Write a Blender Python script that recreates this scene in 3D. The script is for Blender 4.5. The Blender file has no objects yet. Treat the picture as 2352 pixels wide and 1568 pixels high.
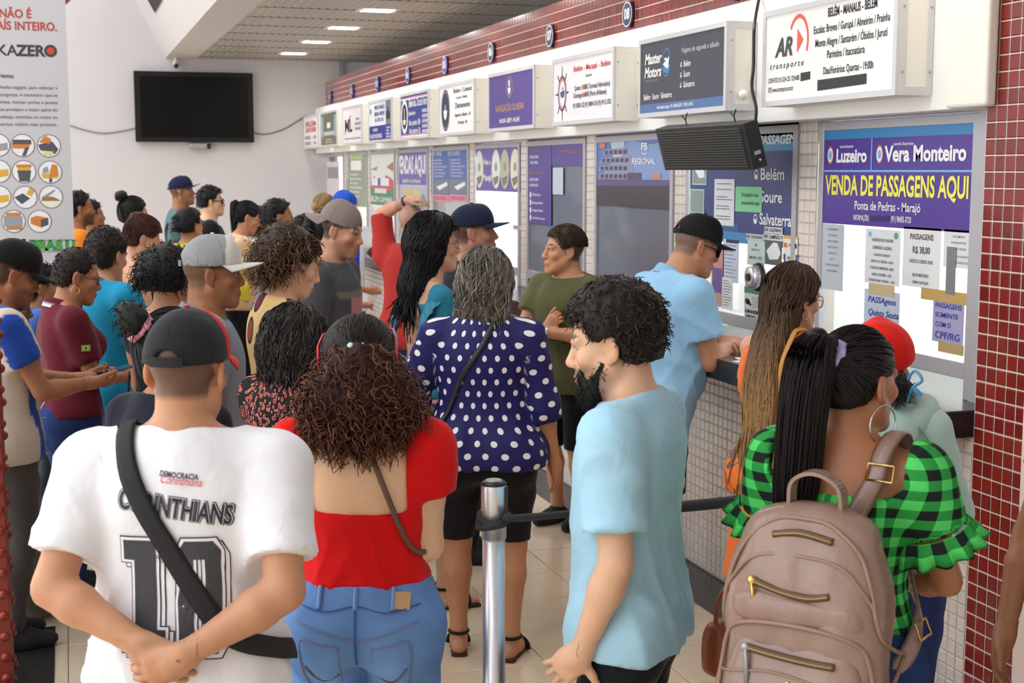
import bpy, bmesh, math, random
import numpy as np
from mathutils import Vector, Matrix, noise as mnoise
from mathutils.bvhtree import BVHTree

SC = bpy.context.scene
COL = SC.collection
random.seed(7); RNG = np.random.default_rng(7)

# ------------------------------------------------------------------ camera
# world: +Y runs along the ticket counter away from the camera, +X towards the counter, z = 0 is the floor
CAM_H, PITCH, YAW, FPX = 1.93, math.radians(6.984), math.radians(17.653), 3200.0
cam_d = bpy.data.cameras.new('camera'); cam = bpy.data.objects.new('camera', cam_d); COL.objects.link(cam)
cam_d.sensor_width = 36.0; cam_d.lens = 36.0 * FPX / 2352.0; cam_d.clip_start = .05; cam_d.clip_end = 200
cam.location = (0, 0, CAM_H); cam.rotation_euler = (math.pi/2 - PITCH, 0, -YAW)
cam_d.dof.use_dof = True; cam_d.dof.focus_distance = 4.6; cam_d.dof.aperture_fstop = 7.0
SC.camera = cam

# ------------------------------------------------------------------ world: soft bright overcast daylight, the hall is open to it
wd = bpy.data.worlds.new('overcast'); SC.world = wd; wd.use_nodes = True
bgn = wd.node_tree.nodes['Background']; bgn.inputs[0].default_value = (.93, .97, 1.0, 1); bgn.inputs[1].default_value = 2.1
# ------------------------------------------------------------------ exposure
vs = SC.view_settings
vs.view_transform = 'Standard'; vs.look = 'None'; vs.gamma = 1.0; vs.use_curve_mapping = False; vs.exposure = 0.37

def area_light(name, loc, size, power, color=(1, 1, 1), rot=(0, 0, 0)):
    l = bpy.data.lights.new(name, 'AREA'); l.shape = 'RECTANGLE'; l.size, l.size_y = size; l.energy = power; l.color = color
    o = bpy.data.objects.new(name, l); o.location = loc; o.rotation_euler = rot; COL.objects.link(o); return o

# placement helpers: a spot named by its bearing (image column) and its distance from the camera
_cp, _sp = math.cos(PITCH), math.sin(PITCH)
_fh = np.array([math.sin(YAW), math.cos(YAW), 0]); _r = np.array([math.cos(YAW), -math.sin(YAW), 0]); _u = np.array([0, 0, 1.])
_fw = _fh*_cp - _u*_sp; _up = _u*_cp + _fh*_sp
def at_d(px, py, dep):
    d = _fw*FPX + _r*(px-1176.) + _up*(784.-py)
    return np.array([0, 0, CAM_H]) + d*(dep/FPX)
# ------------------------------------------------------------------ tags
def tag(o, label=None, cat=None, group=None, kind=None):
    if label: o['label'] = label
    if cat: o['category'] = cat
    if group: o['group'] = group
    if kind: o['kind'] = kind
    return o
def empty(name, loc=(0, 0, 0), rz=0, parent=None):
    o = bpy.data.objects.new(name, None); COL.objects.link(o); o.location = loc; o.rotation_euler = (0, 0, rz); o.empty_display_size = .05
    o.parent = parent; return o
def link(name, me, parent=None, mat=None, loc=None, rot=None):
    o = bpy.data.objects.new(name, me); COL.objects.link(o); o.parent = parent
    if mat is not None:
        me.materials.clear()
        for m in (mat if isinstance(mat, (list, tuple)) else [mat]): me.materials.append(m)
    if loc is not None: o.location = loc
    if rot is not None: o.rotation_euler = rot
    return o

# ------------------------------------------------------------------ materials
def srgb(r, g, b, k=1.0):
    f = lambda c: (c/255/12.92 if c/255 <= .04045 else ((c/255+.055)/1.055)**2.4)*k
    return (f(r), f(g), f(b))
MATS = {}
class NT:
    def __init__(s, name):
        s.m = bpy.data.materials.new(name); s.m.use_nodes = True; s.t = s.m.node_tree; s.b = s.t.nodes['Principled BSDF']; s.L = s.t.links
    def n(s, typ, **kw):
        nd = s.t.nodes.new(typ)
        for k, v in kw.items():
            if k.startswith('i_'):
                key = k[2:]; key = int(key) if key.isdigit() else key.replace('_', ' ')
                if hasattr(v, 'bl_rna'): s.L.new(v, nd.inputs[key])
                else: nd.inputs[key].default_value = v
            else: setattr(nd, k, v)
        return nd
    def setb(s, **kw):
        for k, v in kw.items():
            k = k.replace('_', ' ')
            if hasattr(v, 'bl_rna'): s.L.new(v, s.b.inputs[k])
            else: s.b.inputs[k].default_value = v
    def math(s, op, a, b=0.0, c=0.0):
        nd = s.t.nodes.new('ShaderNodeMath'); nd.operation = op
        for i, v in enumerate((a, b, c)):
            if hasattr(v, 'bl_rna'): s.L.new(v, nd.inputs[i])
            else: nd.inputs[i].default_value = v
        return nd.outputs[0]
    def mix(s, fac, a, b, blend='MIX'):
        nd = s.t.nodes.new('ShaderNodeMix'); nd.data_type = 'RGBA'; nd.blend_type = blend
        for i, v in ((0, fac), (6, a), (7, b)):
            if hasattr(v, 'bl_rna'): s.L.new(v, nd.inputs[i])
            else: nd.inputs[i].default_value = (*v, 1) if isinstance(v, (tuple, list)) and len(v) == 3 else v
        return nd.outputs[2]
    def ramp(s, fac, stops, interp='LINEAR'):
        nd = s.t.nodes.new('ShaderNodeValToRGB'); s.L.new(fac, nd.inputs[0]); cr = nd.color_ramp; cr.interpolation = interp
        while len(cr.elements) < len(stops): cr.elements.new(.5)
        for e, (p, c) in zip(cr.elements, stops): e.position = p; e.color = (*c, 1) if len(c) == 3 else c
        return nd.outputs[0]
    def bump(s, h, strength=.2, dist=.01):
        nd = s.n('ShaderNodeBump'); nd.inputs['Strength'].default_value = strength; nd.inputs['Distance'].default_value = dist
        s.L.new(h, nd.inputs['Height']); s.L.new(nd.outputs[0], s.b.inputs['Normal'])
def mat(name, col, rough=.55, metal=0, emit=None, estr=0, var=0, scale=12, bump=0, bscale=60, spec=None, coat=0):
    if name in MATS: return MATS[name]
    t = NT(name); t.setb(Base_Color=(*col, 1), Roughness=rough, Metallic=metal)
    if spec is not None: t.setb(Specular_IOR_Level=spec)
    if coat: t.setb(Coat_Weight=coat, Coat_Roughness=.08)
    if emit: t.setb(Emission_Color=(*emit, 1), Emission_Strength=estr)
    if var or bump: tc = t.n('ShaderNodeTexCoord').outputs['Object']
    if var:
        nz = t.n('ShaderNodeTexNoise', i_Scale=scale, i_Detail=4.0, i_Vector=tc).outputs['Fac']
        t.setb(Base_Color=t.mix(nz, tuple(c*(1-var) for c in col), tuple(min(1, c*(1+var)) for c in col)))
    if bump:
        nz = t.n('ShaderNodeTexNoise', i_Scale=bscale, i_Detail=3.0, i_Vector=tc).outputs['Fac']; t.bump(nz, bump, .004)
    MATS[name] = t.m; return t.m
def vc_mat(name, rough=.5, sss=0, var=.12, scale=40, bump=.1, bscale=300, spec=.4, stretch=None, sheen=0, bdist=.002):
    """colour comes from the mesh's own colour attribute (skin tones, dyed cloth, printed panels)"""
    if name in MATS: return MATS[name]
    t = NT(name); at = t.n('ShaderNodeAttribute', attribute_name='Col').outputs['Color']
    tc = t.n('ShaderNodeTexCoord').outputs['Object']
    if stretch:
        mp = t.n('ShaderNodeMapping'); t.L.new(tc, mp.inputs[0]); mp.inputs['Scale'].default_value = stretch; tc = mp.outputs[0]
    nz = t.n('ShaderNodeTexNoise', i_Scale=scale, i_Detail=5.0, i_Vector=tc).outputs['Fac']
    fac = t.math('MULTIPLY_ADD', nz, 2*var, 1-var)
    vm = t.n('ShaderNodeVectorMath', operation='SCALE'); t.L.new(at, vm.inputs[0]); t.L.new(fac, vm.inputs[3])
    t.setb(Base_Color=vm.outputs[0], Roughness=rough, Specular_IOR_Level=spec)
    if sss:
        t.setb(Subsurface_Weight=sss, Subsurface_Scale=.006); t.b.inputs['Subsurface Radius'].default_value = (1, .35, .2)
    if sheen: t.setb(Sheen_Weight=sheen, Sheen_Roughness=.4)
    if bump:
        nb = t.n('ShaderNodeTexNoise', i_Scale=bscale, i_Detail=2.0, i_Distortion=.8 if bdist > .005 else 0.0, i_Vector=tc).outputs['Fac']; t.bump(nb, bump, bdist)
    MATS[name] = t.m; return t.m

# ------------------------------------------------------------------ meshes
def fast_mesh(name, V, Fq, smooth=True, col=None, uv=None):
    """V (n,3), Fq (m,3|4) int arrays"""
    V = np.asarray(V, np.float32); Fq = np.asarray(Fq, np.int32); k = Fq.shape[1]
    me = bpy.data.meshes.new(name); me.vertices.add(len(V)); me.vertices.foreach_set('co', V.ravel())
    me.loops.add(Fq.size); me.loops.foreach_set('vertex_index', Fq.ravel())
    me.polygons.add(len(Fq)); me.polygons.foreach_set('loop_start', np.arange(0, Fq.size, k, dtype=np.int32))
    me.polygons.foreach_set('loop_total', np.full(len(Fq), k, np.int32))
    me.update(calc_edges=True)
    if smooth: me.polygons.foreach_set('use_smooth', np.ones(len(Fq), bool))
    if col is not None: set_col(me, col)
    if uv is not None:
        a = me.attributes.new('puv', 'FLOAT2', 'POINT'); a.data.foreach_set('vector', np.asarray(uv, np.float32).ravel())
    me.validate(); return me
def set_col(me, col):
    c = np.ones((len(me.vertices), 4), np.float32); c[:, :3] = col
    a = me.attributes.new('Col', 'FLOAT_COLOR', 'POINT'); a.data.foreach_set('color', c.ravel())
class MB:
    """collects faces of one piece"""
    def __init__(s): s.v = []; s.f = []; s.mi = []
    def poly(s, pts, mi=0):
        i = len(s.v); s.v += [tuple(p) for p in pts]; s.f.append(tuple(range(i, i+len(pts)))); s.mi.append(mi)
    def box(s, lo, hi, mi=0):
        x0, y0, z0 = lo; x1, y1, z1 = hi; i = len(s.v)
        s.v += [(x0,y0,z0),(x1,y0,z0),(x1,y1,z0),(x0,y1,z0),(x0,y0,z1),(x1,y0,z1),(x1,y1,z1),(x0,y1,z1)]
        for f in ((0,3,2,1),(4,5,6,7),(0,1,5,4),(1,2,6,5),(2,3,7,6),(3,0,4,7)): s.f.append(tuple(i+j for j in f)); s.mi.append(mi)
    def obox(s, c, size, R, mi=0):
        i = len(s.v); R = Matrix(R) if not isinstance(R, Matrix) else R; h = [q/2 for q in size]
        for sx, sy, sz in ((-1,-1,-1),(1,-1,-1),(1,1,-1),(-1,1,-1),(-1,-1,1),(1,-1,1),(1,1,1),(-1,1,1)):
            s.v.append(tuple(Vector(c) + R @ Vector((sx*h[0], sy*h[1], sz*h[2]))))
        for f in ((0,3,2,1),(4,5,6,7),(0,1,5,4),(1,2,6,5),(2,3,7,6),(3,0,4,7)): s.f.append(tuple(i+j for j in f)); s.mi.append(mi)
    def tube(s, pts, r, n=8, mi=0, cap=True, up=None):
        pts = [Vector(p) for p in pts]; m = len(pts); i0 = len(s.v); rr = r if isinstance(r, (list, tuple)) else [r]*m
        prev = None
        for k, p in enumerate(pts):
            d = (pts[min(k+1, m-1)] - pts[max(k-1, 0)]); d = d.normalized() if d.length > 1e-9 else Vector((0, 0, 1))
            if prev is None:
                a = Vector((0, 0, 1)) if abs(d.z) < .9 else Vector((1, 0, 0)); u = d.cross(a).normalized()
            else: u = (prev - d*prev.dot(d)).normalized()
            prev = u; w = d.cross(u)
            for j in range(n):
                t = 2*math.pi*j/n; s.v.append(tuple(p + (u*math.cos(t) + w*math.sin(t))*rr[k]))
        for k in range(m-1):
            for j in range(n):
                a = i0+k*n+j; b = i0+k*n+(j+1) % n; s.f.append((a, b, b+n, a+n)); s.mi.append(mi)
        if cap:
            s.f.append(tuple(i0+j for j in range(n-1, -1, -1))); s.mi.append(mi)
            s.f.append(tuple(i0+(m-1)*n+j for j in range(n))); s.mi.append(mi)
    def lathe(s, prof, n=24, c=(0, 0, 0), mi=0):
        i0 = len(s.v); m = len(prof)
        for r, z in prof:
            for j in range(n): t = 2*math.pi*j/n; s.v.append((c[0]+r*math.cos(t), c[1]+r*math.sin(t), c[2]+z))
        for k in range(m-1):
            for j in range(n): a = i0+k*n+j; b = i0+k*n+(j+1) % n; s.f.append((a, b, b+n, a+n)); s.mi.append(mi)
        s.f.append(tuple(i0+j for j in range(n-1, -1, -1))); s.mi.append(mi); s.f.append(tuple(i0+(m-1)*n+j for j in range(n))); s.mi.append(mi)
    def sphere(s, c, r, n=10, m=6, mi=0):
        rr = r if isinstance(r, (tuple, list)) else (r, r, r); i0 = len(s.v)
        for k in range(1, m):
            p = math.pi*k/m
            for j in range(n): t = 2*math.pi*j/n; s.v.append((c[0]+rr[0]*math.sin(p)*math.cos(t), c[1]+rr[1]*math.sin(p)*math.sin(t), c[2]+rr[2]*math.cos(p)))
        s.v.append((c[0], c[1], c[2]+rr[2])); top = len(s.v)-1; s.v.append((c[0], c[1], c[2]-rr[2])); bot = top+1
        for k in range(m-2):
            for j in range(n): a = i0+k*n+j; b = i0+k*n+(j+1) % n; s.f.append((a, a+n, b+n, b)); s.mi.append(mi)
        for j in range(n):
            s.f.append((top, i0+j, i0+(j+1) % n)); s.mi.append(mi); a = i0+(m-2)*n; s.f.append((bot, a+(j+1) % n, a+j)); s.mi.append(mi)
    def mesh(s, name, smooth=False):
        me = bpy.data.meshes.new(name); me.from_pydata(s.v, [], s.f); me.update()
        if any(s.mi): me.polygons.foreach_set('material_index', s.mi)
        if smooth: me.polygons.foreach_set('use_smooth', [True]*len(s.f))
        return me
    def build(s, name, mat, parent=None, smooth=False, bevel=0, seg=2, loc=None, rot=None):
        o = link(name, s.mesh(name, smooth), parent, mat, loc, rot)
        if bevel:
            bm = bmesh.new(); bm.from_mesh(o.data); bmesh.ops.remove_doubles(bm, verts=bm.verts, dist=1e-5)
            es = [e for e in bm.edges if len(e.link_faces) == 2 and e.calc_face_angle(0) > .5]
            bmesh.ops.bevel(bm, geom=es, offset=bevel, segments=seg, profile=.5, affect='EDGES', clamp_overlap=True)
            bm.to_mesh(o.data); bm.free()
        return o
def boxo(name, lo, hi, m, parent=None, bevel=0, seg=2):
    b = MB(); b.box(lo, hi); return b.build(name, m, parent, bevel=bevel, seg=seg)
def structure(o): o['kind'] = 'structure'; return o

# ------------------------------------------------------------------ lettering as flat meshes
def text_mesh(s, size=.1, align='LEFT', bold=0, shear=0, sx=1.0, spacing=1.0, depth=0, res=3):
    c = bpy.data.curves.new('lettering', 'FONT'); c.body = s; c.size = size; c.align_x = align; c.align_y = 'CENTER'; c.offset = bold*size; c.shear = shear
    c.space_character = spacing; c.resolution_u = res; c.extrude = depth
    o = bpy.data.objects.new('lettering', c); me = bpy.data.meshes.new_from_object(o); me.transform(Matrix.Diagonal((sx, 1, 1, 1)))
    bpy.data.objects.remove(o); bpy.data.curves.remove(c); return me
def text_width(me):
    if not len(me.vertices): return 0
    xs = np.empty(len(me.vertices)*3, np.float32); me.vertices.foreach_get('co', xs); xs = xs[::3]; return float(xs.max()-xs.min())
def lettering(s, parent, m, M, size, w=None, align='CENTER', name='lettering', **kw):
    """text on a plane: M maps (x right, y up, z out) to the parent's space; w squeezes it to a width"""
    me = text_mesh(s, size, align, **kw)
    if w:
        tw = text_width(me)
        if tw > 0: me.transform(Matrix.Diagonal((w/tw, 1, 1, 1)))
    me.transform(M); me.update(); return link(name, me, parent, m)
def smooth_path(pts, n=6):
    pts = [Vector(p) for p in pts]; out = []
    for i in range(len(pts)-1):
        a, b, c, d = pts[max(i-1, 0)], pts[i], pts[i+1], pts[min(i+2, len(pts)-1)]
        for k in range(n):
            t = k/n; out.append(.5*((2*b)+(c-a)*t+(2*a-5*b+4*c-d)*t*t+(3*b-a-3*c+d)*t**3))
    return out+[pts[-1]]
# ------------------------------------------------------------------ the hall
XW, XF, XS, XL, YF, ZC = 3.0, 2.87, 2.73, 2.89, 16.78, 3.22
def on_x(px, py, X):
    d = _fw*FPX+_r*(px-1176.)+_up*(784.-py); p = np.array([0, 0, CAM_H])+d*(X/d[0]); return p[1], p[2]
def on_y(px, py, Y):
    d = _fw*FPX+_r*(px-1176.)+_up*(784.-py); p = np.array([0, 0, CAM_H])+d*(Y/d[1]); return p[0], p[2]
M_WALL = mat('white_plaster', srgb(205, 200, 201), .8, var=.03, scale=3, bump=.08, bscale=90)
M_WHITE = mat('white_paint', srgb(240, 238, 234), .5)
M_CREAM = mat('cream_panel', srgb(240, 236, 224), .5)
M_GREYM = mat('grey_aluminium', srgb(168, 166, 170), .4, .6)
M_BLACK = mat('black_plastic', (.012, .012, .013), .4)
M_GRAN = mat('black_granite', (.02, .019, .018), .22, var=.5, scale=120)
M_GROUT = mat('grout', srgb(196, 186, 176), .9)
M_GROUTR = mat('pale_grout', srgb(226, 208, 196), .9)
M_CHROME = mat('brushed_steel', srgb(222, 222, 226), .34, .9)
M_DARK = mat('dark_metal', (.03, .03, .03), .5, .5)
def tile_mat(name, col, jit, rough, coat=0):
    t = NT(name); ob = t.n('ShaderNodeObjectInfo').outputs['Random']; tc = t.n('ShaderNodeTexCoord').outputs['Object']
    wn = t.n('ShaderNodeTexWhiteNoise', noise_dimensions='4D'); geo = t.n('ShaderNodeNewGeometry').outputs['Random Per Island']; t.L.new(t.math('ADD', ob, geo), wn.inputs['W'])
    f = t.math('MULTIPLY_ADD', wn.outputs['Value'], 2*jit, 1-jit); nz = t.n('ShaderNodeTexNoise', i_Scale=9.0, i_Detail=3.0, i_Vector=tc).outputs['Fac']; f = t.math('MULTIPLY', f, t.math('MULTIPLY_ADD', nz, .12, .94))
    vm = t.n('ShaderNodeVectorMath', operation='SCALE'); vm.inputs[0].default_value = col; t.L.new(f, vm.inputs[3]); t.setb(Base_Color=vm.outputs[0], Roughness=rough)
    if coat: t.setb(Coat_Weight=coat, Coat_Roughness=.06)
    return t.m
M_TW = tile_mat('white_ceramic', srgb(226, 214, 204), .05, .25, .3); M_TR = tile_mat('red_ceramic', srgb(126, 34, 30), .2, .2, .6); M_TF = tile_mat('beige_porcelain', srgb(219, 200, 172), .025, .2, .25)
M_SLAT = mat('grey_slat', srgb(178, 172, 164), .45, .15); M_REVEAL = mat('pale_reveal', srgb(232, 232, 228), .4)
# floor: big beige porcelain slabs with fine joints, black granite runner along the counter
fl = boxo('floor', (-9, -6, -.12), (4.8, 17.2, -.012), mat('floor_bed', srgb(196, 178, 150), .7)); structure(fl)
def bev_tile(sx, sy, th, be):
    """slab lying in the xy plane, top at z = 0, chamfered rim"""
    b = MB(); h, k = sx/2, sy/2; v = [(-h, -k, -th), (h, -k, -th), (h, k, -th), (-h, k, -th), (-h, -k, -be), (h, -k, -be), (h, k, -be), (-h, k, -be), (-h+be, -k+be, 0), (h-be, -k+be, 0), (h-be, k-be, 0), (-h+be, k-be, 0)]
    b.v = v; b.f = [(0, 1, 5, 4), (1, 2, 6, 5), (2, 3, 7, 6), (3, 0, 4, 7), (4, 5, 9, 8), (5, 6, 10, 9), (6, 7, 11, 10), (7, 4, 8, 11), (8, 9, 10, 11)]; b.mi = [0]*9; return b
PXT, PYT = .45, .39
ft = bev_tile(PXT-.004, PYT-.004, .012, .0012).mesh('floor_tile'); ft.materials.append(M_TF)
far_b = MB(); tmpl = bev_tile(PXT-.004, PYT-.004, .012, .0012)
for i in range(-18, 6):
    for j in range(-27, 31):
        cx, cy = 2.64-PXT*(5-i)-PXT/2+0, 5.03+PYT*j+PYT/2
        if cy > 16.7: continue
        if -1.7 < cx and 3.0 < cy < 13.6: 
            o = link('floor_tile', ft, fl); o.location = (cx, cy, 0)
        else:
            n0 = len(far_b.v); far_b.v += [(x+cx, y+cy, z) for x, y, z in tmpl.v[4:]]; far_b.f += [tuple(q-4+n0 for q in f) for f in tmpl.f[4:]]; far_b.mi += [0]*5
tag(far_b.build('floor_tiles', M_TF, fl), kind='stuff')
structure(boxo('trim_1', (2.632, 3.4, -.012), (XL+.005, YF, .003), M_GRAN))
structure(boxo('trim_2', (-.62, 4.75, -.011), (-.112, 6.07, .004), M_GRAN))
# far wall, sloping white bulkhead, soffit, slatted ceiling
structure(boxo('wall_far', (-9, YF, 0), (5.2, YF+.2, 6.5), M_WALL))
b = MB(); b.poly([(1.15, 2.2, 3.225), (1.15, YF, 3.225), (.10, YF, 5.2), (.10, 2.2, 5.2)]); b.poly([(1.15, 2.2, 3.225), (.10, 2.2, 5.2), (.3, 2.2, 5.2), (1.49, 2.2, 3.225)])
b.box((1.15, 2.2, 3.222), (1.495, YF, 3.3)); structure(b.build('ceiling_bulkhead', M_WALL))
cl = boxo('ceiling', (1.4, 2.0, ZC+.03), (5.2, YF, ZC+.10), M_REVEAL); structure(cl)
sl = bev_tile(.058, YF-2.02, .022, .003).mesh('slat'); sl.transform(Matrix.Rotation(math.pi, 4, 'Y')); sl.materials.append(M_SLAT)
for i in range(52):
    o = link('slat', sl, cl); o.location = (1.53+i*.0705, (YF+2.0)/2, ZC)
rv = boxo('reveal_sheet', (1.5, 2.0, ZC+.006), (5.15, YF, ZC+.012), M_REVEAL, cl)
for k in range(20): boxo('ceiling_joint', (1.5, 2.6+.73*k, ZC-.002), (5.15, 2.612+.73*k, ZC+.012), M_DARK, cl)
M_LAMP = mat('lamp_glow', (1, 1, 1), .5, emit=(1, .98, .94), estr=34)
for k in range(9):
    y = 15.68-1.46*k; e = empty('ceiling_lamp', (2.455, y, ZC)); tag(e, 'recessed white ceiling lamp panel in the grey slats', 'lamp', 'recessed ceiling lamps')
    b = MB(); b.box((-.16, -.13, -.006), (.16, -.10, .006)); b.box((-.16, .10, -.006), (.16, .13, .006)); b.box((-.16, -.1, -.006), (-.125, .1, .006)); b.box((.125, -.1, -.006), (.16, .1, .006)); b.build('frame', M_WHITE, e)
    boxo('diffuser', (-.125, -.10, -.004), (.125, .10, .004), M_LAMP, e)
b = MB()
for k in range(6): b.obox((0, 0, .03-.012*k), (.03, .30, .004), Matrix.Rotation(.5, 3, 'Y'))
p = on_y(380, 14, 15.2); vent = empty('air_vent', (.93, 14.8, 3.66)); vent.rotation_euler = (0, math.radians(62), 0); tag(vent, 'dark slotted air vent on the sloping white bulkhead', 'vent')
boxo('frame', (-.10, -.6, -.012), (.10, .6, -.002), M_GREYM, vent)
for k in range(9): boxo('louvre', (-.085, -.58+.13*k, -.022), (.085, -.58+.13*k+.08, -.010), M_DARK, vent)
structure(boxo('wall_corner_column', (3.17, YF-.06, 2.9), (3.21, YF, ZC), M_GREYM))
structure(boxo('wall_rear', (-9, -5.2, 0), (6, -5, 6.5), M_WALL)); structure(boxo('wall_side', (4.9, -5, 0), (5.1, 3.4, 6.5), M_WALL)); structure(boxo('ceiling_rear', (-2.2, -5, 5.6), (5.1, 2.2, 5.7), M_WALL))  # wall behind the camera is unseen, added to block frontal sky light
# counter wall with white tiles, granite slab, piers, fascia
TP = .0482
wc = boxo('wall_counter', (XL+.004, 3.947, 0), (3.1, YF, 1.034), M_GROUT); structure(wc)
def wall_tiles(parent, X, y0, y1, z0, z1, p, m, single, name='tile', nm='tiles', be=.003, g=.005, single_max=300, th=.006, pz=None):
    pz = pz or p; t = bev_tile(p-g, pz-g, th, be); R = Matrix(((0, 0, -1), (1, 0, 0), (0, -1, 0))).transposed(); R = Matrix(((0, 0, -1), (-1, 0, 0), (0, 1, 0)))
    tv = [tuple(R @ Vector(v)) for v in t.v]; me = bpy.data.meshes.new(name); me.from_pydata(tv[4:], [], [tuple(q-4 for q in f) for f in t.f[4:]]); me.update(); me.materials.append(m)
    bb = MB(); ny = int(round((y1-y0)/p)); nz = int(round((z1-z0)/pz)); cnt = 0
    for i in range(ny):
        for j in range(nz):
            y, z = y0+(i+.5)*p, z0+(j+.5)*pz
            if single(y, z) and cnt < single_max:
                cnt += 1; o = link(name, me, parent); o.location = (X+random.uniform(-.0006, .0006), y, z)
            else:
                n0 = len(bb.v); bb.v += [(X+v[0], y+v[1], z+v[2]) for v in tv[4:]]; bb.f += [tuple(q-4+n0 for q in f) for f in t.f[4:]]; bb.mi += [0]*5
    if bb.v: tag(bb.build(nm, m, parent), kind='stuff')
wall_tiles(wc, XL, 3.948, YF, .012, 1.03, TP, M_TW, lambda y, z: y < 4.27 or 5.75 < y < 6.07)
pl = boxo('wall_pillar', (XL+.004, 3.655, 0), (3.3, 3.946, 3.2), M_GROUTR); structure(pl)
wall_tiles(pl, XL, 3.682, 3.944, 0, 3.2, .0524, M_TR, lambda y, z: .25 < z < 2.75, pz=.0535)
structure(boxo('trim_3', (XL-.03, 3.40, 0), (3.3, 3.652, 3.3), mat('pink_plaster', srgb(236, 214, 204), .8)))
sb = boxo('counter_slab', (2.64, 3.948, 1.034), (3.55, YF, 1.128), M_GRAN, bevel=.006); tag(sb, 'long black granite counter slab running under the ticket windows', 'counter')
WC = [4.65+1.288*k for k in range(10)]         # window centres, number 10 first
wp = boxo('wall_piers', (XW+.06, 3.925, 2.10), (3.1, YF, 2.14), M_WHITE); structure(wp)
PIER = [(WC[k]+.565, WC[k+1]-.565) for k in range(9)]+[(WC[9]+.56, YF)]
pt = []
for k, (a, c) in enumerate(PIER):
    boxo('pier', (XW+.004, a, 1.128), (XW+.10, c, 2.14), M_GROUT, wp)
    n = max(1, int((c-a)/TP)); o = (c-a-n*TP)/2
    if k < 2: wall_tiles(wp, XW, a+o, a+o+n*TP, 1.13, 2.13, TP, M_TW, lambda y, z: True)
    else: pt.append((a+o, a+o+n*TP))
bbp = [wall_tiles(wp, XW, a, c, 1.13, 2.13, TP, M_TW, lambda y, z: False) for a, c in pt]
fs = boxo('wall_fascia', (XF, 4.02, 2.136), (3.2, YF-.02, 2.667), M_WHITE, bevel=.004); structure(fs)
structure(boxo('trim_4', (2.842, 3.885, 2.138), (2.886, 4.108, 3.1), M_CREAM, bevel=.012, seg=3))
bd = boxo('wall_band', (XW+.004, 3.93, 2.6), (3.2, YF, 2.985), M_GROUTR); structure(bd)
wall_tiles(bd, XW, 4.8, YF, 2.626, 2.986, .060, M_TR, lambda y, z: 5.6 < y < 9.3 and z > 2.68, th=.008)
# booths behind the glass
M_BOOTH = mat('booth_white', srgb(236, 236, 234), .7); M_TUBE = mat('tube_glow', (1, 1, 1), .5, emit=(.95, 1, .98), estr=30); M_DIMB = mat('booth_grey', srgb(150, 152, 158), .8)
b = MB(); b.box((4.75, 3.8, 0), (4.85, YF, 3.0)); structure(b.build('wall_booth_back', M_BOOTH))
structure(boxo('ceiling_booths', (3.2, 3.8, 2.46), (4.85, YF, 2.5), M_BOOTH))
for k in range(11):
    y = 3.98 if k == 0 else (WC[k-1]+.645 if k < 10 else YF-.05); structure(boxo('wall_partition', (3.12, y-.02, 0), (4.75, y+.02, 2.46), M_BOOTH))
LIT = {0: 1.6, 1: 1.3, 4: 2.4, 5: .35, 6: .8, 7: 1.6, 8: 1.6, 9: 1.2}
for k, s in LIT.items():
    e = empty('tube_lamp', (3.75, WC[k], 2.44)); tag(e, 'fluorescent tube lamp on the ceiling of a ticket booth', 'lamp', 'booth tube lamps')
    boxo('housing', (-.06, -.5, -.01), (.06, .5, .02), M_WHITE, e); bb = MB(); bb.tube([(0, -.46, -.03), (0, .46, -.03)], .014, 10); bb.build('tube', mat('tube_glow_%d' % k, (1, 1, 1), .5, emit=(.95, 1, .98), estr=130*s), e, smooth=True)
def glass_mat(name, film=0.0, tint=(1, 1, 1), filmc=(.5, .52, .56), gl=.07):
    t = NT(name); nt = t.t; nt.nodes.remove(t.b); out = [n for n in nt.nodes if n.type == 'OUTPUT_MATERIAL'][0]
    tr = t.n('ShaderNodeBsdfTransparent'); tr.inputs[0].default_value = (*tint, 1); gs = t.n('ShaderNodeBsdfGlossy'); gs.inputs['Roughness'].default_value = .03; gs.inputs[0].default_value = (1, 1, 1, 1)
    lw = t.n('ShaderNodeLayerWeight'); lw.inputs[0].default_value = .5; fac = t.math('MULTIPLY_ADD', t.math('POWER', lw.outputs['Facing'], 4.0), .55, .035); m1 = t.n('ShaderNodeMixShader'); t.L.new(fac, m1.inputs[0]); t.L.new(tr.outputs[0], m1.inputs[1]); t.L.new(gs.outputs[0], m1.inputs[2]); last = m1.outputs[0]
    if film:
        df = t.n('ShaderNodeBsdfDiffuse'); df.inputs[0].default_value = (*filmc, 1); m2 = t.n('ShaderNodeMixShader'); m2.inputs[0].default_value = film; t.L.new(last, m2.inputs[1]); t.L.new(df.outputs[0], m2.inputs[2]); last = m2.outputs[0]
    t.L.new(last, out.inputs[0]); return t.m
M_GLASS = glass_mat('window_glass'); M_FILM = glass_mat('hazy_glass', .55, (.8, .83, .88), srgb(150, 154, 164))
M_FRAME = mat('window_frame_grey', srgb(186, 184, 188), .45, .3)
structure(boxo('trim_5', (XW-.012, 3.94, 1.128), (XW+.05, 4.116, 2.14), M_FRAME))
WIN = []
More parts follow.
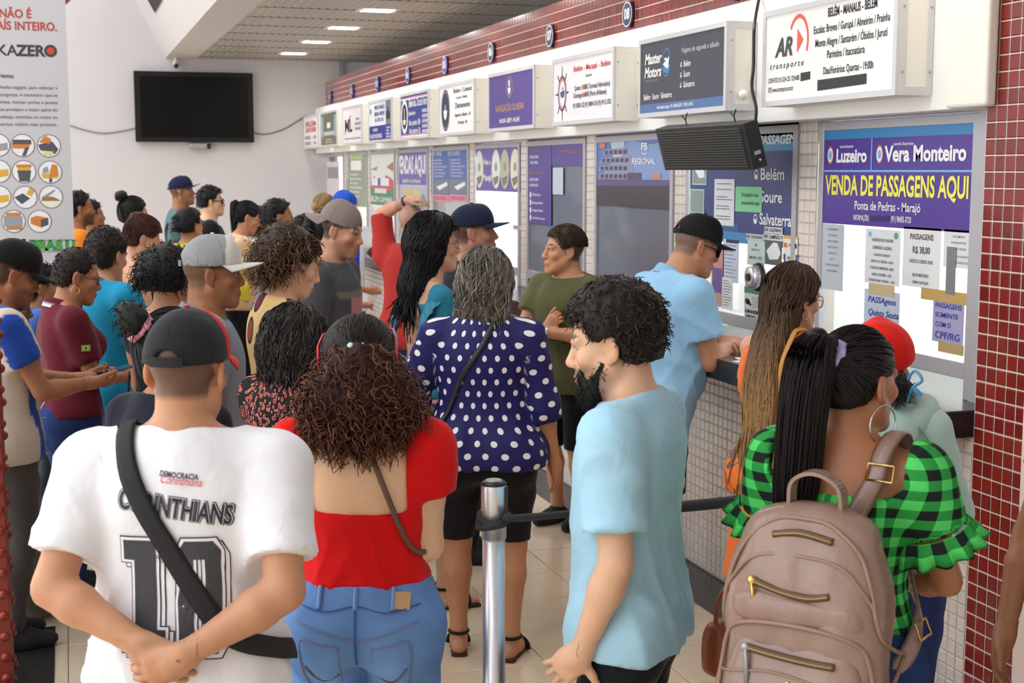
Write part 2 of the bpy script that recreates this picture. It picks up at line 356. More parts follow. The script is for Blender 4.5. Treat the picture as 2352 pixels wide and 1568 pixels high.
for k, c in enumerate(WC):
    hw = .535 if k == 0 else .565
    w = empty('window_%d' % (10-k), (XW, c, 0)); structure(w); WIN.append(w); t = .035; zb, zt = 1.20, 2.128
    for nm, lo, hi in (('frame_post', (-.01, -hw, 1.128), (.03, -hw+t, zt)), ('frame_post', (-.01, hw-t, 1.128), (.03, hw, zt)), ('frame_head', (-.01, -hw+t, zt-t), (.03, hw-t, zt)), ('frame_sill', (-.012, -hw+t, zb), (.032, hw-t, zb+.058))): boxo(nm, lo, hi, M_FRAME, w, bevel=.002, seg=1)
    boxo('glass_pane', (.008, -hw+t, zb+.058), (.013, hw-t, zt-t), M_FILM if k in (2, 3) else M_GLASS, w)
# far wall fittings
e = empty('television', (1.455, YF-.075, 2.66)); tag(e, 'large black flat television mounted high on the white far wall', 'television')
boxo('casing', (-.672, -.04, -.40), (.672, .05, .40), mat('tv_bezel', (.012, .012, .012), .5, spec=.2), e, bevel=.004); boxo('screen', (-.61, -.044, -.345), (.61, -.038, .345), mat('tv_screen', (.004, .004, .004), .3, spec=.15), e)
boxo('wall_bracket', (-.2, .05, -.2), (.2, .072, .2), M_DARK, e)
e = empty('decoder_box', (1.49, YF-.075, 2.215)); tag(e, 'small grey box fixed on the wall just below the television', 'box'); boxo('case', (-.11, -.07, -.03), (.09, .07, .028), M_GREYM, e, bevel=.01); boxo('plug', (.10, -.03, -.03), (.135, .03, .03), M_BLACK, e)
x, z = on_y(403, 146, YF-.1); e = empty('security_camera', (x, YF-.1, z)); tag(e, 'small white bullet security camera above the television', 'camera')
b = MB(); b.tube([(0, .1, .09), (0, .0, .06), (0, -.02, .02)], .012, 8); b.build('bracket', M_WHITE, e, smooth=True); b = MB(); b.tube([(0, .06, .02), (0, -.09, -.03)], .03, 12); b.build('barrel', M_WHITE, e); b = MB(); b.sphere((0, -.085, -.03), .03); b.build('lens', M_BLACK, e, smooth=True)
def wall_cable(name, pts, label, r=.007):
    b = MB(); b.tube(smooth_path([(*on_y(px, py, YF-.012)[:1], YF-.012, on_y(px, py, YF-.012)[1]) for px, py in pts], 8), r, 6); tag(b.build(name, mat('grey_cable', srgb(120, 116, 120), .6), smooth=True), label, 'cable')
# ------------------------------------------------------------------ printed panels
_pm = {}
def ink(r, g, b, rough=.35):
    k = (r, g, b)
    if k not in _pm: _pm[k] = mat('ink_%d_%d_%d' % k, srgb(r, g, b), rough)
    return _pm[k]
def map_x(X, Yl, Z0):  # a face looking along -X: x right (towards -Y), y up, z out
    return Matrix(((0, 0, -1, X), (-1, 0, 0, Yl), (0, 1, 0, Z0), (0, 0, 0, 1)))
class Print:
    """flat print on one panel: layered rectangles, outlines and lettering in one mesh"""
    def __init__(s, w, h): s.w, s.h = w, h; s.v = []; s.f = []; s.mi = []; s.ms = []; s.lay = 0
    def _m(s, m):
        if m not in s.ms: s.ms.append(m)
        return s.ms.index(m)
    def poly(s, pts, m, lay=1):
        i = len(s.v); s.v += [(x*s.w, y*s.h, .0007*lay) for x, y in pts]; s.f.append(tuple(range(i, i+len(pts)))); s.mi.append(s._m(m))
    def rect(s, x0, y0, x1, y1, m, lay=1): s.poly([(x0, y0), (x1, y0), (x1, y1), (x0, y1)], m, lay)
    def ell(s, x, y, rx, ry, m, lay=1, n=28): s.poly([(x+rx*math.cos(2*math.pi*i/n), y+ry*math.sin(2*math.pi*i/n)) for i in range(n)], m, lay)
    def ring(s, x, y, rx, ry, t, m, lay=1, a0=0, a1=6.2832, n=30):
        for i in range(n):
            a, b = a0+(a1-a0)*i/n, a0+(a1-a0)*(i+1)/n; s.poly([(x+rx*k*math.cos(q), y+ry*k*math.sin(q)) for k, q in ((1-t, a), (1, a), (1, b), (1-t, b))], m, lay)
    def text(s, t, x, y, size, m, w=None, align='CENTER', lay=2, **kw):
        """size = height as a share of the panel, w = width as a share"""
        kw['bold'] = max(kw.get('bold', 0), .012); me = text_mesh(t, size*s.h*1.35, align, **kw); tw = text_width(me)
        if tw == 0: return
        k = (w*s.w/tw) if w else 1.0; i = len(s.v); s.v += [(v.co.x*k+x*s.w, v.co.y+y*s.h, .0007*lay) for v in me.vertices]; mi = s._m(m)
        for p in me.polygons: s.f.append(tuple(i+q for q in p.vertices)); s.mi.append(mi)
        bpy.data.meshes.remove(me)
    def lines(s, x0, x1, ys, m, h=.02, lay=2, seed=0, ragged=.4):
        """small print too fine to read: rows of word-like dashes"""
        r = random.Random(seed)
        for y in ys:
            x = x0; e = x1-(x1-x0)*r.uniform(0, ragged)
            while x < e: l = r.uniform(.03, .09)*(x1-x0)/.6; s.rect(x, y-h/2, min(x+l, e), y+h/2, m, lay); x += l+.018
    def build(s, parent, M, name='print'):
        me = bpy.data.meshes.new(name); me.from_pydata(s.v, [], s.f); me.polygons.foreach_set('material_index', s.mi); me.update(); me.transform(M); o = link(name, me, parent)
        for m in s.ms: me.materials.append(m)
        return o
WHITE_I, BLACK_I = ink(246, 246, 244), ink(22, 22, 26)
NAVY, PURP, BLUE, RED, ORAN, SKYB, YEL, LBL, GREEN, PAPER, GREYI = ink(40, 46, 78), ink(78, 56, 142), ink(52, 60, 150), ink(206, 60, 52), ink(232, 92, 60), ink(56, 134, 192), ink(246, 240, 92), ink(120, 190, 232), ink(74, 140, 92), ink(226, 226, 228, .7), ink(140, 140, 146)
M_SFR = mat('sign_frame', srgb(212, 211, 212), .45, .2)
# ---- light-box signs above the windows
def sign_box(k, label, bg, draw, frame=M_CREAM, y0=None, z=(2.188, 2.568)):
    yr = (4.225+1.3*k) if y0 is None else y0; wd, ht = .97, z[1]-z[0]; e = empty('sign_box', (XS, yr+wd/2, z[0])); tag(e, label, 'sign')
    boxo('cabinet', (.006, -wd/2, 0), (XF-XS+.002, wd/2, ht), M_CREAM, e, bevel=.003, seg=1); f = .022
    for nm, lo, hi in (('frame_rail', (-.006, -wd/2, 0), (.008, wd/2, f)), ('frame_rail', (-.006, -wd/2, ht-f), (.008, wd/2, ht)), ('frame_post', (-.006, -wd/2, f), (.008, -wd/2+f, ht-f)), ('frame_post', (-.006, wd/2-f, f), (.008, wd/2, ht-f))): boxo(nm, lo, hi, M_SFR, e)
    sp = MB()
    for lo, hi in (((.008, -wd/2-.004, 0), (.03, -wd/2, ht)), ((.115, -wd/2-.004, 0), (.138, -wd/2, ht)), ((.03, -wd/2-.004, 0), (.115, -wd/2, .03)), ((.03, -wd/2-.004, ht-.03), (.115, -wd/2, ht))): sp.box(lo, hi)
    sp.build('side_trim', M_SFR if frame is M_FRAME else M_CREAM, e)
    if k < 6:
        for yy, zz in ((.018, .08), (.018, ht-.08), (.127, .08), (.127, ht-.08)):
            s_ = MB(); s_.sphere((yy, -wd/2-.005, zz), (.005, .003, .005)); s_.build('screw', M_GREYM, e, smooth=True)
    boxo('face', (-.001, -wd/2+f, f), (.006, wd/2-f, ht-f), bg, e); p = Print(wd-2*f, ht-2*f); draw(p); p.build(e, map_x(-.0012, wd/2-f, f)); return e
def d_ar(p):
    D = ink(66, 56, 58); p.text('AR', .16, .60, .22, D, w=.155, bold=.035, shear=.25); p.ring(.285, .66, .085, .30, .16, ORAN, a0=-.5, a1=2.6); p.poly([(.275, .52), (.325, .66), (.275, .80)], ORAN, 2); p.text('transporte', .185, .40, .075, D, w=.29, shear=.25, spacing=1.5)
    p.text('BELÉM - MANAUS - BELÉM', .70, .90, .10, BLACK_I, w=.36, bold=.025); p.text('Escalas: Breves / Gurupá / Almeirim / Prainha', .69, .735, .09, BLACK_I, w=.56, bold=.012); p.text('Monte Alegre / Santarém / Óbidos / Jurutí', .69, .585, .09, BLACK_I, w=.53, bold=.012); p.text('Parintins / Itacoatiara', .66, .445, .09, BLACK_I, w=.28, bold=.012)
    p.text('Dias/Horários: Quartas - 19:00h', .68, .27, .085, BLACK_I, w=.37, bold=.012); p.poly([(.45, .06), (.82, .08), (.82, .19), (.45, .18)], BLACK_I); p.poly([(.31, .19), (.39, .20), (.39, .29), (.31, .285)], BLACK_I)
    p.text('CONTATOS: (91) 3224-1225 / 3224-6885', .03, .235, .06, BLACK_I, w=.27, align='LEFT', bold=.01); p.text('SITE: www.artransporte.com.br', .03, .125, .06, BLACK_I, w=.22, align='LEFT', bold=.012)
def d_mm(p):
    p.text('Master', .16, .76, .155, WHITE_I, w=.22, bold=.03, shear=.2); p.text('Motors', .16, .57, .155, WHITE_I, w=.22, bold=.03, shear=.2); p.text('EXPRESSO HIDROVIÁRIO', .15, .455, .035, GREYI, w=.17)
    p.ring(.335, .68, .052, .20, .12, SKYB); p.poly([(.288, .62), (.31, .55), (.35, .52), (.375, .57), (.382, .65), (.33, .64)], SKYB, 2); p.poly([(.292, .66), (.372, .76), (.36, .60), (.335, .60)], WHITE_I, 3); p.poly([(.31, .74), (.335, .75), (.345, .72), (.31, .71)], WHITE_I, 3)
    p.text('Viagens de segunda a sábado', .73, .80, .075, ink(200, 202, 214), w=.42, spacing=1.1)
    for t, y, w in (('Belém', .615, .08), ('Soure', .475, .075), ('Salvaterra', .335, .13)): p.text(t, .545, y, .085, WHITE_I, w=w, align='LEFT'); p.ring(.515, y-.005, .009, .038, .3, WHITE_I, 2); p.ell(.515, y-.02, .006, .018, WHITE_I, 2)
    p.text('Belém · Soure · Salvaterra', .045, .225, .085, WHITE_I, w=.36, align='LEFT', bold=.015); p.rect(0, 0, 1, .125, ink(70, 110, 165)); p.text('Informações ligue: (91) 98266.8297 / 98331.0476', .44, .065, .05, WHITE_I, w=.44, bold=.015)
def d_bm(p):
    p.ring(.16, .47, .075, .30, .13, ink(50, 50, 100), 2); p.ring(.16, .47, .066, .262, .16, ink(224, 122, 124), 2); p.poly([(.125, .49), (.20, .53), (.195, .41), (.145, .40)], ink(60, 60, 130), 3); p.poly([(.15, .54), (.17, .60), (.175, .53)], GREYI, 3)
    for i in range(8):
        a = i*math.pi/4+.02; c, s_ = math.cos(a), math.sin(a); p.poly([(.16+.075*c-.006*s_, .47+.30*s_+.02*c), (.16+.118*c-.004*s_, .47+.46*s_+.012*c), (.16+.118*c+.004*s_, .47+.46*s_-.012*c), (.16+.075*c+.006*s_, .47+.30*s_-.02*c)], ink(44, 48, 80), 2)
    p.text('Belém - Macapá - Belém', .665, .835, .095, RED, w=.60, bold=.02); p.text('Saúde', .62, .70, .045, NAVY, w=.1); p.text('Quinta: 11h00 (Terminal Hidroviário)', .67, .52, .085, NAVY, w=.58); p.text('Domingo: 16h00 (Porto Brilhante)', .635, .40, .085, NAVY, w=.54); p.text('11h00', .545, .52, .085, RED, lay=3, w=.075); p.text('16h00', .545, .40, .085, RED, lay=3, w=.075); p.text('(91) 98200-1322 (91) 98044-3130 (93) 99112-5702', .665, .235, .08, NAVY, w=.62, bold=.01)
def d_no(p):
    G = ink(206, 160, 110); p.poly([(.48, .97), (.55, .82), (.55, .66), (.48, .53), (.41, .66), (.41, .82)], G, 1); p.poly([(.48, .95), (.54, .815), (.54, .665), (.48, .555), (.42, .665), (.42, .815)], PURP, 2); p.poly([(.45, .74), (.51, .74), (.51, .68), (.48, .60), (.45, .68)], WHITE_I, 3); p.rect(.465, .76, .495, .88, WHITE_I, 3)
    p.text('NAVEGAÇÃO OLIVEIRA', .48, .36, .13, G, w=.66, bold=.01); p.text('MACAPÁ - BELÉM - MACAPÁ', .48, .12, .085, WHITE_I, w=.46, bold=.02)
def d_bc(p):
    p.ell(.17, .5, .13, .46, NAVY); p.ring(.17, .5, .12, .42, .08, GREYI, 2); p.poly([(.11, .5), (.23, .5), (.21, .35), (.17, .28), (.13, .35)], WHITE_I, 3); p.rect(.16, .5, .18, .62, WHITE_I, 3)
    p.text('Belém / Camará', .68, .88, .10, NAVY, w=.52); p.text('Camará / Belém', .66, .73, .055, NAVY, w=.32); p.text('Diariamente', .68, .56, .12, BLACK_I, w=.42, bold=.01); p.text('Segunda a Sábado - 7h', .68, .36, .07, BLACK_I, w=.45); p.text('Domingo - 8h', .68, .20, .07, BLACK_I, w=.26)
def d_04(p):
    for y in (.95, .05): p.rect(0, y-.012, 1, y+.012, ink(226, 150, 170), 2); p.rect(0, y-.05, 1, y-.02, WHITE_I, 1)
    p.ell(.14, .5, .13, .42, WHITE_I, 2); p.ell(.14, .5, .095, .31, BLACK_I, 3); p.poly([(.08, .42), (.2, .42), (.17, .3), (.11, .3)], WHITE_I, 4); p.rect(.13, .42, .15, .7, WHITE_I, 4)
    p.text('Belém-Sta. Cruz do Arari', .64, .80, .20, WHITE_I, w=.66, bold=.02); p.text('Quinta-feira', .42, .56, .10, WHITE_I, w=.26, bold=.02); p.text('Ida: quinta 18h', .52, .33, .14, WHITE_I, w=.42, bold=.02); p.text('Volta: domingo 12h', .52, .13, .14, WHITE_I, w=.42, bold=.02); p.lines(.80, .99, [.58, .46, .34, .22, .10], WHITE_I, .08, seed=3, ragged=.1)
def d_03(p):
    p.rect(0, 0, 1, .38, BLUE); p.text('EMPRESA DE NAVEGAÇÃO', .48, .86, .11, BLUE, w=.46, bold=.02); p.text('BELÉM A BREVES', .48, .69, .11, BLUE, w=.46, bold=.02); p.text('SEG - SEXTA - SÁB', .46, .53, .10, BLUE, w=.38, bold=.02); p.rect(.76, .38, 1, 1, ink(120, 136, 150)); p.ell(.86, .62, .09, .12, ink(50, 64, 60), 2); p.rect(.84, .7, .88, .85, ink(60, 74, 70), 2)
    p.text('SAÍDAS', .28, .27, .08, WHITE_I, w=.22, bold=.02); p.text('16:00 HORAS', .30, .10, .12, WHITE_I, w=.54, bold=.02); p.lines(.78, .98, [.3, .22, .14, .06], WHITE_I, .05, seed=9); p.ell(.07, .78, .03, .08, NAVY, 2)
def d_02(p): p.text('ML', .30, .48, .38, BLACK_I, w=.40, bold=.03); p.poly([(.08, .22), (.46, .80), (.42, .80), (.06, .22)], RED, 3); p.text('9 9142-1770', .80, .52, .09, BLACK_I, w=.3); p.text('9 9142-1632', .80, .38, .09, BLACK_I, w=.3); p.text('LANCHA', .80, .66, .06, BLACK_I, w=.2); p.text('transporte de cargas e passagens', .5, .12, .05, BLACK_I, w=.9)
def d_01(p): p.rect(0, .25, .16, .92, ink(150, 176, 196)); p.rect(.84, .25, 1, .92, ink(150, 176, 196)); p.rect(.40, .53, .62, .70, WHITE_I, 2); p.rect(.2, .30, .84, .42, ink(206, 204, 190), 2); p.lines(.3, .8, [.16, .08], ink(190, 188, 170), .05, seed=5)
def d_00(p): p.text('BELÉM', .5, .76, .17, RED, w=.75, bold=.03); p.text('SANTARÉM', .5, .56, .17, RED, w=.75, bold=.03); p.lines(.06, .5, [.34, .28, .14, .08], ink(130, 126, 134), .05, seed=7, ragged=.1); p.lines(.68, .9, [.34, .28, .14, .08], ink(130, 126, 134), .05, seed=8, ragged=.1)
sign_box(0, 'white light-box sign listing river stops in black beside an orange arrow logo', ink(244, 243, 240), d_ar, M_FRAME); sign_box(1, 'dark slate light-box sign with white boat-line lettering and blue bottom stripe', ink(54, 56, 72), d_mm, M_FRAME); sign_box(2, 'white light-box sign with a red and navy ship wheel emblem', ink(240, 238, 240), d_bm); sign_box(3, 'purple light-box sign with a gold lettered shipping line emblem', PURP, d_no); sign_box(4, 'white light-box sign with a tall navy oval crest', ink(242, 242, 242), d_bc)
sign_box(5, 'royal blue light-box sign with round black and white emblem', BLUE, d_04); sign_box(6, 'white over blue light-box sign with a small boat photo', ink(238, 240, 246), d_03); sign_box(7, 'white light-box sign with big black two-letter logo crossed by red', ink(242, 238, 242), d_02); sign_box(8, 'olive green light-box sign with pale blue edges', ink(110, 112, 92), d_01); sign_box(9, 'white light-box sign with red headline nearest the far wall', ink(244, 236, 238), d_00, y0=15.78)
# ---- round number plates on the red tile band
for n in range(1, 10):
    y = 7.28+1.304*(8-n); e = empty('number_plate', (XW-.008, y, 2.785)); tag(e, 'round blue plate reading zero %s on the red tile band' % ('', 'one', 'two', 'three', 'four', 'five', 'six', 'seven', 'eight', 'nine')[n], 'sign', 'numbered window plates')
    b = MB(); b.lathe([(.073, 0), (.075, .004), (.075, .012)], 32); o = b.build('disc', NAVY if n > 5 else BLUE, e); o.data.transform(Matrix.Rotation(-math.pi/2, 4, 'Y') @ Matrix.Translation((0, 0, -.002)))
    p = Print(.15, .15); p.ring(.5, .5, .455, .455, .09, WHITE_I, 1); p.text('%02d' % n, .5, .5, .40, WHITE_I, w=.52, bold=.03); p.build(e, map_x(-.0105, .075, -.075))
# ---- posters and notes on the window glass
def poster(name, px0, py0, px1, py1, label, bg, draw, X=XW-.002, group=None, cat='poster', th=.0015, quad=None):
    """a sheet on the glass whose corners lie at those bearings on the window plane"""
    y0, z1 = on_x(px0, py0, X); y1, _ = on_x(px1, py0, X); _, z0 = on_x(px0, py1, X); w, h = y0-y1, z1-z0
    e = boxo(name, (X-th, y1, z0), (X, y0, z1), bg); tag(e, label, cat, group)
    if draw: p = Print(w, h); draw(p); p.build(e, map_x(X-th-.0003, y0, z0))
    return e
def d_lz(p):
    p.rect(0, .86, 1, 1, SKYB); p.rect(.355, .545, .362, .86, LBL); p.rect(0, .53, 1, .548, LBL)
    for x in (.06, .415): p.ell(x, .70, .024, .09, ink(210, 120, 110), 2); p.ell(x, .70, .019, .072, WHITE_I, 3); p.ell(x, .70, .012, .045, LBL, 4)
    p.text('Luzeiro', .215, .685, .135, WHITE_I, w=.22, bold=.035); p.text('Vera Monteiro', .70, .695, .15, WHITE_I, w=.50, bold=.035); p.text('Lancha Expresso', .18, .785, .03, WHITE_I, w=.1); p.text('Lancha Expresso', .57, .795, .03, WHITE_I, w=.13)
    p.text('VENDA DE PASSAGENS AQUI', .5, .385, .20, YEL, w=.94, bold=.03); p.text('Ponta de Pedras - Marajó', .47, .195, .09, WHITE_I, w=.44); p.text('INFORMAÇÕES:', .30, .075, .055, WHITE_I, w=.11, bold=.01); p.poly([(.36, .05), (.49, .055), (.49, .11), (.36, .105)], ink(50, 38, 110), 2); p.text('(91) 98405-3720', .57, .08, .06, WHITE_I, w=.13, bold=.01)
poster('window_banner', 1893, 290, 2246, 512, 'purple banner with yellow lettering selling passages across the window', ink(84, 58, 150), d_lz, cat='banner')
def notes(lines, hdr=None, col=GREYI, seed=0):
    def d(p):
        for t, y, s_, w in lines: p.text(t, .5, y, s_, BLACK_I if col is None else col, w=w, bold=.01)
    return d
G2 = ink(92, 92, 98)
poster('paper_notice', 1990, 524, 2070, 648, 'white timetable notice with seven centred lines taped on the glass', PAPER, lambda p: (notes([('HORÁRIOS DE VIAGENS', .80, .06, .62), ('EXPRESSO LUZEIRO', .66, .06, .54), ('SEGUNDA A SÁBADO', .53, .05, .46), ('SAÍDA DE P. PEDRAS - 06:30', .41, .05, .64), ('CHEGADA EM BELÉM - 08:00', .29, .05, .68), ('SAÍDA DE BELÉM - 12:00', .17, .05, .56), ('CHEGADA EM P. PEDRAS - 13:30', .06, .05, .74)], col=G2)(p), p.ell(.13, .90, .05, .05, LBL), p.ell(.88, .90, .06, .06, ink(110, 160, 140))), group='notices on the glass')
poster('paper_notice', 2077, 520, 2163, 655, 'white price notice for 38 reais passages taped on the glass', ink(228, 228, 226, .7), notes([('PASSAGENS', .84, .10, .62), ('R$ 38,00', .62, .12, .46), ('CRÉDITO E DÉBITO 39,00', .43, .06, .62), ('GRUPO MONTEIRO', .20, .055, .44), ('COMÉRCIO E NAVEGAÇÃO', .08, .05, .44)], col=G2), group='notices on the glass')
poster('paper_notice', 2170, 526, 2240, 612, 'pale notice with faint print touching the window frame by red tiles', ink(218, 220, 222, .7), notes([('DOCUMENTO', .82, .06, .4), ('NECESSÁRIOS PARA', .66, .06, .5), ('EMISSÃO DO BILHETE', .5, .06, .5), ('COMPROVANTE DE RENDA', .30, .06, .7), ('CARTEIRA DE IDENTIDADE', .14, .06, .68)], col=GREYI), group='notices on the glass')
poster('paper_notice', 1890, 513, 1940, 662, 'long grey paper strip notice at the far side of the glass', ink(186, 192, 198, .7), notes([('ATENDIMENTO', .92, .03, .5), ('SEGUNDA', .83, .03, .4), ('DOMINGO A SÁBADO', .74, .03, .5), ('TRECHO DO', .65, .03, .45), ('BARCO', .56, .03, .35), ('AS 12', .47, .03, .25), ('PASSAGENS ANTECIPADAS', .38, .03, .6), ('COM DOCUMENTO', .29, .03, .5)], col=GREYI), group='notices on the glass')
INKB = ink(70, 76, 170)
o = poster('handwritten_note', 1987, 662, 2068, 765, 'pale blue handwritten note about Thursday, Friday and Saturday passages', ink(196, 206, 222, .7), lambda p: (p.text('PASSAgens', .5, .78, .14, INKB, w=.8, shear=.25), p.text('Quinta Sexta', .55, .50, .15, INKB, w=.85, shear=.3), p.text('e Sábados', .55, .18, .16, INKB, w=.8, shear=.25)), group='handwritten notes'); 
y, z = on_x(2025, 660, XW-.004); boxo('tape', (XW-.0055, y-.09, z-.03), (XW-.004, y+.09, z+.012), ink(206, 186, 140, .4), o)
o = poster('handwritten_note', 2145, 684, 2216, 782, 'lilac handwritten note asking for identity papers hung from brown tape', ink(166, 160, 196, .7), lambda p: (p.text('PASSAGENS', .5, .85, .12, INKB, w=.85, shear=.1), p.text('SOMENTE', .45, .63, .12, INKB, w=.75, shear=.1), p.text('COM O', .35, .41, .12, INKB, w=.5, shear=.1), p.text('CPF/RG', .5, .16, .17, INKB, w=.8, shear=.1)), group='handwritten notes')
y, z = on_x(2180, 676, XW-.004); boxo('tape', (XW-.0055, y-.16, z-.03), (XW-.004, y+.17, z+.012), ink(196, 160, 96, .4), o); boxo('tape', (XW-.0065, y-.035, z+.0), (XW-.005, y+.02, z+.17), ink(128, 126, 124, .4), o)
y, z = on_x(2190, 797, XW-.004); boxo('tape', (XW-.0055, y-.06, z-.025), (XW-.004, y+.09, z+.012), ink(186, 158, 104, .4), o)
def d_w9(p):
    p.rect(0, .78, 1, 1, ink(70, 150, 196)); p.rect(0, .90, 1, 1, ink(96, 176, 210)); p.text('COMPRE AQUI SUA PASSAGEM', .53, .865, .075, WHITE_I, w=.90, bold=.02, shear=.15); p.rect(0, 0, 1, .09, ink(70, 140, 190)); p.rect(0, .09, .5, .16, ink(56, 96, 150))
    for t, y, w in (('Belém', .585, .20), ('Soure', .40, .19), ('Salvaterra', .215, .27)): p.text(t, .69, y, .10, WHITE_I, w=w, align='LEFT', bold=.015); p.ring(.655, y, .018, .042, .25, WHITE_I, 2); p.ell(.655, y-.015, .011, .02, WHITE_I, 3)
    for x, y in ((.10, .60), (.08, .34)): p.rect(x-.075, y-.11, x+.075, y+.11, ink(186, 226, 226), 2); p.rect(x-.068, y-.10, x+.068, y+.10, ink(140, 156, 150), 3)
    p.poly([(.03, .67), (.15, .62), (.16, .56), (.1, .55)], WHITE_I, 4)
poster('window_poster', 1588, 296, 1835, 546, 'blue poster naming Belém, Soure and Salvaterra on the window glass', ink(56, 70, 128), d_w9, X=XW-.001)
X9 = XW-.004
poster('paper_notice', 1642, 411, 1688, 516, 'white bulleted timetable sheet on the blue window poster', PAPER, lambda p: p.lines(.12, .92, [.9, .78, .62, .56, .42, .36, .2, .14], G2, .018, seed=4), X=X9, group='notices on the glass')
poster('paper_notice', 1690, 428, 1751, 485, 'mint green note offering parcel dispatch', ink(140, 214, 160, .7), lambda p: (p.text('Despache sua', .56, .68, .17, ink(50, 110, 80), w=.62), p.text('encomenda aqui', .58, .36, .17, ink(50, 110, 80), w=.68)), X=X9, group='notices on the glass')
poster('window_label', 1756, 520, 1798, 534, 'white label strip with the first boat name', PAPER, lambda p: p.text('EXP. GOLFINHO', .5, .5, .6, BLACK_I, w=.94), X=X9-.002, group='boat name labels'); poster('window_label', 1714, 536, 1754, 549, 'lower white label strip on the blue poster edge', PAPER, lambda p: p.text('EXP. GOLFINHO', .5, .5, .6, BLACK_I, w=.94), X=X9-.002, group='boat name labels'); poster('window_label', 1754, 535, 1800, 550, 'white label strip with the numbered boat name', PAPER, lambda p: p.text('EXP. CAMPEÃO 9', .5, .5, .6, BLACK_I, w=.94), X=X9-.002, group='boat name labels')
poster('paper_notice', 1718, 550, 1757, 607, 'pale green card with a price figure under the boat labels', ink(206, 222, 216, .6), lambda p: (p.text('ARAPARI - PA', .5, .62, .08, G2, w=.5), p.text('000 001 1737', .5, .30, .12, G2, w=.75), p.ell(.5, .82, .06, .06, GREEN)), X=X9, group='notices on the glass')
poster('photo_sheet', 1758, 550, 1797, 606, 'grey photo print of a white speedboat', ink(96, 96, 92), lambda p: p.poly([(.1, .55), (.5, .92), (.75, .9), (.95, .5), (.8, .25), (.3, .2)], WHITE_I), X=X9, cat='photo')
poster('card_sticker', 1800, 540, 1833, 595, 'yellow and white card payment sticker', ink(236, 232, 222), lambda p: (p.rect(0, .88, 1, 1, ink(226, 176, 60)), p.rect(0, 0, 1, .22, ink(226, 176, 60)), p.ell(.15, .6, .07, .10, RED, 2), p.ell(.25, .6, .07, .10, ink(236, 150, 50), 3), p.text('VISA Elo', .58, .6, .13, NAVY, w=.3, bold=.02), p.rect(.84, .5, .95, .7, NAVY, 2)), X=X9, cat='sticker')
poster('notice_card', 1802, 582, 1832, 606, 'white and violet card reading aviso', ink(232, 226, 210), lambda p: (p.text('AVISO', .5, .62, .3, BLACK_I, w=.5), p.rect(0, 0, .1, 1, BLUE, 2), p.rect(.9, 0, 1, 1, BLUE, 2)), X=X9-.002, cat='notice')
poster('paper_notice', 1662, 548, 1698, 645, 'white price list sheet with blue header beside the man in the light shirt', ink(206, 210, 222, .7), lambda p: (p.rect(.2, .92, 1, 1, NAVY), p.lines(.1, .9, [.86, .72, .64, .55, .46, .38, .3, .22, .12], ink(110, 120, 160), .016, seed=14)), X=X9, group='notices on the glass')
poster('paper_notice', 1660, 636, 1684, 708, 'white sheet of fine print just above the steel sill', PAPER, lambda p: p.lines(.1, .95, [.9-.085*i for i in range(10)], G2, .02, seed=15), X=X9-.002, group='notices on the glass')
poster('pink_poster', 1636, 560, 1664, 700, 'pink poster with a purple boat picture behind the man', ink(206, 150, 146), lambda p: p.rect(.1, .22, .85, .62, ink(112, 96, 150)), X=X9, cat='poster')
poster('safety_notice', 1711, 652, 1752, 720, 'white safety notice with green band and hand symbol', ink(214, 222, 212, .7), lambda p: (p.rect(0, .72, 1, .92, GREEN), p.ell(.18, .44, .13, .10, BLACK_I, 2), p.poly([(.25, .5), (.42, .36), (.36, .3), (.2, .36)], BLACK_I, 2), p.lines(.45, .98, [.6, .52, .44, .36, .28], G2, .018, seed=16, ragged=.1)), X=X9, cat='notice')
poster('payment_notice', 1711, 706, 1756, 732, 'white notice with bold payment words cash and debit', ink(216, 216, 210, .7), lambda p: (p.text('DINHEIRO', .45, .74, .3, BLACK_I, w=.8, bold=.03), p.text('DÉBITO', .32, .26, .3, BLACK_I, w=.52, bold=.03)), X=X9-.002, cat='notice')
def d_w8(p):
    p.rect(0, .34, 1, 1, ink(84, 122, 190)); p.poly([(.1, .5), (.45, .98), (.75, .9), (.95, .95), (1, .34), (0, .34)], ink(134, 160, 208), 2); p.poly([(.2, .95), (.4, .98), (.36, .75), (.24, .72)], ink(190, 204, 226), 3)
    p.rect(0, 0, 1, .36, ink(66, 62, 72), 3)
    for i, (a, c, z) in enumerate(((.02, .50, .40), (.02, .52, .52), (.04, .50, .64), (.08, .44, .76))): p.poly([(a, z), (c, z+.012), (c-.02, z+.11), (a+.03, z+.09)], ink(150, 146, 176), 4); [p.rect(a+.04+.065*j, z+.016, a+.085+.065*j, z+.075, ink(74, 70, 92), 5) for j in range(6 if i < 3 else 5)]
    p.poly([(.0, .30), (1, .32), (1, .40), (.5, .40), (.02, .40)], ink(96, 88, 134), 5); p.rect(.76, .42, .87, .48, ink(214, 140, 80), 6); p.rect(.44, .40, .62, .50, ink(92, 82, 88), 5)
    p.text('FB', .66, .87, .10, WHITE_I, w=.08, bold=.03, lay=7); p.text('REGIONAL', .65, .66, .09, WHITE_I, w=.30, bold=.02, lay=7); p.ell(.085, .91, .045, .04, ink(226, 120, 90), 7); p.ring(.66, .80, .04, .04, .3, WHITE_I, 7, a0=3.6, a1=5.8)
poster('window_poster', 1373, 322, 1547, 470, 'blue poster with a white multi-deck riverboat photo', ink(70, 66, 76), d_w8)
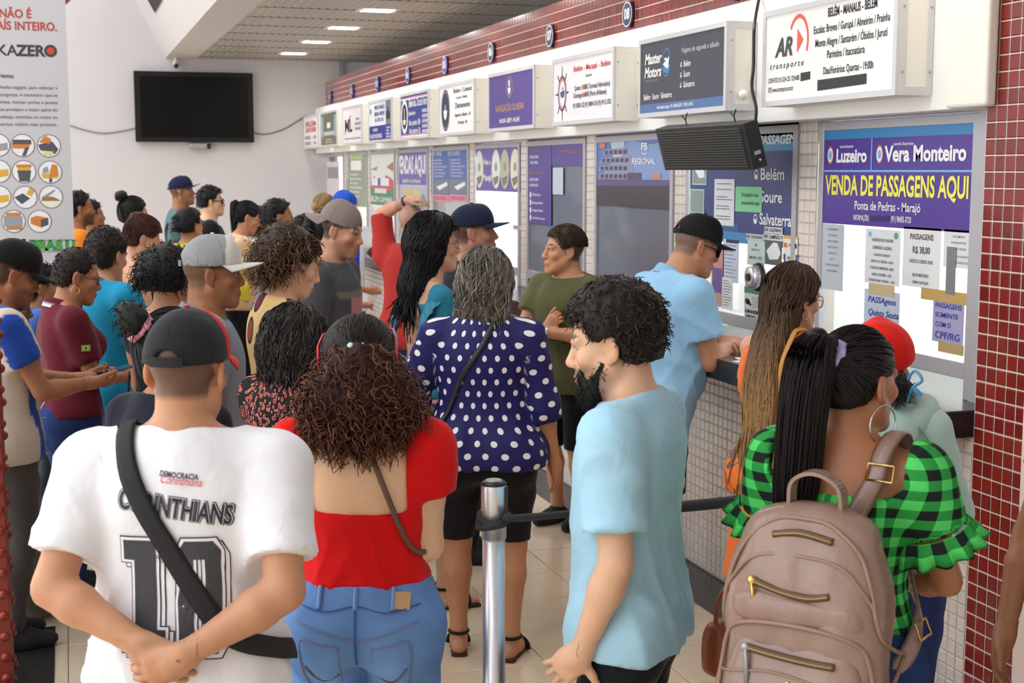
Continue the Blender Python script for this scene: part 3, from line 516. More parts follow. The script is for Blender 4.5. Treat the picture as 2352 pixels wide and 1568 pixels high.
def d_w7a(p):
    O = ink(196, 130, 96); p.text('MACAPÁ - BELÉM', .35, .91, .03, O, w=.55); p.text('SEGUNDA-FEIRA', .28, .83, .035, WHITE_I, w=.38); p.text('SEXTA-FEIRA', .28, .76, .035, WHITE_I, w=.34); p.text('BELÉM - MACAPÁ', .35, .63, .03, O, w=.55); p.text('QUARTA-FEIRA', .28, .55, .035, WHITE_I, w=.4); p.text('DOMINGO', .27, .48, .035, WHITE_I, w=.38)
    for i in range(4): p.ell(.13, .36-.095*i, .035, .04, WHITE_I, 2); p.text(('99150-4210', '@navegacaooliveira', 'navegacao.oliveira', 'navoliveira.com')[i], .2, .36-.095*i, .034, WHITE_I, w=(.36, .46, .46, .54)[i], align='LEFT')
poster('window_poster', 1213, 330, 1267, 512, 'tall purple schedule poster with gold and white print', ink(84, 68, 150), d_w7a); poster('window_poster', 1268, 326, 1342, 381, 'wide purple strip poster beside the tall schedule', ink(84, 68, 150), lambda p: p.text('COMPRE SUA PASSAGEM AQUI', .62, .55, .13, ink(196, 130, 96), w=.66))
poster('paper_notice', 1270, 385, 1294, 446, 'plain pale sheet under the purple strip', ink(196, 206, 220, .7), None, group='notices on the glass')
def d_w6(p):
    for x, c in ((.085, ink(226, 226, 210)), (.48, ink(228, 234, 224)), (.68, ink(196, 190, 160)), (.90, ink(232, 228, 208))): p.ell(x, .5, .10, .44, c, 2); p.poly([(x-.07, .3), (x+.06, .36), (x+.05, .22), (x-.03, .12)], ink(130, 126, 104), 3); p.ell(x, .55, .03, .1, ink(150, 160, 150), 3)
    p.text('Viva o', .27, .66, .13, WHITE_I, w=.17, bold=.03); p.text('Marajó', .28, .30, .15, WHITE_I, w=.2, bold=.03)
poster('window_poster', 1094, 340, 1195, 437, 'purple strip poster with four oval travel photos', ink(106, 92, 168), d_w6)
poster('paper_notice', 1178, 516, 1196, 528, 'tiny red and green sale sign low on the bright glass', ink(236, 236, 232), lambda p: p.text('VENDA', .5, .6, .6, RED, w=.7), group='notices on the glass')
def d_w5(p):
    p.rect(0, 0, 1, .14, ink(226, 150, 170)); p.rect(0, .16, 1, .42, ink(120, 126, 140)); p.text('SOURE', .28, .90, .08, ink(206, 206, 230), w=.7, bold=.02); p.lines(.1, .95, [.78, .72, .66, .6, .54, .48], ink(180, 180, 220), .03, seed=20); p.poly([(.3, .28), (.9, .38), (.95, .32), (.5, .22)], WHITE_I, 3); p.text('PASSAGENS', .5, .07, .08, RED, w=.8)
poster('window_poster', 990, 342, 1031, 462, 'narrow blue boat poster, the farther of a joined pair', ink(76, 104, 172), d_w5); poster('window_poster', 1032, 341, 1072, 462, 'narrow blue boat poster, the nearer of a joined pair', ink(76, 104, 172), d_w5)
poster('window_poster', 912, 346, 981, 423, 'violet and white poster with tall white letters', ink(112, 100, 178), lambda p: (p.text('VENDAS AQUI', .5, .55, .52, WHITE_I, w=.94, bold=.04), p.text('BELÉM & CAMARÁ', .5, .10, .10, WHITE_I, w=.6, bold=.02))); poster('window_poster', 913, 424, 981, 480, 'grey and violet poster with two yellow tabs', ink(196, 192, 206), lambda p: (p.rect(.25, .6, .48, .85, ink(226, 200, 110)), p.rect(.52, .6, .75, .85, ink(226, 200, 110)), p.rect(.25, .1, .75, .5, ink(140, 128, 190)), p.ell(.88, .4, .08, .3, ink(140, 146, 140))))
poster('window_poster', 849, 348, 905, 468, 'green, red and white poster for the Camará crossing', ink(226, 232, 222), lambda p: (p.rect(0, 0, 1, .34, GREEN), p.ell(.5, .40, .5, .16, ink(206, 92, 92), 2), p.rect(.08, .36, .80, .50, ink(236, 236, 244), 3), p.rect(.24, .50, .66, .60, ink(244, 226, 220), 3), p.rect(.22, .22, .70, .31, ink(226, 226, 224), 3), p.text('BELÉM-CAMARÁ', .5, .10, .10, WHITE_I, w=.9, bold=.02, lay=4), p.rect(.36, .36, .46, .5, BLUE, 4), p.poly([(.05, .66), (.35, .72), (.3, .64)], GREYI, 2), p.poly([(.7, .7), (.98, .8), (.98, .62)], ink(180, 120, 100), 2)))
poster('window_poster', 795, 350, 841, 470, 'pale olive poster with light green heading', ink(150, 158, 140), lambda p: (p.rect(.2, .86, .85, 1, ink(186, 206, 130)), p.rect(.25, .66, .78, .84, ink(244, 246, 232), 2), p.rect(0, .5, .12, 1, ink(190, 206, 220), 2), p.lines(.2, .85, [.58, .5, .42, .34, .26, .18], ink(214, 216, 204), .04, seed=22)))
poster('window_poster', 749, 372, 779, 470, 'white and grey sheet leaning at the last window', ink(226, 214, 218), lambda p: p.rect(.12, .62, .92, .88, ink(150, 148, 156)))
# ---- intercom on window 9
y, z = on_x(1742, 636, XW-.02); e = empty('intercom', (XW-.02, y, z)); tag(e, 'round silver and black speaking intercom on the window glass', 'intercom')
b = MB(); b.lathe([(.05, 0), (.055, .01), (.05, .045), (.03, .05)], 24); o = b.build('ring', M_CHROME, e, smooth=True); o.data.transform(Matrix.Rotation(-math.pi/2, 4, 'Y')); b = MB(); b.lathe([(.062, -.006), (.066, .0), (.062, .012), (.048, .014)], 24); o = b.build('rubber', M_BLACK, e, smooth=True); o.data.transform(Matrix.Rotation(-math.pi/2, 4, 'Y')); b = MB(); b.lathe([(.018, .05), (.018, .056)], 16); o = b.build('speaker', M_BLACK, e); o.data.transform(Matrix.Rotation(-math.pi/2, 4, 'Y'))
# ---- hanging LED display
y0, z0 = on_x(1620, 338, 2.66); e = empty('display_panel', (2.66, y0, z0)); e.rotation_euler = (0, math.radians(-16), math.radians(3)); tag(e, 'black ribbed display panel hanging tilted from the sign ledge', 'display')
boxo('housing', (-.02, -.40, -.098), (.05, .40, .098), mat('panel_black', (.022, .022, .022), .45), e, bevel=.004); b = MB()
for k in range(15): boxo('louvre', (-.028, -.375, -.082+.0112*k), (-.018, .375, -.0755+.0112*k), mat('louvre_grey', (.055, .055, .05), .5), e)
for yy in (-.27, .16): b.tube([(.02, yy, .098), (.02, yy, .125), (.03, yy-.012, .15)], .003, 5); b.tube([(.02, yy, .12), (.01, yy+.01, .145)], .0025, 5)
b.build('hook', M_DARK, e); boxo('socket', (.0, -.404, -.04), (.03, -.398, -.025), M_CHROME, e); s_ = MB(); s_.sphere((.02, -.402, -.065), .006); s_.build('knob', M_CHROME, e)
def cable3(name, pts, r, label, m=M_BLACK): b = MB(); b.tube(smooth_path(pts, 8), r, 7); return tag(b.build(name, m, smooth=True), label, 'cable')
q = lambda px, py, X: (X, *on_x(px, py, X)); cable3('power_cable', [q(1745, -10, 2.86), q(1733, 60, 2.70), q(1731, 150, 2.69), q(1727, 200, 2.69), q(1737, 250, 2.69), q(1732, 295, 2.69), q(1728, 312, 2.69)], .007, 'black power cable draped past the slate sign to the display panel')
wall_cable('wall_cable', [(160, 288), (200, 300), (240, 306), (285, 300), (310, 294)], 'thin grey cable sagging on the white wall up to the television edge'); wall_cable('wall_cable', [(578, 303), (610, 308), (650, 297), (680, 280), (702, 266)], 'thin grey cable sagging from the television to the red headline sign')
s_ = MB(); s_.lathe([(.018, 0), (.022, .012), (.012, .03)], 16); yv, zv = 5.50-.012, 2.27; k_ = s_.build('sensor_knob', M_WHITE, smooth=True); k_.data.transform(Matrix.Rotation(math.pi/2, 4, 'X')); k_.location = (2.80, 5.519, 2.255); tag(k_, 'white round sensor knob on the side of the slate sign', 'sensor')
# ---- hanging campaign banner at left
bx, by = .033, 7.95
bn = boxo('campaign_banner', (-.92, by, 1.425), (bx, by+.012, 3.35), mat('vinyl', srgb(196, 196, 199), .45, var=.03, scale=2)); tag(bn, 'tall grey campaign banner with red headline and round icons', 'banner')
p = Print(.95, 1.925)
px2 = lambda px, py: ((on_y(px, py, by)[0]+.917)/.95, (on_y(px, py, by)[1]-1.425)/1.925)
def bt(t, px0, px1, py, hpx, m, **kw):
    a, bb_ = px2(px0, py), px2(px1, py); p.text(t, bb_[0], a[1], hpx/2352*36/36*.0+hpx*(by/3200)*1.03/1.925, m, align='RIGHT', w=None, **kw)
RB, DG = ink(186, 72, 66), ink(66, 68, 70)
bt('UM MOSQUITO NÃO É', 0, 72, 31, 18, RB, bold=.02, sx=.86); bt('MAIS FORTE QUE UM PAÍS INTEIRO.', 0, 131, 59, 18, RB, bold=.02, sx=.86); bt('ZIKA', 0, 40, 116, 23, DG); bt('ZER', 0, 102, 116, 23, DG, bold=.035)
for a, (cx, cy) in enumerate([(116, 117)]): u, v = px2(cx, cy); p.ell(u, v, .034, .0167, DG, 2); p.ell(u, v, .020, .0098, ink(206, 72, 52), 3)
bt('O Ministério da Saúde orienta:', 0, 33, 174, 9, DG)
for i, t in enumerate(('Para combater o Aedes aegypti, para reforçar a', 'dengue, zika e chikungunya, é necessário que se', 'use telas e repelentes, manter portas e janelas', 'fechadas, roupas que protejam a maior parte do', 'corpo. Febre, dor de cabeça, manchas no corpo ou', 'dores, procure o serviço médico mais próximo.')): bt(t, 0, 132, 200+17*i, 7, ink(120, 122, 126))
icons = [(52, 334), (112, 335), (-5, 333), (55, 394), (115, 395), (-3, 393), (58, 453), (117, 452), (-2, 452), (31, 508), (91, 508)]
OR, YE, DK, SL = ink(206, 130, 62), ink(214, 172, 70), ink(84, 86, 92), ink(150, 154, 162)
for i, (cx, cy) in enumerate(icons):
    u, v = px2(cx, cy); sx, sy = .061/.95, .061/1.925; p.ring(u, v, sx, sy, .05, ink(104, 92, 96), 3); p.ell(u, v, sx*.96, sy*.96, ink(232, 232, 234), 1)
    P = lambda pts, m, lay=2: p.poly([(u+x*sx, v+y*sy) for x, y in pts], m, lay)
    if i == 0: P([(-.8, .5), (.7, .5), (.75, .1), (-.85, .1)], DK); P([(-.9, .1), (.6, .1), (.5, -.25), (-.85, -.25)], OR, 3); P([(.2, -.2), (.5, -.2), (.2, -.9), (-.1, -.9)], DK, 3)
    elif i == 1: P([(-.8, .3), (-.3, .9), (.2, .6), (.1, .2)], OR, 3); P([(-.9, .1), (.3, .4), (.8, -.3), (.5, -.7), (-.7, -.4)], DK); P([(-.6, -.4), (.4, -.5), (.2, -.85), (-.4, -.8)], ink(222, 206, 150), 3)
    elif i == 3: P([(-.6, .35), (.6, .35), (.65, .62), (-.6, .62)], OR, 3); P([(-.55, .1), (.6, .1), (.45, -.85), (-.4, -.85)], DK); P([(-.5, .1), (.55, .1), (.5, .35), (-.5, .35)], YE, 3)
    elif i == 4: P([(.0, .1), (.2, .7), (.6, .6), (.7, -.3), (-.1, -.5)], OR, 3); P([(-.75, -.1), (.75, -.1), (.6, -.55), (-.6, -.55)], YE); P([(-.6, .3), (-.2, .5), (-.1, 0), (-.6, -.1)], SL, 2); P([(-.1, -.55), (.15, -.55), (.15, -.9), (-.1, -.9)], DK)
    elif i == 6: P([(-.9, 0), (-.2, .35), (.4, -.1), (-.3, -.6)], DK); P([(.1, .3), (.4, .85), (.8, .6), (.5, .1)], YE, 3)
    elif i == 7: P([(-.6, .1), (.3, .65), (.4, .55), (-.45, -.1)], SL, 3); P([(-.8, -.35), (-.7, .05), (.2, .0), (.85, -.35)], ink(150, 120, 70)); P([(-.7, -.4), (.7, -.4), (.4, -.8), (-.4, -.8)], ink(236, 226, 206), 2)
    elif i == 9: P([(-.8, .45), (.75, .45), (.75, -.45), (-.8, -.45)], SL, 3); P([(-.6, .75), (.6, .75), (.7, -.75), (-.6, -.75)], OR, 2)
    elif i == 10: P([(-.75, .3), (-.2, .5), (.7, .3), (.7, -.3), (.1, -.55), (-.75, -.2)], OR, 2); P([(.1, .15), (.72, .3), (.72, -.3), (.1, -.55)], DK, 3)
    else: P([(-.7, 0), (.8, .2), (.8, -.4), (-.4, -.6)], YE if i != 2 else SL)
GB = ink(64, 150, 76); 
for i, ch in enumerate('BRASIL'):
    u, v = px2(78+19*i, 564); p.text(ch, u, v, 20*(by/3200)*1.03/1.925, GB if i % 2 == 0 else ink(80, 160, 70), bold=.08)
u, v = px2(124, 552); p.text('GOVERNO FEDERAL', u, v, 5*(by/3200)/1.925, GREYI, w=.28); u, v = px2(124, 577); p.text('PÁTRIA EDUCADORA', u, v, 5*(by/3200)/1.925, GREYI, w=.28)
p.build(bn, Matrix(((1, 0, 0, -.917), (0, 0, -1, by-.0006), (0, 1, 0, 1.425), (0, 0, 0, 1))))
boxo('batten', (-.93, by-.006, 1.385), (bx+.004, by+.018, 1.428), M_WHITE, bn)
for xx in (-.6, -.1): c_ = MB(); c_.tube([(xx, by+.006, 3.35), (xx, by+.006, 4.4)], .004, 6); c_.build('hanging_cord', M_GREYM, bn)
M_RUST = mat('red_iron', srgb(128, 46, 34), .45, .2, var=.12, scale=9)
# ---- riveted red iron column near the left edge, red framing below the banner
cx_, cy_ = -.298, 5.30; e = empty('iron_column', (cx_, cy_, 0)); tag(e, 'dark red riveted iron column at the left of the hall', 'column')
boxo('web', (-.35, -.008, 0), (.0, .008, 4.4), M_RUST, e); boxo('flange', (-.03, -.09, 0), (.048, .09, 4.4), M_RUST, e, bevel=.004); boxo('base_plate', (-.2, -.12, 0), (.052, .12, .03), M_RUST, e)
rv_ = MB(); rv_.sphere((0, 0, 0), (.013, .017, .017), 10, 6); rme = rv_.mesh('rivet', True); rme.materials.append(mat('red_rivet', srgb(140, 52, 40), .3, .2))
for k in range(46):
    o = link('rivet', rme, e); o.location = (.05, -.055 if k % 2 else .05, .10+k*.062)
r_ = Matrix.Rotation(math.pi/2, 4, 'Z'); rme2 = rv_.mesh('rivet', True); rme2.transform(r_); rme2.materials.append(MATS['red_rivet'])
for k in range(40): o = link('rivet', rme2, e); o.location = (.026, -.092, .1+k*.078)
b = MB(); b.box((-1.0, 8.55, 0), (.05, 8.65, 1.36)); o = b.build('kiosk_screen', M_RUST); tag(o, 'dull red metal screen standing under the campaign banner', 'screen')
boxo('rail', (-1.0, 8.52, 1.30), (.06, 8.68, 1.40), M_RUST, o)
xb, zb_ = on_y(150, -8, 15.5); b = MB(); b.obox((xb+.1, 15.5, zb_+.12), (.9, .16, .16), Matrix.Rotation(math.radians(-42), 3, 'Y')); structure(b.build('trim_roof_beam', M_RUST))
# ---- queue barrier
def stanchion(px, py, dep, label):
    p = at_d(px, py, dep); e = empty('queue_post', (p[0], p[1], 0)); tag(e, label, 'barrier post', 'queue barrier posts'); zt = p[2]
    b = MB(); b.lathe([(.16, 0), (.16, .012), (.15, .02), (.04, .03)], 40); b.build('base', M_DARK, e, smooth=False); b = MB(); b.lathe([(.0285, .02), (.0285, zt-.075)], 32); b.build('post', M_CHROME, e, smooth=True)
    b = MB(); b.lathe([(.0315, zt-.14), (.0315, zt-.008), (.029, zt)], 32); b.build('cassette', M_CHROME, e, smooth=True); b = MB(); b.lathe([(.0315, zt-.005), (.0325, zt), (.024, zt+.006), (.0, zt+.0065)], 32); b.build('cap', M_BLACK, e, smooth=True); b = MB(); b.lathe([(.021, zt+.006), (.019, zt+.008)], 24); b.build('cap_badge', M_GREYM, e)
    for a in (-.6, .9): c_, s2 = math.cos(a), math.sin(a); bb = MB(); bb.obox((.0325*c_*1.0, .0325*s2, zt-.045), (.004, .016, .075), Matrix.Rotation(a, 3, 'Z')); bb.build('belt_slot', M_BLACK, e)
    return e, p
# ------------------------------------------------------------------ smooth organic surfaces: a distance field turned into one closed skin
f32 = np.float32
def smin(a, b, k):
    if k <= 0: return np.minimum(a, b)
    h = np.maximum(k-np.abs(a-b), 0)/k; return np.minimum(a, b) - h*h*k*.25
def smax(a, b, k): return -smin(-a, -b, k)
def RX(a): a = math.radians(a); return np.array([[1,0,0],[0,math.cos(a),-math.sin(a)],[0,math.sin(a),math.cos(a)]])
def RY(a): a = math.radians(a); return np.array([[math.cos(a),0,math.sin(a)],[0,1,0],[-math.sin(a),0,math.cos(a)]])
def RZ(a): a = math.radians(a); return np.array([[math.cos(a),-math.sin(a),0],[math.sin(a),math.cos(a),0],[0,0,1]])
class Xf:
    """rigid frame"""
    def __init__(s, R=np.eye(3), t=(0, 0, 0)): s.R = np.asarray(R, float); s.t = np.asarray(t, float)
    def __call__(s, p): return np.asarray(p, float) @ s.R.T + s.t
    def v(s, p): return np.asarray(p, float) @ s.R.T
    def inv(s, P): return (np.asarray(P) - s.t) @ s.R
    def __matmul__(s, o): return Xf(s.R @ o.R, s.R @ o.t + s.t)
    def about(R, c): c = np.asarray(c, float); return Xf(R, c - R @ c)
I3 = Xf()
def P_cone(a, b, r1, r2, flat=None):
    a = np.asarray(a, float); b = np.asarray(b, float); ab = b-a; L = max(ab@ab, 1e-9); rm = max(r1, r2)
    def f(x, y, z):
        dx, dy, dz = x-a[0], y-a[1], z-a[2]; t = np.clip((dx*ab[0]+dy*ab[1]+dz*ab[2])/L, 0, 1)
        return np.sqrt((dx-t*ab[0])**2 + (dy-t*ab[1])**2 + (dz-t*ab[2])**2) - (r1+(r2-r1)*t)
    return f, np.minimum(a, b)-rm, np.maximum(a, b)+rm
def P_ell(c, r, R=np.eye(3)):
    c = np.asarray(c, float); r = np.asarray(r, float); R = np.asarray(R, float); e = np.sqrt((R**2) @ (r**2))
    def f(x, y, z):
        dx, dy, dz = x-c[0], y-c[1], z-c[2]; k0 = 0; k1 = 0
        for i in range(3):
            q = (dx*R[0, i]+dy*R[1, i]+dz*R[2, i])/r[i]; k0 = k0+q*q; k1 = k1+(q/r[i])**2
        k0 = np.sqrt(k0); k1 = np.sqrt(k1)+1e-9; return k0*(k0-1)/k1
    return f, c-e, c+e
def P_box(c, hs, R=np.eye(3), rd=.01):
    c = np.asarray(c, float); hs = np.asarray(hs, float)-rd; R = np.asarray(R, float); e = np.abs(R) @ (hs+rd)
    def f(x, y, z):
        d = [x-c[0], y-c[1], z-c[2]]; q = [np.abs(d[0]*R[0, i]+d[1]*R[1, i]+d[2]*R[2, i])-hs[i] for i in range(3)]
        return np.sqrt(sum(np.maximum(k, 0)**2 for k in q)) + np.minimum(np.maximum(q[0], np.maximum(q[1], q[2])), 0) - rd
    return f, c-e, c+e
def smooth_prof(rows, n=64):
    rows = np.asarray(rows, float); z = rows[:, 0]; zz = np.linspace(z[0], z[-1], n); out = [zz]
    m = np.gradient(rows[:, 1:], z, axis=0); i = np.clip(np.searchsorted(z, zz)-1, 0, len(z)-2); h = z[i+1]-z[i]; t = ((zz-z[i])/h)[:, None]
    y0, y1, m0, m1 = rows[i, 1:], rows[i+1, 1:], m[i]*h[:, None], m[i+1]*h[:, None]
    v = (2*t**3-3*t**2+1)*y0+(t**3-2*t**2+t)*m0+(-2*t**3+3*t**2)*y1+(t**3-t**2)*m1
    return np.c_[zz, v]
def P_loft(rows, T=I3, e=0.0, n=2.25, cap=.03):
    """rows: z, half width, half depth, centre x, centre y"""
    pr = smooth_prof(rows); z0, z1 = pr[0, 0], pr[-1, 0]; am = pr[:, 1].max()+e+np.abs(pr[:, 3]).max(); bm = pr[:, 2].max()+e+np.abs(pr[:, 4]).max()
    cs = np.array([T((sx*am, sy*bm, sz)) for sx in (-1, 1) for sy in (-1, 1) for sz in (z0, z1)])
    R, t = T.R, T.t
    def f(x, y, z):
        dx, dy, dz = x-t[0], y-t[1], z-t[2]
        lx = dx*R[0, 0]+dy*R[1, 0]+dz*R[2, 0]; ly = dx*R[0, 1]+dy*R[1, 1]+dz*R[2, 1]; lz = dx*R[0, 2]+dy*R[1, 2]+dz*R[2, 2]
        zi = np.clip(lz, z0, z1)
        a = np.interp(zi, pr[:, 0], pr[:, 1])+e; b = np.interp(zi, pr[:, 0], pr[:, 2])+e
        u = np.abs(lx-np.interp(zi, pr[:, 0], pr[:, 3]))/a; v = np.abs(ly-np.interp(zi, pr[:, 0], pr[:, 4]))/b
        rho = (u**n+v**n)**(1/n); d = (rho-1)*np.minimum(a, b)
        return smax(d, np.maximum(z0-lz, lz-z1), cap)
    return f, cs.min(0), cs.max(0)
class Field:
    def __init__(s): s.p = []; s.cuts = []
    def add(s, prim, k=.02, op='u'): s.p.append((*prim, k, op)); return s
    def cone(s, a, b, r1, r2, k=.02, op='u'): return s.add(P_cone(a, b, r1, r2), k, op)
    def chain(s, pts, rs, k=.02):
        for i in range(len(pts)-1): s.cone(pts[i], pts[i+1], rs[i], rs[i+1], k)
        return s
    def ell(s, c, r, R=np.eye(3), k=.02, op='u'): return s.add(P_ell(c, r, R), k, op)
    def cut(s, fn): s.cuts.append(fn); return s            # keep fn(x, y, z) < 0
    def bbox(s):
        lo = np.min([p[1] for p in s.p if p[4] == 'u'], 0); hi = np.max([p[2] for p in s.p if p[4] == 'u'], 0); return lo-.01, hi+.01
    def at(s, P):
        P = np.asarray(P); x, y, z = P[..., 0], P[..., 1], P[..., 2]; D = np.full(x.shape, 1.0)
        for f, lo, hi, k, op in s.p:
            d = f(x, y, z); D = smin(D, d, k) if op == 'u' else smax(D, -d, k)
        for c in s.cuts: D = np.maximum(D, c(x, y, z))
        return D
    def normal(s, P, e=.004):
        g = np.stack([s.at(P+np.eye(3)[i]*e)-s.at(P-np.eye(3)[i]*e) for i in range(3)], -1)
        return g/(np.linalg.norm(g, axis=-1, keepdims=True)+1e-9)
    def grid(s, lo, hi, h):
        n = np.maximum(np.ceil((hi-lo)/h).astype(int)+1, 3)
        ax = [(lo[i]+h*np.arange(n[i])).astype(f32) for i in range(3)]; D = np.full(n, .5, f32)
        for f, a, b, k, op in s.p:
            m = k+3*h; i0 = np.clip(np.floor((a-m-lo)/h).astype(int), 0, n); i1 = np.clip(np.ceil((b+m-lo)/h).astype(int)+1, 0, n)
            if (i1 <= i0).any(): continue
            sl = tuple(slice(i0[i], i1[i]) for i in range(3))
            d = f(ax[0][sl[0]][:, None, None], ax[1][sl[1]][None, :, None], ax[2][sl[2]][None, None, :]).astype(f32)
            D[sl] = smin(D[sl], d, k) if op == 'u' else smax(D[sl], -d, k)
        X, Y, Z = ax[0][:, None, None], ax[1][None, :, None], ax[2][None, None, :]
        for c in s.cuts: D = np.maximum(D, c(X, Y, Z).astype(f32))
        return D
    def mesh(s, h, lo=None, hi=None):
        if lo is None:
            lo, hi = s.bbox(); lo = lo-2*h; hi = hi+2*h
        return nets(s.grid(np.asarray(lo, float), np.asarray(hi, float), h), lo, h)
_CO = np.array([(i, j, k) for i in (0, 1) for j in (0, 1) for k in (0, 1)])
_ED = [(a, b) for a in range(8) for b in range(a+1, 8) if abs(_CO[a]-_CO[b]).sum() == 1]
def nets(D, lo, h):
    S = D < 0; n = np.array(D.shape)
    cnt = np.zeros(n-1, np.int8)
    for i, j, k in _CO: cnt += S[i:n[0]-1+i, j:n[1]-1+j, k:n[2]-1+k]
    act = (cnt > 0) & (cnt < 8); idx = np.full(n-1, -1, np.int32); cells = np.argwhere(act); idx[act] = np.arange(len(cells))
    if not len(cells): return np.zeros((0, 3)), np.zeros((0, 4), int)
    vals = np.stack([D[cells[:, 0]+c[0], cells[:, 1]+c[1], cells[:, 2]+c[2]] for c in _CO], 1)
    acc = np.zeros((len(cells), 3)); m = np.zeros(len(cells))
    for a, b in _ED:
        x = (vals[:, a] < 0) != (vals[:, b] < 0); t = np.where(x, vals[:, a]/(vals[:, a]-vals[:, b]+1e-12), 0)
        acc += np.where(x[:, None], _CO[a]+(_CO[b]-_CO[a])*t[:, None], 0); m += x
    V = np.asarray(lo)+h*(cells+acc/m[:, None]); Q = []
    for ax in range(3):
        o1, o2 = (ax+1) % 3, (ax+2) % 3
        sl0 = [slice(None)]*3; sl1 = [slice(None)]*3; sl0[ax] = slice(0, -1); sl1[ax] = slice(1, None)
        for s_ in (sl0, sl1): s_[o1] = slice(1, -1); s_[o2] = slice(1, -1)
        A, B = S[tuple(sl0)], S[tuple(sl1)]; e = np.argwhere(A != B)
        if not len(e): continue
        fl = A[tuple(e.T)]; c = e.copy(); c[:, o1] += 1; c[:, o2] += 1
        def g(d1, d2): q = c.copy(); q[:, o1] += d1; q[:, o2] += d2; return idx[tuple(q.T)]
        q = np.stack([g(-1, -1), g(0, -1), g(0, 0), g(-1, 0)], 1); q[~fl] = q[~fl][:, ::-1]; Q.append(q)
    Q = np.concatenate(Q); Q = Q[(Q >= 0).all(1)]; return V, Q
def join(parts):
    V, Q, o = [], [], 0
    for v, q in parts: V.append(v); Q.append(q+o); o += len(v)
    return np.concatenate(V), np.concatenate(Q)
def multires(F, h, boxes):
    """one field, finer where faces and hands are"""
    v, q = F.mesh(h); c = v[q].mean(1); keep = np.ones(len(q), bool)
    for lo, hi, _ in boxes: keep &= ~((c > np.asarray(lo)+.6*h).all(1) & (c < np.asarray(hi)-.6*h).all(1))
    q = q[keep]; used = np.unique(q); mp = np.full(len(v), -1); mp[used] = np.arange(len(used)); parts = [(v[used], mp[q])]
    for lo, hi, hf in boxes: parts.append(F.mesh(hf, lo, hi))
    return join(parts)
def fbm(P, s, seed=0):
    """cheap smooth noise from sines, for folds and fuzz"""
    r = np.random.default_rng(seed); out = 0
    for i in range(5):
        d = r.normal(size=3); d /= np.linalg.norm(d); out = out+np.sin((P @ d)*s*(1+.45*i)+r.uniform(0, 6.3)+1.7*np.sin((P @ r.normal(size=3))*s*.35))/(1+.4*i)
    return out/3

# ------------------------------------------------------------------ strands of hair as thin tubes
def tubes(C, rad, sides=3):
    """C (N,K,3) centre lines, rad (K,) or (N,K)"""
    N, K, _ = C.shape; T = np.gradient(C, axis=1); T /= np.linalg.norm(T, axis=2, keepdims=True)+1e-9
    ref = np.where(np.abs(T[..., 2:3]) < .9, np.array([0, 0, 1.]), np.array([1., 0, 0])); U = np.cross(T, ref); U /= np.linalg.norm(U, axis=2, keepdims=True)+1e-9; W = np.cross(T, U)
    rad = np.broadcast_to(rad, (N, K)); V = []
    for j in range(sides):
        a = 2*math.pi*j/sides; V.append(C+(U*math.cos(a)+W*math.sin(a))*rad[..., None])
    V = np.stack(V, 2).reshape(-1, 3); ii = np.arange(N)[:, None, None]*K*sides+np.arange(K-1)[None, :, None]*sides; j = np.arange(sides)[None, None, :]; j2 = (j+1) % sides
    Q = np.stack([ii+j, ii+j2, ii+j2+sides, ii+j+sides], -1).reshape(-1, 4); return V, Q
def seeds(V, Q, n, rng):
    a = V[Q]; ar = np.linalg.norm(np.cross(a[:, 2]-a[:, 0], a[:, 3]-a[:, 1]), axis=1); i = rng.choice(len(Q), n, p=ar/ar.sum())
    u, w = rng.random((2, n, 1)); b = a[i]; return (b[:, 0]*(1-u)+b[:, 1]*u)*(1-w)+(b[:, 3]*(1-u)+b[:, 2]*u)*w
def combed(F, P, flow, K, step, off=.002, jit=0, rng=RNG, zfree=None):
    """walk along the hair's surface following flow(p)"""
    out = [P]; J = rng.normal(size=P.shape)*jit
    for k in range(K-1):
        n = F.normal(P); f = flow(P)+J; t = f-n*(f*n).sum(1, keepdims=True); t /= np.linalg.norm(t, axis=1, keepdims=True)+1e-9
        if zfree is not None: fr = (P[:, 2] < zfree)[:, None]; t = np.where(fr, np.array((0, 0, -.6))+J*.5, t)
        P = P+t*step; d = F.at(P); pr = np.clip(d-off, -.02, .02)[:, None]; P = P-F.normal(P)*(pr if zfree is None else np.where(fr, 0, pr)); out.append(P)
    return np.stack(out, 1)
def curls(P, N_, K, length, r, turns, rng=RNG, grav=.6, out=.5, jit=.35):
    """springy locks standing off a surface"""
    n = len(P); D = N_*out+np.array([0, 0, -1.])*grav+rng.normal(size=(n, 3))*jit; D /= np.linalg.norm(D, axis=1, keepdims=True); L = length*rng.uniform(.6, 1.25, (n, 1, 1)); t = np.linspace(0, 1, K)[None, :, None]
    A = np.cross(D, rng.normal(size=(n, 3))); A /= np.linalg.norm(A, axis=1, keepdims=True); B = np.cross(D, A); ph = rng.uniform(0, 6.28, (n, 1, 1)); tw = turns*rng.uniform(.7, 1.3, (n, 1, 1))*rng.choice([-1, 1], (n, 1, 1)); rr = r*(.5+.5*t)*rng.uniform(.6, 1.3, (n, 1, 1))
    C = P[:, None]+D[:, None]*L*t+np.array([0, 0, -1.])*L*.35*t*t+(A[:, None]*np.cos(6.28*tw*t+ph)+B[:, None]*np.sin(6.28*tw*t+ph))*rr
    return C
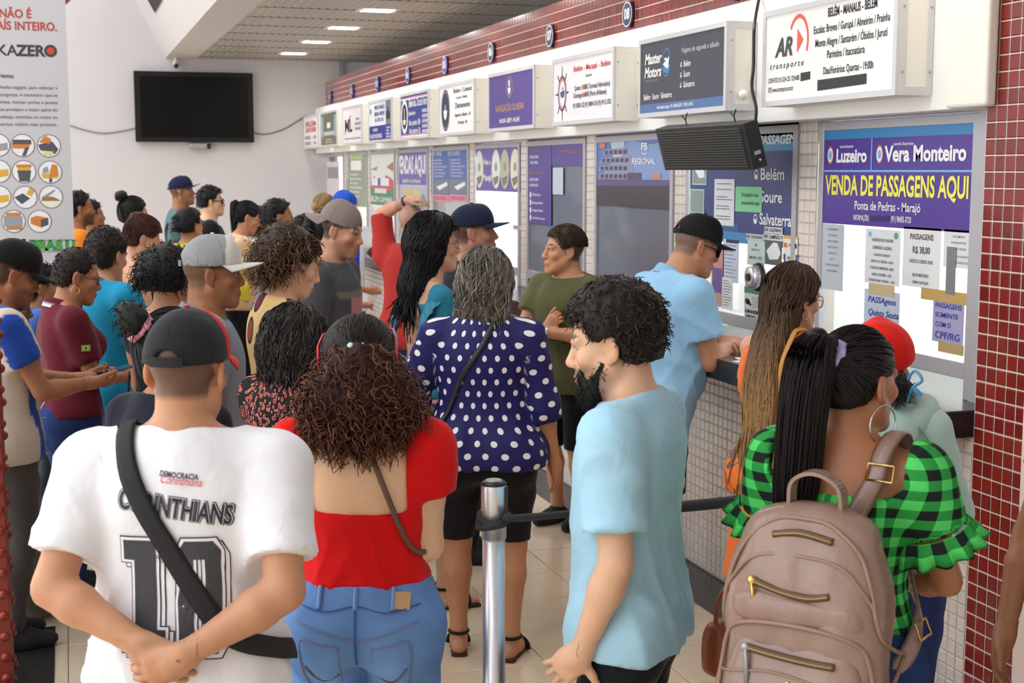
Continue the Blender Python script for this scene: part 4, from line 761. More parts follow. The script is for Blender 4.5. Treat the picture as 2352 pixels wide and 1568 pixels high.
# ------------------------------------------------------------------ people
M_SKIN = vc_mat('skin', rough=.45, sss=.15, var=.07, scale=55, bump=.12, bscale=420, spec=.35)
M_CLOTH = vc_mat('cloth', rough=.85, var=.05, scale=30, bump=.3, bscale=15, spec=.15, sheen=.12, bdist=.014)
M_DENIM = vc_mat('denim', rough=.9, var=.22, scale=16, bump=.35, bscale=900, spec=.1)
M_HAIR = vc_mat('hair', rough=.5, var=.3, scale=90, bump=0, spec=.22)
SKIN = dict(light=srgb(224, 178, 146), fair=srgb(210, 158, 130), tan=srgb(198, 144, 110), brown=srgb(160, 108, 76), deep=srgb(118, 76, 52))
HAIRC = dict(black=(.010, .009, .010), dark=(.022, .016, .013), brown=(.055, .032, .02), auburn=(.06, .018, .014), grey=(.17, .155, .135), silver=(.3, .29, .28), blond=(.35, .22, .09))
def unit(v): v = np.asarray(v, float); return v/(np.linalg.norm(v)+1e-12)
def ik(S, W, L1, L2, pole):
    S, W = np.asarray(S, float), np.asarray(W, float); d = W-S; D = np.linalg.norm(d); D2 = min(D, (L1+L2)*.999); u = d/(D+1e-9); W = S+u*D2
    a = (L1*L1-L2*L2+D2*D2)/(2*D2); h = math.sqrt(max(L1*L1-a*a, 0)); p = np.asarray(pole, float); p = unit(p-u*(p@u)); return S+u*a+p*h, W
def hand(F, W, d, n, side, s=1.0, curl=25, spread=6, thumb=30, boxes=None, hf=.005):
    """palm and five unequal fingers; d points along the hand, n out of the palm, the thumb lies on `side`"""
    d = unit(d); n = unit(n-d*(np.asarray(n)@d)); t = np.cross(n, d)*side; o = np.asarray(W, float)
    R = np.stack([t, n, d], 1)
    F.ell(o+d*.045*s, (.041*s, .017*s, .054*s), R, k=.02); F.cone(o, o+d*.03*s, .025*s, .026*s, k=.02)
    cs = curl if isinstance(curl, (list, tuple)) else [curl]*4; pts = [o]
    for i, (off, L, r) in enumerate(((.029, .072, .0092), (.0095, .080, .0095), (-.010, .074, .009), (-.028, .058, .0078))):
        a = math.radians(spread*(1.5-i)); p = o+d*(.083-.004*abs(i-1))*s+t*off*s; dr = unit(d*math.cos(a)+t*math.sin(a)); rr = r*s; ang = 0
        F.cone(o+d*.05*s+t*off*.9*s, p, rr*1.1, rr, k=.012)
        for sg, cc in ((.45, .75), (.31, 1.0), (.24, .7)):
            ang += math.radians(cs[i]*cc); q = p+(dr*math.cos(ang)+n*math.sin(ang))*L*sg*s; F.cone(p, q, rr, rr*.92, k=.004); p = q; rr *= .92
        pts.append(p)
    a = math.radians(thumb); p = o+d*.022*s+t*.026*s+n*.006*s
    for L, r, ex in ((.036, .0135, 0), (.030, .0108, -.18), (.025, .0098, -.3)):
        q = p+(d*math.cos(a+ex)+t*math.sin(a+ex)+n*.28)*L*s; F.cone(p, q, r*s, r*.9*s, k=.012 if L > .035 else .005); p = q
    pts.append(p); pts = np.array(pts)
    if boxes is not None: boxes.append((pts.min(0)-.03, pts.max(0)+.03, hf))
    return np.array(pts)
def head_field(F, T, s, sex, k=1.0):
    g = lambda p: T(np.asarray(p)*s); R = T.R; f = sex == 'f'
    F.ell(g((0, -.014, .034)), np.array((.075, .097, .088))*s, R, k=.02)
    F.ell(g((0, .028, -.03)), np.array((.060, .060, .086))*s, R, k=.03)
    for sx in (-1, 1):
        F.cone(g((sx*.052, .004, -.052)), g((sx*.016, .074, -.101)), .022*s, (.017 if f else .021)*s, k=.025)
        F.ell(g((sx*.043, .060, -.022)), np.array((.022, .022, .02))*s, R, k=.02)
        F.cone(g((sx*.047, .070, .024)), g((sx*.014, .085, .021)), .010*s, (.007 if f else .010)*s, k=.014)
        F.ell(g((sx*.031, .096, .004)), np.array((.0165, .015, .010))*s, R, k=.01, op='s')
        F.ell(g((sx*.031, .0725, .004)), np.array((.0155, .0125, .0105))*s, R, k=.004)
        F.ell(g((sx*.0105, .098, -.034)), np.array((.0085, .010, .0075))*s, R, k=.008)
        Re = R @ RZ(sx*22)
        F.ell(g((sx*.081, -.013, -.006)), np.array((.0095, .020, .033))*s, Re, k=.005)
        F.ell(g((sx*.0905, -.008, -.003)), np.array((.0065, .012, .021))*s, Re, k=.004, op='s')
        F.ell(g((sx*.078, -.004, -.034)), np.array((.0075, .009, .010))*s, R, k=.005)
    F.cone(g((0, .083, .016)), g((0, .108, -.026)), .0085*s, .0115*s, k=.012)
    F.ell(g((0, .107, -.029)), np.array((.0115, .011, .010))*s, R, k=.008)
    F.ell(g((0, .078, -.1)), np.array((.021, .018, .017))*s, R, k=.022)
    F.ell(g((0, .087, -.066)), np.array((.028, .016, .024))*s, R, k=.014)
    F.ell(g((0, .0985, -.0625)), np.array((.021, .0085, .0052))*s, R, k=.004)
    F.ell(g((0, .0975, -.0735)), np.array((.019, .009, .0062))*s, R, k=.004)
def paint_head(V, T, s, c, skin, o):
    q = T.inv(V)/s; x, y, z = q.T; ax = np.abs(x); near = (np.abs(q) < (.1, .13, .15)).all(1); fr = near & (y > .055)
    hairc = np.array(o.get('brow', o.get('hairc', HAIRC['dark'])))
    def mixin(m, col, w=1.0): c[m] = c[m]*(1-w)+np.array(col)*w
    mixin(near & (ax > .07) , np.array(skin)*(1.0, .82, .76), .45)
    mixin(fr & (((ax-.045)/.02)**2+((z+.03)/.02)**2 < 1), np.array(skin)*(1.05, .8, .76), .35)
    mixin(fr & ((x/.016)**2+((z+.028)/.012)**2 < 1) & (y > .1), np.array(skin)*(1.03, .82, .78), .35)
    sm = lambda v, a, b_: np.clip((v-a)/(b_-a), 0, 1)
    def mixw(w, col): c[:] = c*(1-w[:, None])+np.array(col)*w[:, None]
    if o.get('stubble'):
        w = near*sm(-z, .030+.3*np.maximum(0, .05-y), .050+.3*np.maximum(0, .05-y))*sm(-z, .15, .125)*sm(y, -.01, .03)*(1-(ax < .024)*sm(z, -.060, -.050)); mixw(w*o['stubble'], hairc)
        mixw(fr*sm(ax, .034, .026)*sm(z, -.062, -.056)*sm(z, -.040, -.046)*o['stubble'], hairc)
    if o.get('buzz'):
        hl = np.interp(y, [-.12, -.03, -.02, .02, .045, .075, .1], [-.062, -.055, -.02, .012, .03, .07, .08]); w = near*sm(z, hl-.006, hl+.012)*(1-((ax > .071) & (z < .02) & (y > -.035) & (y < .025))); mixw(w*o['buzz'], hairc)
    mixin(fr & (((x)/.024)**2+((z+.0675)/.0115)**2 < 1), o.get('lips', np.array(skin)*(.86, .55, .52)), .8)
    mixin(fr & (((x)/.022)**2+((z+.0682)/.0016)**2 < 1), np.array(skin)*.35, .8)
    bz = .0285+.006*np.sin((ax-.012)/.038*2.6); mixin(fr & (ax > .011) & (ax < .052) & (np.abs(z-bz) < .0048), hairc*1.2, .85)
    e = ((ax-.031)/.0135)**2+((z-.0045)/.0062)**2; mixin(fr & (e < 1.7) & (z > .002), hairc, .75); mixin(fr & (e < 1), (.55, .52, .5)); mixin(fr & (((ax-.031-.002*np.sign(x))/.0056)**2+((z-.005)/.006)**2 < 1), (.02, .012, .009))
    return c
TORSO = dict(
 m=[(.78, .150, .100, 0, -.006), (.86, .168, .114, 0, -.012), (.93, .166, .112, 0, -.008), (1.02, .152, .104, 0, 0), (1.10, .150, .103, 0, .004), (1.20, .160, .110, 0, .004), (1.28, .170, .114, 0, 0), (1.345, .160, .104, 0, -.008), (1.405, .108, .080, 0, -.014), (1.45, .064, .060, 0, -.016)],
 f=[(.78, .155, .104, 0, -.010), (.86, .178, .122, 0, -.018), (.93, .172, .116, 0, -.014), (1.02, .142, .096, 0, 0), (1.09, .130, .090, 0, .004), (1.18, .139, .100, 0, .006), (1.26, .148, .108, 0, .004), (1.335, .142, .096, 0, -.008), (1.40, .094, .072, 0, -.014), (1.445, .055, .052, 0, -.016)])
class Body:
    """a posed figure 1.70 m tall before scaling: +Y is forward, +X its right hand"""
    def __init__(s, H=1.70, sex='m', fat=1.0, limb=1.0, lean=0, side=0, twist=0, head=(0, 0, 0), R=None, L=None, feet=None, hips=None, shw=1.0, belly=0, bust=None, neckf=0, legw=1.0, headk=1.0, skirtless=True):
        k = s.k = H/1.70; s.sex = sex; s.fat = fat; s.limb = limb; s.belly = belly; s.bust = (.0 if sex == 'm' else .03) if bust is None else bust
        s.U = Xf.about(RZ(twist) @ RY(side) @ RX(-lean), (0, 0, .93*k)); s.legw = legw
        s.rows = [(z*k, a*fat*k*(shw if z > 1.25 else 1), b*(fat if z < 1.3 else 1+(fat-1)*.6)*k+(belly*k*math.exp(-((z-1.04)/.12)**2)), cx, cy*k+(belly*k*.8*math.exp(-((z-1.04)/.12)**2))) for z, a, b, cx, cy in TORSO[sex]]
        f = sex == 'f'; sw = (.163 if f else .186)*k*(.5+.5*fat)*shw; s.hs = (.97 if f else 1.0)*headk*(.93+.07*k)
        up = lambda *p: s.U(np.array(p))
        s.neck0 = up(0, -.012*k, 1.40*k); s.nb = up(0, -.002*k+neckf*.4, 1.475*k)
        yaw, pit, rol = head; hc = np.array((0, .022*k+neckf, (1.70*k-.122*s.hs)))
        piv = np.array((0, -.005*k+neckf*.6, 1.50*k)); Rh = RZ(yaw) @ RX(-pit) @ RY(rol); s.TH = s.U @ Xf(Rh, piv+Rh @ (hc-piv))
        s.sh = {1: up(sw, -.008*k, 1.358*k), -1: up(-sw, -.008*k, 1.358*k)}
        L1, L2 = .288*k, .252*k; s.el = {}; s.wr = {}; s.hd = {}
        for sd, A in ((1, R or {}), (-1, L or {})):
            w = A.get('w'); S = s.sh[sd]
            if w is None: W = S+s.U.v(np.array((sd*.085*k, .03*k, -.52*k)))
            else: W = np.asarray(w, float) if A.get('abs') else np.array(w, float)*k*np.array((sd, 1, 1))
            pole = np.array(A.get('pole', (.5, -1, -.2)))*np.array((sd, 1, 1))
            s.el[sd], s.wr[sd] = ik(S, W, L1, L2, pole); fd = unit(s.wr[sd]-s.el[sd])
            hdv = A.get('d'); hdv = fd if hdv is None else unit(np.array(hdv, float)*np.array((sd, 1, 1)))
            n = np.array(A.get('n', (-1, .25, 0)), float)*np.array((sd, 1, 1)); s.hd[sd] = (hdv, n, A.get('curl', 22), A.get('thumb', 28), A.get('spread', 5), A.get('ts', 1))
        hw = (.088 if not f else .092)*k*fat; s.hip = {1: np.array((hw, -.005*k, .88*k)), -1: np.array((-hw, -.005*k, .88*k))}
        ft = feet or {}; s.an = {}; s.kn = {}; s.toe = {}
        for sd in (1, -1):
            fx, fy, fa = ft.get(sd, (.085, -.02, 8)); an = np.array((sd*fx*k, fy*k, .085*k)); s.an[sd] = an
            s.kn[sd], _ = ik(s.hip[sd], an, .405*k, .395*k, (sd*.12, 1, 0)); a = math.radians(fa)*sd; s.toe[sd] = np.array((math.sin(a), math.cos(a), 0))
    def torso_prims(s, F, e=0, k=.03, arms=True, fe=0, top=True):
        K = s.k; rows = s.rows
        F.add(P_loft(rows, s.U, e), k)
        up = lambda *p: s.U(np.array(p)*K)
        if s.bust > 0:
            for sx in (-1, 1): F.ell(up(sx*.066, .078*s.fat, 1.235), np.array((.058, .040+s.bust*.5, .06))*K+e, s.U.R, k=.03)
        for sd in (1, -1):
            S = s.sh[sd]; F.cone(up(sd*.035, -.018, 1.425), S+np.array((0, 0, .004*K)), .040*K+e*.8, (.046 if s.sex == 'm' else .039)*K*s.limb+e, k)
            F.cone(S, S+(s.el[sd]-S)*.3, (.053 if s.sex == 'm' else .044)*K*s.limb+e, (.05 if s.sex == 'm' else .042)*K*s.limb+e, k)
    def leg_prims(s, F, e=0, k=.02, lo=None):
        K, w = s.k, s.legw*(.6+.4*s.fat)
        f = 1.0 if s.sex == 'm' else 1.05
        for sd in (1, -1):
            H_, N_, A_ = s.hip[sd], s.kn[sd], s.an[sd]
            F.cone(H_+(0, -.012*K, -.02*K), H_+(N_-H_)*.45, .094*K*w*f+e, .078*K*w*f+e, k); F.cone(H_+(N_-H_)*.45, N_, .078*K*w*f+e, .054*K*w+e, k)
            c = N_+(A_-N_)*.3+np.array((0, -.016*K, 0)); F.cone(N_, c, .052*K*w+e, .054*K*w+e, k); F.cone(c, A_+(0, 0, .03*K), .054*K*w+e, .034*K+e, k)
    def field(s, boxes, hf_head, hf_hand, hands=True):
        K = s.k; F = Field(); s.torso_prims(F, 0); s.leg_prims(F)
        lm = s.limb*(1.0 if s.sex == 'm' else .87)
        for sd in (1, -1):
            S, E_, W = s.sh[sd], s.el[sd], s.wr[sd]
            F.cone(S, S+(E_-S)*.45, .054*K*lm, .049*K*lm, k=.02); F.cone(S+(E_-S)*.45, E_, .049*K*lm, .039*K*lm, k=.02)
            m = E_+(W-E_)*.28; F.cone(E_, m, .038*K*lm, .042*K*lm, k=.02); F.cone(m, W, .042*K*lm, .0265*K*(.5+.5*lm), k=.02)
            d, n, cu, th, sp, ts = s.hd[sd]; hand(F, W, d, n, sd*ts*-1, K*(.97 if s.sex == 'm' else .9), cu, sp, th, boxes if hands else None, hf_hand)
            A_ = s.an[sd]; t = s.toe[sd]; F.cone(A_+(0, 0, .03*K), A_+(0, 0, -.02*K), .036*K, .038*K, k=.02); F.cone(A_-t*.035*K+(0, 0, -.052*K), A_+t*.06*K+(0, 0, -.045*K), .033*K, .036*K, k=.02); F.cone(A_+t*.06*K+(0, 0, -.047*K), A_+t*.14*K+(0, 0, -.063*K), .036*K, .021*K, k=.02)
        hb = s.TH((0, -.03*s.hs, -.055*s.hs)); F.cone(s.neck0, hb, (.060 if s.sex == 'm' else .049)*K*(.5+.5*s.fat), (.056 if s.sex == 'm' else .046)*K*(.5+.5*s.fat), k=.03)
        F.cone(s.neck0, s.TH((0, .02*s.hs, -.06*s.hs)), .045*K, .042*K, k=.03)
        head_field(F, s.TH, s.hs, s.sex)
        c = s.TH((0, .005, -.005)); e = np.array((.125, .135, .15))*s.hs; boxes.append((c-e, c+e, hf_head)); return F
def skin_mesh(B, lod, o):
    h, hh, hd = {0: (.0150, .0042, .0048), 1: (.0200, .0064, .0070), 2: (.027, .0115, .0105)}[lod]; hh *= o.get('hh', 1)
    boxes = []; F = B.field(boxes, hh, hd, hands=lod < 2); V, Q = multires(F, h, boxes)
    skin = np.array(SKIN[o['skin']] if isinstance(o['skin'], str) else o['skin']); c = np.tile(skin, (len(V), 1)); c *= (1+.05*fbm(V, 22, 3))[:, None]
    for sd in (1, -1):
        d = np.linalg.norm(V-(B.wr[sd]+B.hd[sd][0]*.12*B.k), axis=1); m = np.clip(1-d/.07, 0, 1)[:, None]*.3; c = c*(1-m)+skin*(1.05, .82, .76)*m
    c = paint_head(V, B.TH, B.hs, c, skin, o)
    return fast_mesh('body', V, Q, col=c)
def folds(P, B, amp, seed=1):
    """hanging cloth: ridged diagonal pulls from the shoulders, soft verticals at the hem, crumples at the waist"""
    if not amp: return 0
    x, y, z = P.T; th = np.arctan2(y, x); r = np.random.default_rng(seed); a, b, c, d, e, g = r.uniform(0, 6.3, 6); K = B.k
    rid = lambda s_: (1-np.abs(np.sin(s_)))**2-.27
    low = np.clip((1.32*K-z)/(.4*K), 0, 1); wst = np.exp(-((z-1.02*K)/.12)**2)
    w = .55*np.sin(6*th+7*z+a+1.5*np.sin(5*z+b))*low+1.1*rid(4.5*th+(9+2*np.sin(c))*z+1.3*np.sin(6*z+2*th+b)+d)*low+1.0*rid(17*z+2.2*np.sin(2*th+c)+1.6*np.sin(3*th+e)+d)*wst+.8*rid((P @ np.array((13, 5, 15)))+1.2*np.sin(9*x+g))*np.clip((np.abs(x)-.10)/.1, 0, 1)+.45*fbm(P, 30, seed)
    return amp*w
def garment(name, F, B, h, parent, col, m, amp=.003, seed=1, uvf=None, colf=None):
    V, Q = F.mesh(h); n = F.normal(V, h*.6); V = V+n*np.asarray(folds(V, B, amp, seed))[:, None] if amp else V
    c = np.tile(np.array(col), (len(V), 1)) if colf is None else colf(V, np.array(col))
    me = fast_mesh(name, V, Q, col=c, uv=uvf(V) if uvf else None); o = link(name, me, parent, m); return o
def top_field(B, e=.012, sleeve=.5, hem=.80, neck=(1.415, 1.455), flare=.0, sl_e=.012, sl_flare=.016, cuts=()):
    """shirt: torso and upper arms a little fuller than the body, open at neck, hem and cuffs"""
    K = B.k; F = Field()
    rows = [(z, a+(flare*K*np.clip((1.2*K-z)/(.4*K), 0, 1)), b+(flare*.7*K*np.clip((1.2*K-z)/(.4*K), 0, 1)), cx, cy) for z, a, b, cx, cy in B.rows]
    if hem < .9 and B.sex == 'm':   # untucked cloth hangs straight from the chest
        ac = max(r[1] for r in rows if r[0] > 1.15*K); bc = max(r[2] for r in rows if r[0] > 1.15*K); rows = [(z, max(a, .95*ac) if z < 1.25*K else a, max(b, .99*bc) if z < 1.25*K else b, cx, max(cy, 0) if z < 1.25*K else cy) for z, a, b, cx, cy in rows]
    b0 = B.rows; B.rows = rows; B.torso_prims(F, e); B.rows = b0
    if hem < .9:
        for sd in (1, -1): F.cone(B.hip[sd]+(0, -(.05 if B.sex == 'f' else .018)*K*B.fat, -.0*K), B.hip[sd]+(0, -(.045 if B.sex == 'f' else .016)*K*B.fat, -.05*K), .082*K*B.fat+e+.008, .08*K*B.fat+e+.008, k=.05); F.cone(B.hip[sd]+(0, -.012*K, -.02*K), B.hip[sd]+(B.kn[sd]-B.hip[sd])*.4, .094*K+e+(.010 if B.sex == 'f' else -.002), .085*K+e+.004, k=.05)
    lm = B.limb*(1.0 if B.sex == 'm' else .87); R, t = B.U.R, B.U.t
    for sd in (1, -1):
        S, E_, W = B.sh[sd], B.el[sd], B.wr[sd]; f = sleeve[0 if sd == 1 else 1] if isinstance(sleeve, tuple) else sleeve
        if f <= 0: continue
        g = min(f, 1.0); q = S+(E_-S)*g; d = unit(E_-S)
        def capped(a, b_, r1, r2, p, dd):
            fn, lo, hi = P_cone(a, b_, r1, r2); return (lambda x, y, z: np.maximum(fn(x, y, z), (x-p[0])*dd[0]+(y-p[1])*dd[1]+(z-p[2])*dd[2])), lo, hi
        if f <= 1: F.add(capped(S, q+d*.02*K, .056*K*lm+sl_e, (.056-.015*g)*K*lm+sl_e+sl_flare*min(1, f/.5), q, d), .03)
        else:
            w = E_+(W-E_)*min(f-1, .93); d2 = unit(W-E_); F.cone(S, q, .056*K*lm+sl_e, .041*K*lm+sl_e+sl_flare*.5, k=.03)
            F.add(capped(E_, w+d2*.02*K, .041*K*lm+sl_e+sl_flare*.5, (.041-.012*(f-1))*K*lm+sl_e+sl_flare*.6, w, d2), .025)
    zf, zb = neck[0]*K, neck[1]*K
    def loc(x, y, z):
        dx, dy, dz = x-t[0], y-t[1], z-t[2]; return dx*R[0, 0]+dy*R[1, 0]+dz*R[2, 0], dx*R[0, 1]+dy*R[1, 1]+dz*R[2, 1], dx*R[0, 2]+dy*R[1, 2]+dz*R[2, 2]
    def neckcut(x, y, z):
        lx, ly, lz = loc(x, y, z); return np.where(np.abs(lx) < .13*K, lz-(zb+(zf-zb)*np.clip((ly+.07*K)/(.14*K), 0, 1)), -1)
    F.cut(neckcut)
    def hemcut(x, y, z):
        lx, ly, lz = loc(x, y, z); return np.where(np.abs(lx) < (.25*K), hem*K-lz, -1) if hem > .9 else hem*K-lz+0*lx
    F.cut(hemcut); F.loc = loc
    for c in cuts: F.cut(lambda x, y, z, c=c: c(*loc(x, y, z)))
    return F
def leg_field(B, e=.012, waist=1.0, hem=.06, flare=0.0):
    K = B.k; F = Field(); F.add(P_loft([r for r in B.rows if r[0] < 1.06*K], I3, e, cap=.01), .03); B.leg_prims(F, e)
    if flare:
        for sd in (1, -1): F.cone(B.kn[sd], B.an[sd], .058*K+e, .05*K+flare+e, k=.02)
    F.cut(lambda x, y, z: z-waist*K+0*x+0*y); F.cut(lambda x, y, z: hem*K-z+0*x+0*y)
    for sd in (1, -1): F.cone(B.hip[sd]+(0, -(.05 if B.sex == 'f' else .02)*K*B.fat, -.02*K), B.hip[sd]+(sd*.0, -(.045 if B.sex == 'f' else .018)*K*B.fat, -.06*K), .082*K*B.fat+e, .08*K*B.fat+e, k=.04)
    return F
def shoes(B, parent, col, m, h=.012, strap=False):
    F = Field(); K = B.k; V = []
    for sd in (1, -1):
        A_ = B.an[sd]; t = B.toe[sd]; F = Field()
        F.cone(A_-t*.045*K+(0, 0, -.045*K), A_+t*.06*K+(0, 0, -.045*K), .042*K, .046*K, k=.02).cone(A_+t*.06*K+(0, 0, -.047*K), A_+t*.15*K+(0, 0, -.055*K), .046*K, .034*K, k=.02).cone(A_, A_+(0, 0, -.04*K), .043*K, .044*K, k=.02)
        F.cut(lambda x, y, z: .004-z+0*x+0*y); F.cut(lambda x, y, z: z-.105*K+0*x+0*y); v, q = F.mesh(h); link('shoe', fast_mesh('shoe', v, q, col=np.tile(col, (len(v), 1))), parent, m)
# ---- hair: a soft base volume over the scalp plus locks
def hair_base(B, th=.014, low=-.055, front=.082, fside=.0, extra=None, tilt=0):
    """scalp cover: low = nape height, front = hairline on the forehead, fside = how far forward it reaches at the temples"""
    T, s = B.TH, B.hs; F = Field(); g = lambda p: T(np.asarray(p)*s)
    F.ell(g((0, -.014, .036)), (np.array((.076, .098, .089))+th)*s, T.R, k=.01); F.ell(g((0, -.04, -.02)), (np.array((.062, .066, .075))+th*.8)*s, T.R, k=.03)
    R, t = T.R, T.t
    def cut(x, y, z):
        dx, dy, dz = (x-t[0])/s, (y-t[1])/s, (z-t[2])/s
        ly = dx*R[0, 1]+dy*R[1, 1]+dz*R[2, 1]; lz = dx*R[0, 2]+dy*R[1, 2]+dz*R[2, 2]; lx = np.abs(dx*R[0, 0]+dy*R[1, 0]+dz*R[2, 0])
        zt = np.interp(ly, [-.12, -.05, -.022, -.012, .02, fside+.03, fside+.045, .09], [low, low, low+.02, .012, .014, .018, front-.012, front])
        zt = np.maximum(zt, np.where((lx > .068) & (ly > -.032) & (ly < .02), .022, -1))
        return (zt-lz)*s*.8
    F.cut(cut)
    return F
def hair_obj(name, parts, cols, parent, m=None):
    V, Q = join(parts); C = np.concatenate(cols); return link(name, fast_mesh(name, V, Q, col=C), parent, m or M_HAIR)
def lock_cols(N, K, sides, base, tip=None, jit=.3, rng=RNG):
    t = np.linspace(0, 1, K)[None, :, None]; b = np.array(base)[None, None]; c = b*(1-t**1.5)+np.array(tip if tip is not None else base)[None, None]*t**1.5
    c = np.broadcast_to(c, (N, K, 3))*(1+rng.uniform(-jit, jit, (N, 1, 1))); return np.repeat(c.reshape(-1, 3), sides, 0)
def short_hair(B, o, parent, h, n=500, L=.03, th=.014, lod=1, wavy=0, lift=.008, **kw):
    rng = np.random.default_rng(o.get('seed', 1)); F = hair_base(B, th=th, **kw); v, q = F.mesh(h); c = np.array(o['hairc'])
    v = v+F.normal(v, h)*(fbm(v, 160, 5)*.002+fbm(v, 60, 9)*.0012)[:, None]; parts, cols = [(v, q)], [np.tile(c*.8, (len(v), 1))]
    if n:
        n = n if lod < 2 else n//3; P = seeds(v, q, n, rng); T = B.TH
        fl = lambda p: T.v(np.array((0, -.55, .1)))+np.array((0, 0, -.6))+(p-T.t)*2
        C = combed(F, P, fl, 5, L/4, off=.004, jit=.5+wavy, rng=rng); C += F.normal(C[:, -1])[:, None]*np.linspace(0, 1, 5)[None, :, None]**2*lift*(1+wavy)
        parts.append(tubes(C, np.array([.0022, .0022, .0019, .0014, .0006])*(1 if lod < 2 else 1.8))); cols.append(lock_cols(n, 5, 3, c*1.1, jit=.5, rng=rng))
    return hair_obj('hair', parts, cols, parent)
def afro(B, o, parent, h, F, n, L=.05, r=.008, turns=2.0, K=14, rad=.0022, grav=.5, out=.6, tip=None, jit=.35, shade=.7, keep=None):
    rng = np.random.default_rng(o.get('seed', 1)); v, q = F.mesh(h); c = np.array(o['hairc']); v = v+F.normal(v, h)*(fbm(v, 120, 5)*.006)[:, None]
    P = seeds(v, q, n, rng); P = P[np.array([True]*len(P)) if keep is None else keep(B.TH.inv(P)/B.hs)]; n = len(P); P = P-F.normal(P)*.012; C = curls(P, F.normal(P), K, L, r, turns, rng, grav, out, jit); t = np.linspace(1, .35, K)
    pr = tubes(C, rad*t); return hair_obj('hair', [(v, q), pr], [np.tile(c*shade, (len(v), 1)), lock_cols(n, K, 3, c, tip, .55, rng)], parent)
def long_hair(B, o, parent, h, F, n, flow, K=16, step=.03, rad=.0024, tip=None, off=.003, jit=.12, start=None, streak=None, zfree=None):
    rng = np.random.default_rng(o.get('seed', 1)); v, q = F.mesh(h); c = np.array(o['hairc']); tip = c if tip is None else np.array(tip)
    P = seeds(v, q, n, rng)
    if start is not None: P = P[start(P)]
    n = len(P); C = combed(F, P, flow, K, step, off, jit, rng, zfree); C += np.sin(np.linspace(0, 5, K)[None, :, None]+rng.uniform(0, 6, (n, 1, 1)))*rng.normal(size=(n, 1, 3))*.002
    zt = B.TH.t[2]; tt = lambda z: np.clip((zt-z-.02)/.36, 0, 1)[:, None]**1.3
    tv = tubes(C, rad*np.r_[.6, np.ones(K-3), .8, .3]); cc = (c*(1-tt(tv[0][:, 2]))+tip*tt(tv[0][:, 2]))*np.repeat(1+rng.uniform(-.45, .45, n), K*3)[:, None]
    if streak is not None: st = np.repeat(rng.random(n) < streak[1], K*3); cc[st] = np.array(streak[0])*np.repeat(rng.uniform(.5, 1.2, n), K*3)[st][:, None]
    return hair_obj('hair', [(v, q), tv], [c*(1-tt(v[:, 2]))*.75+tip*tt(v[:, 2])*.75, cc], parent)
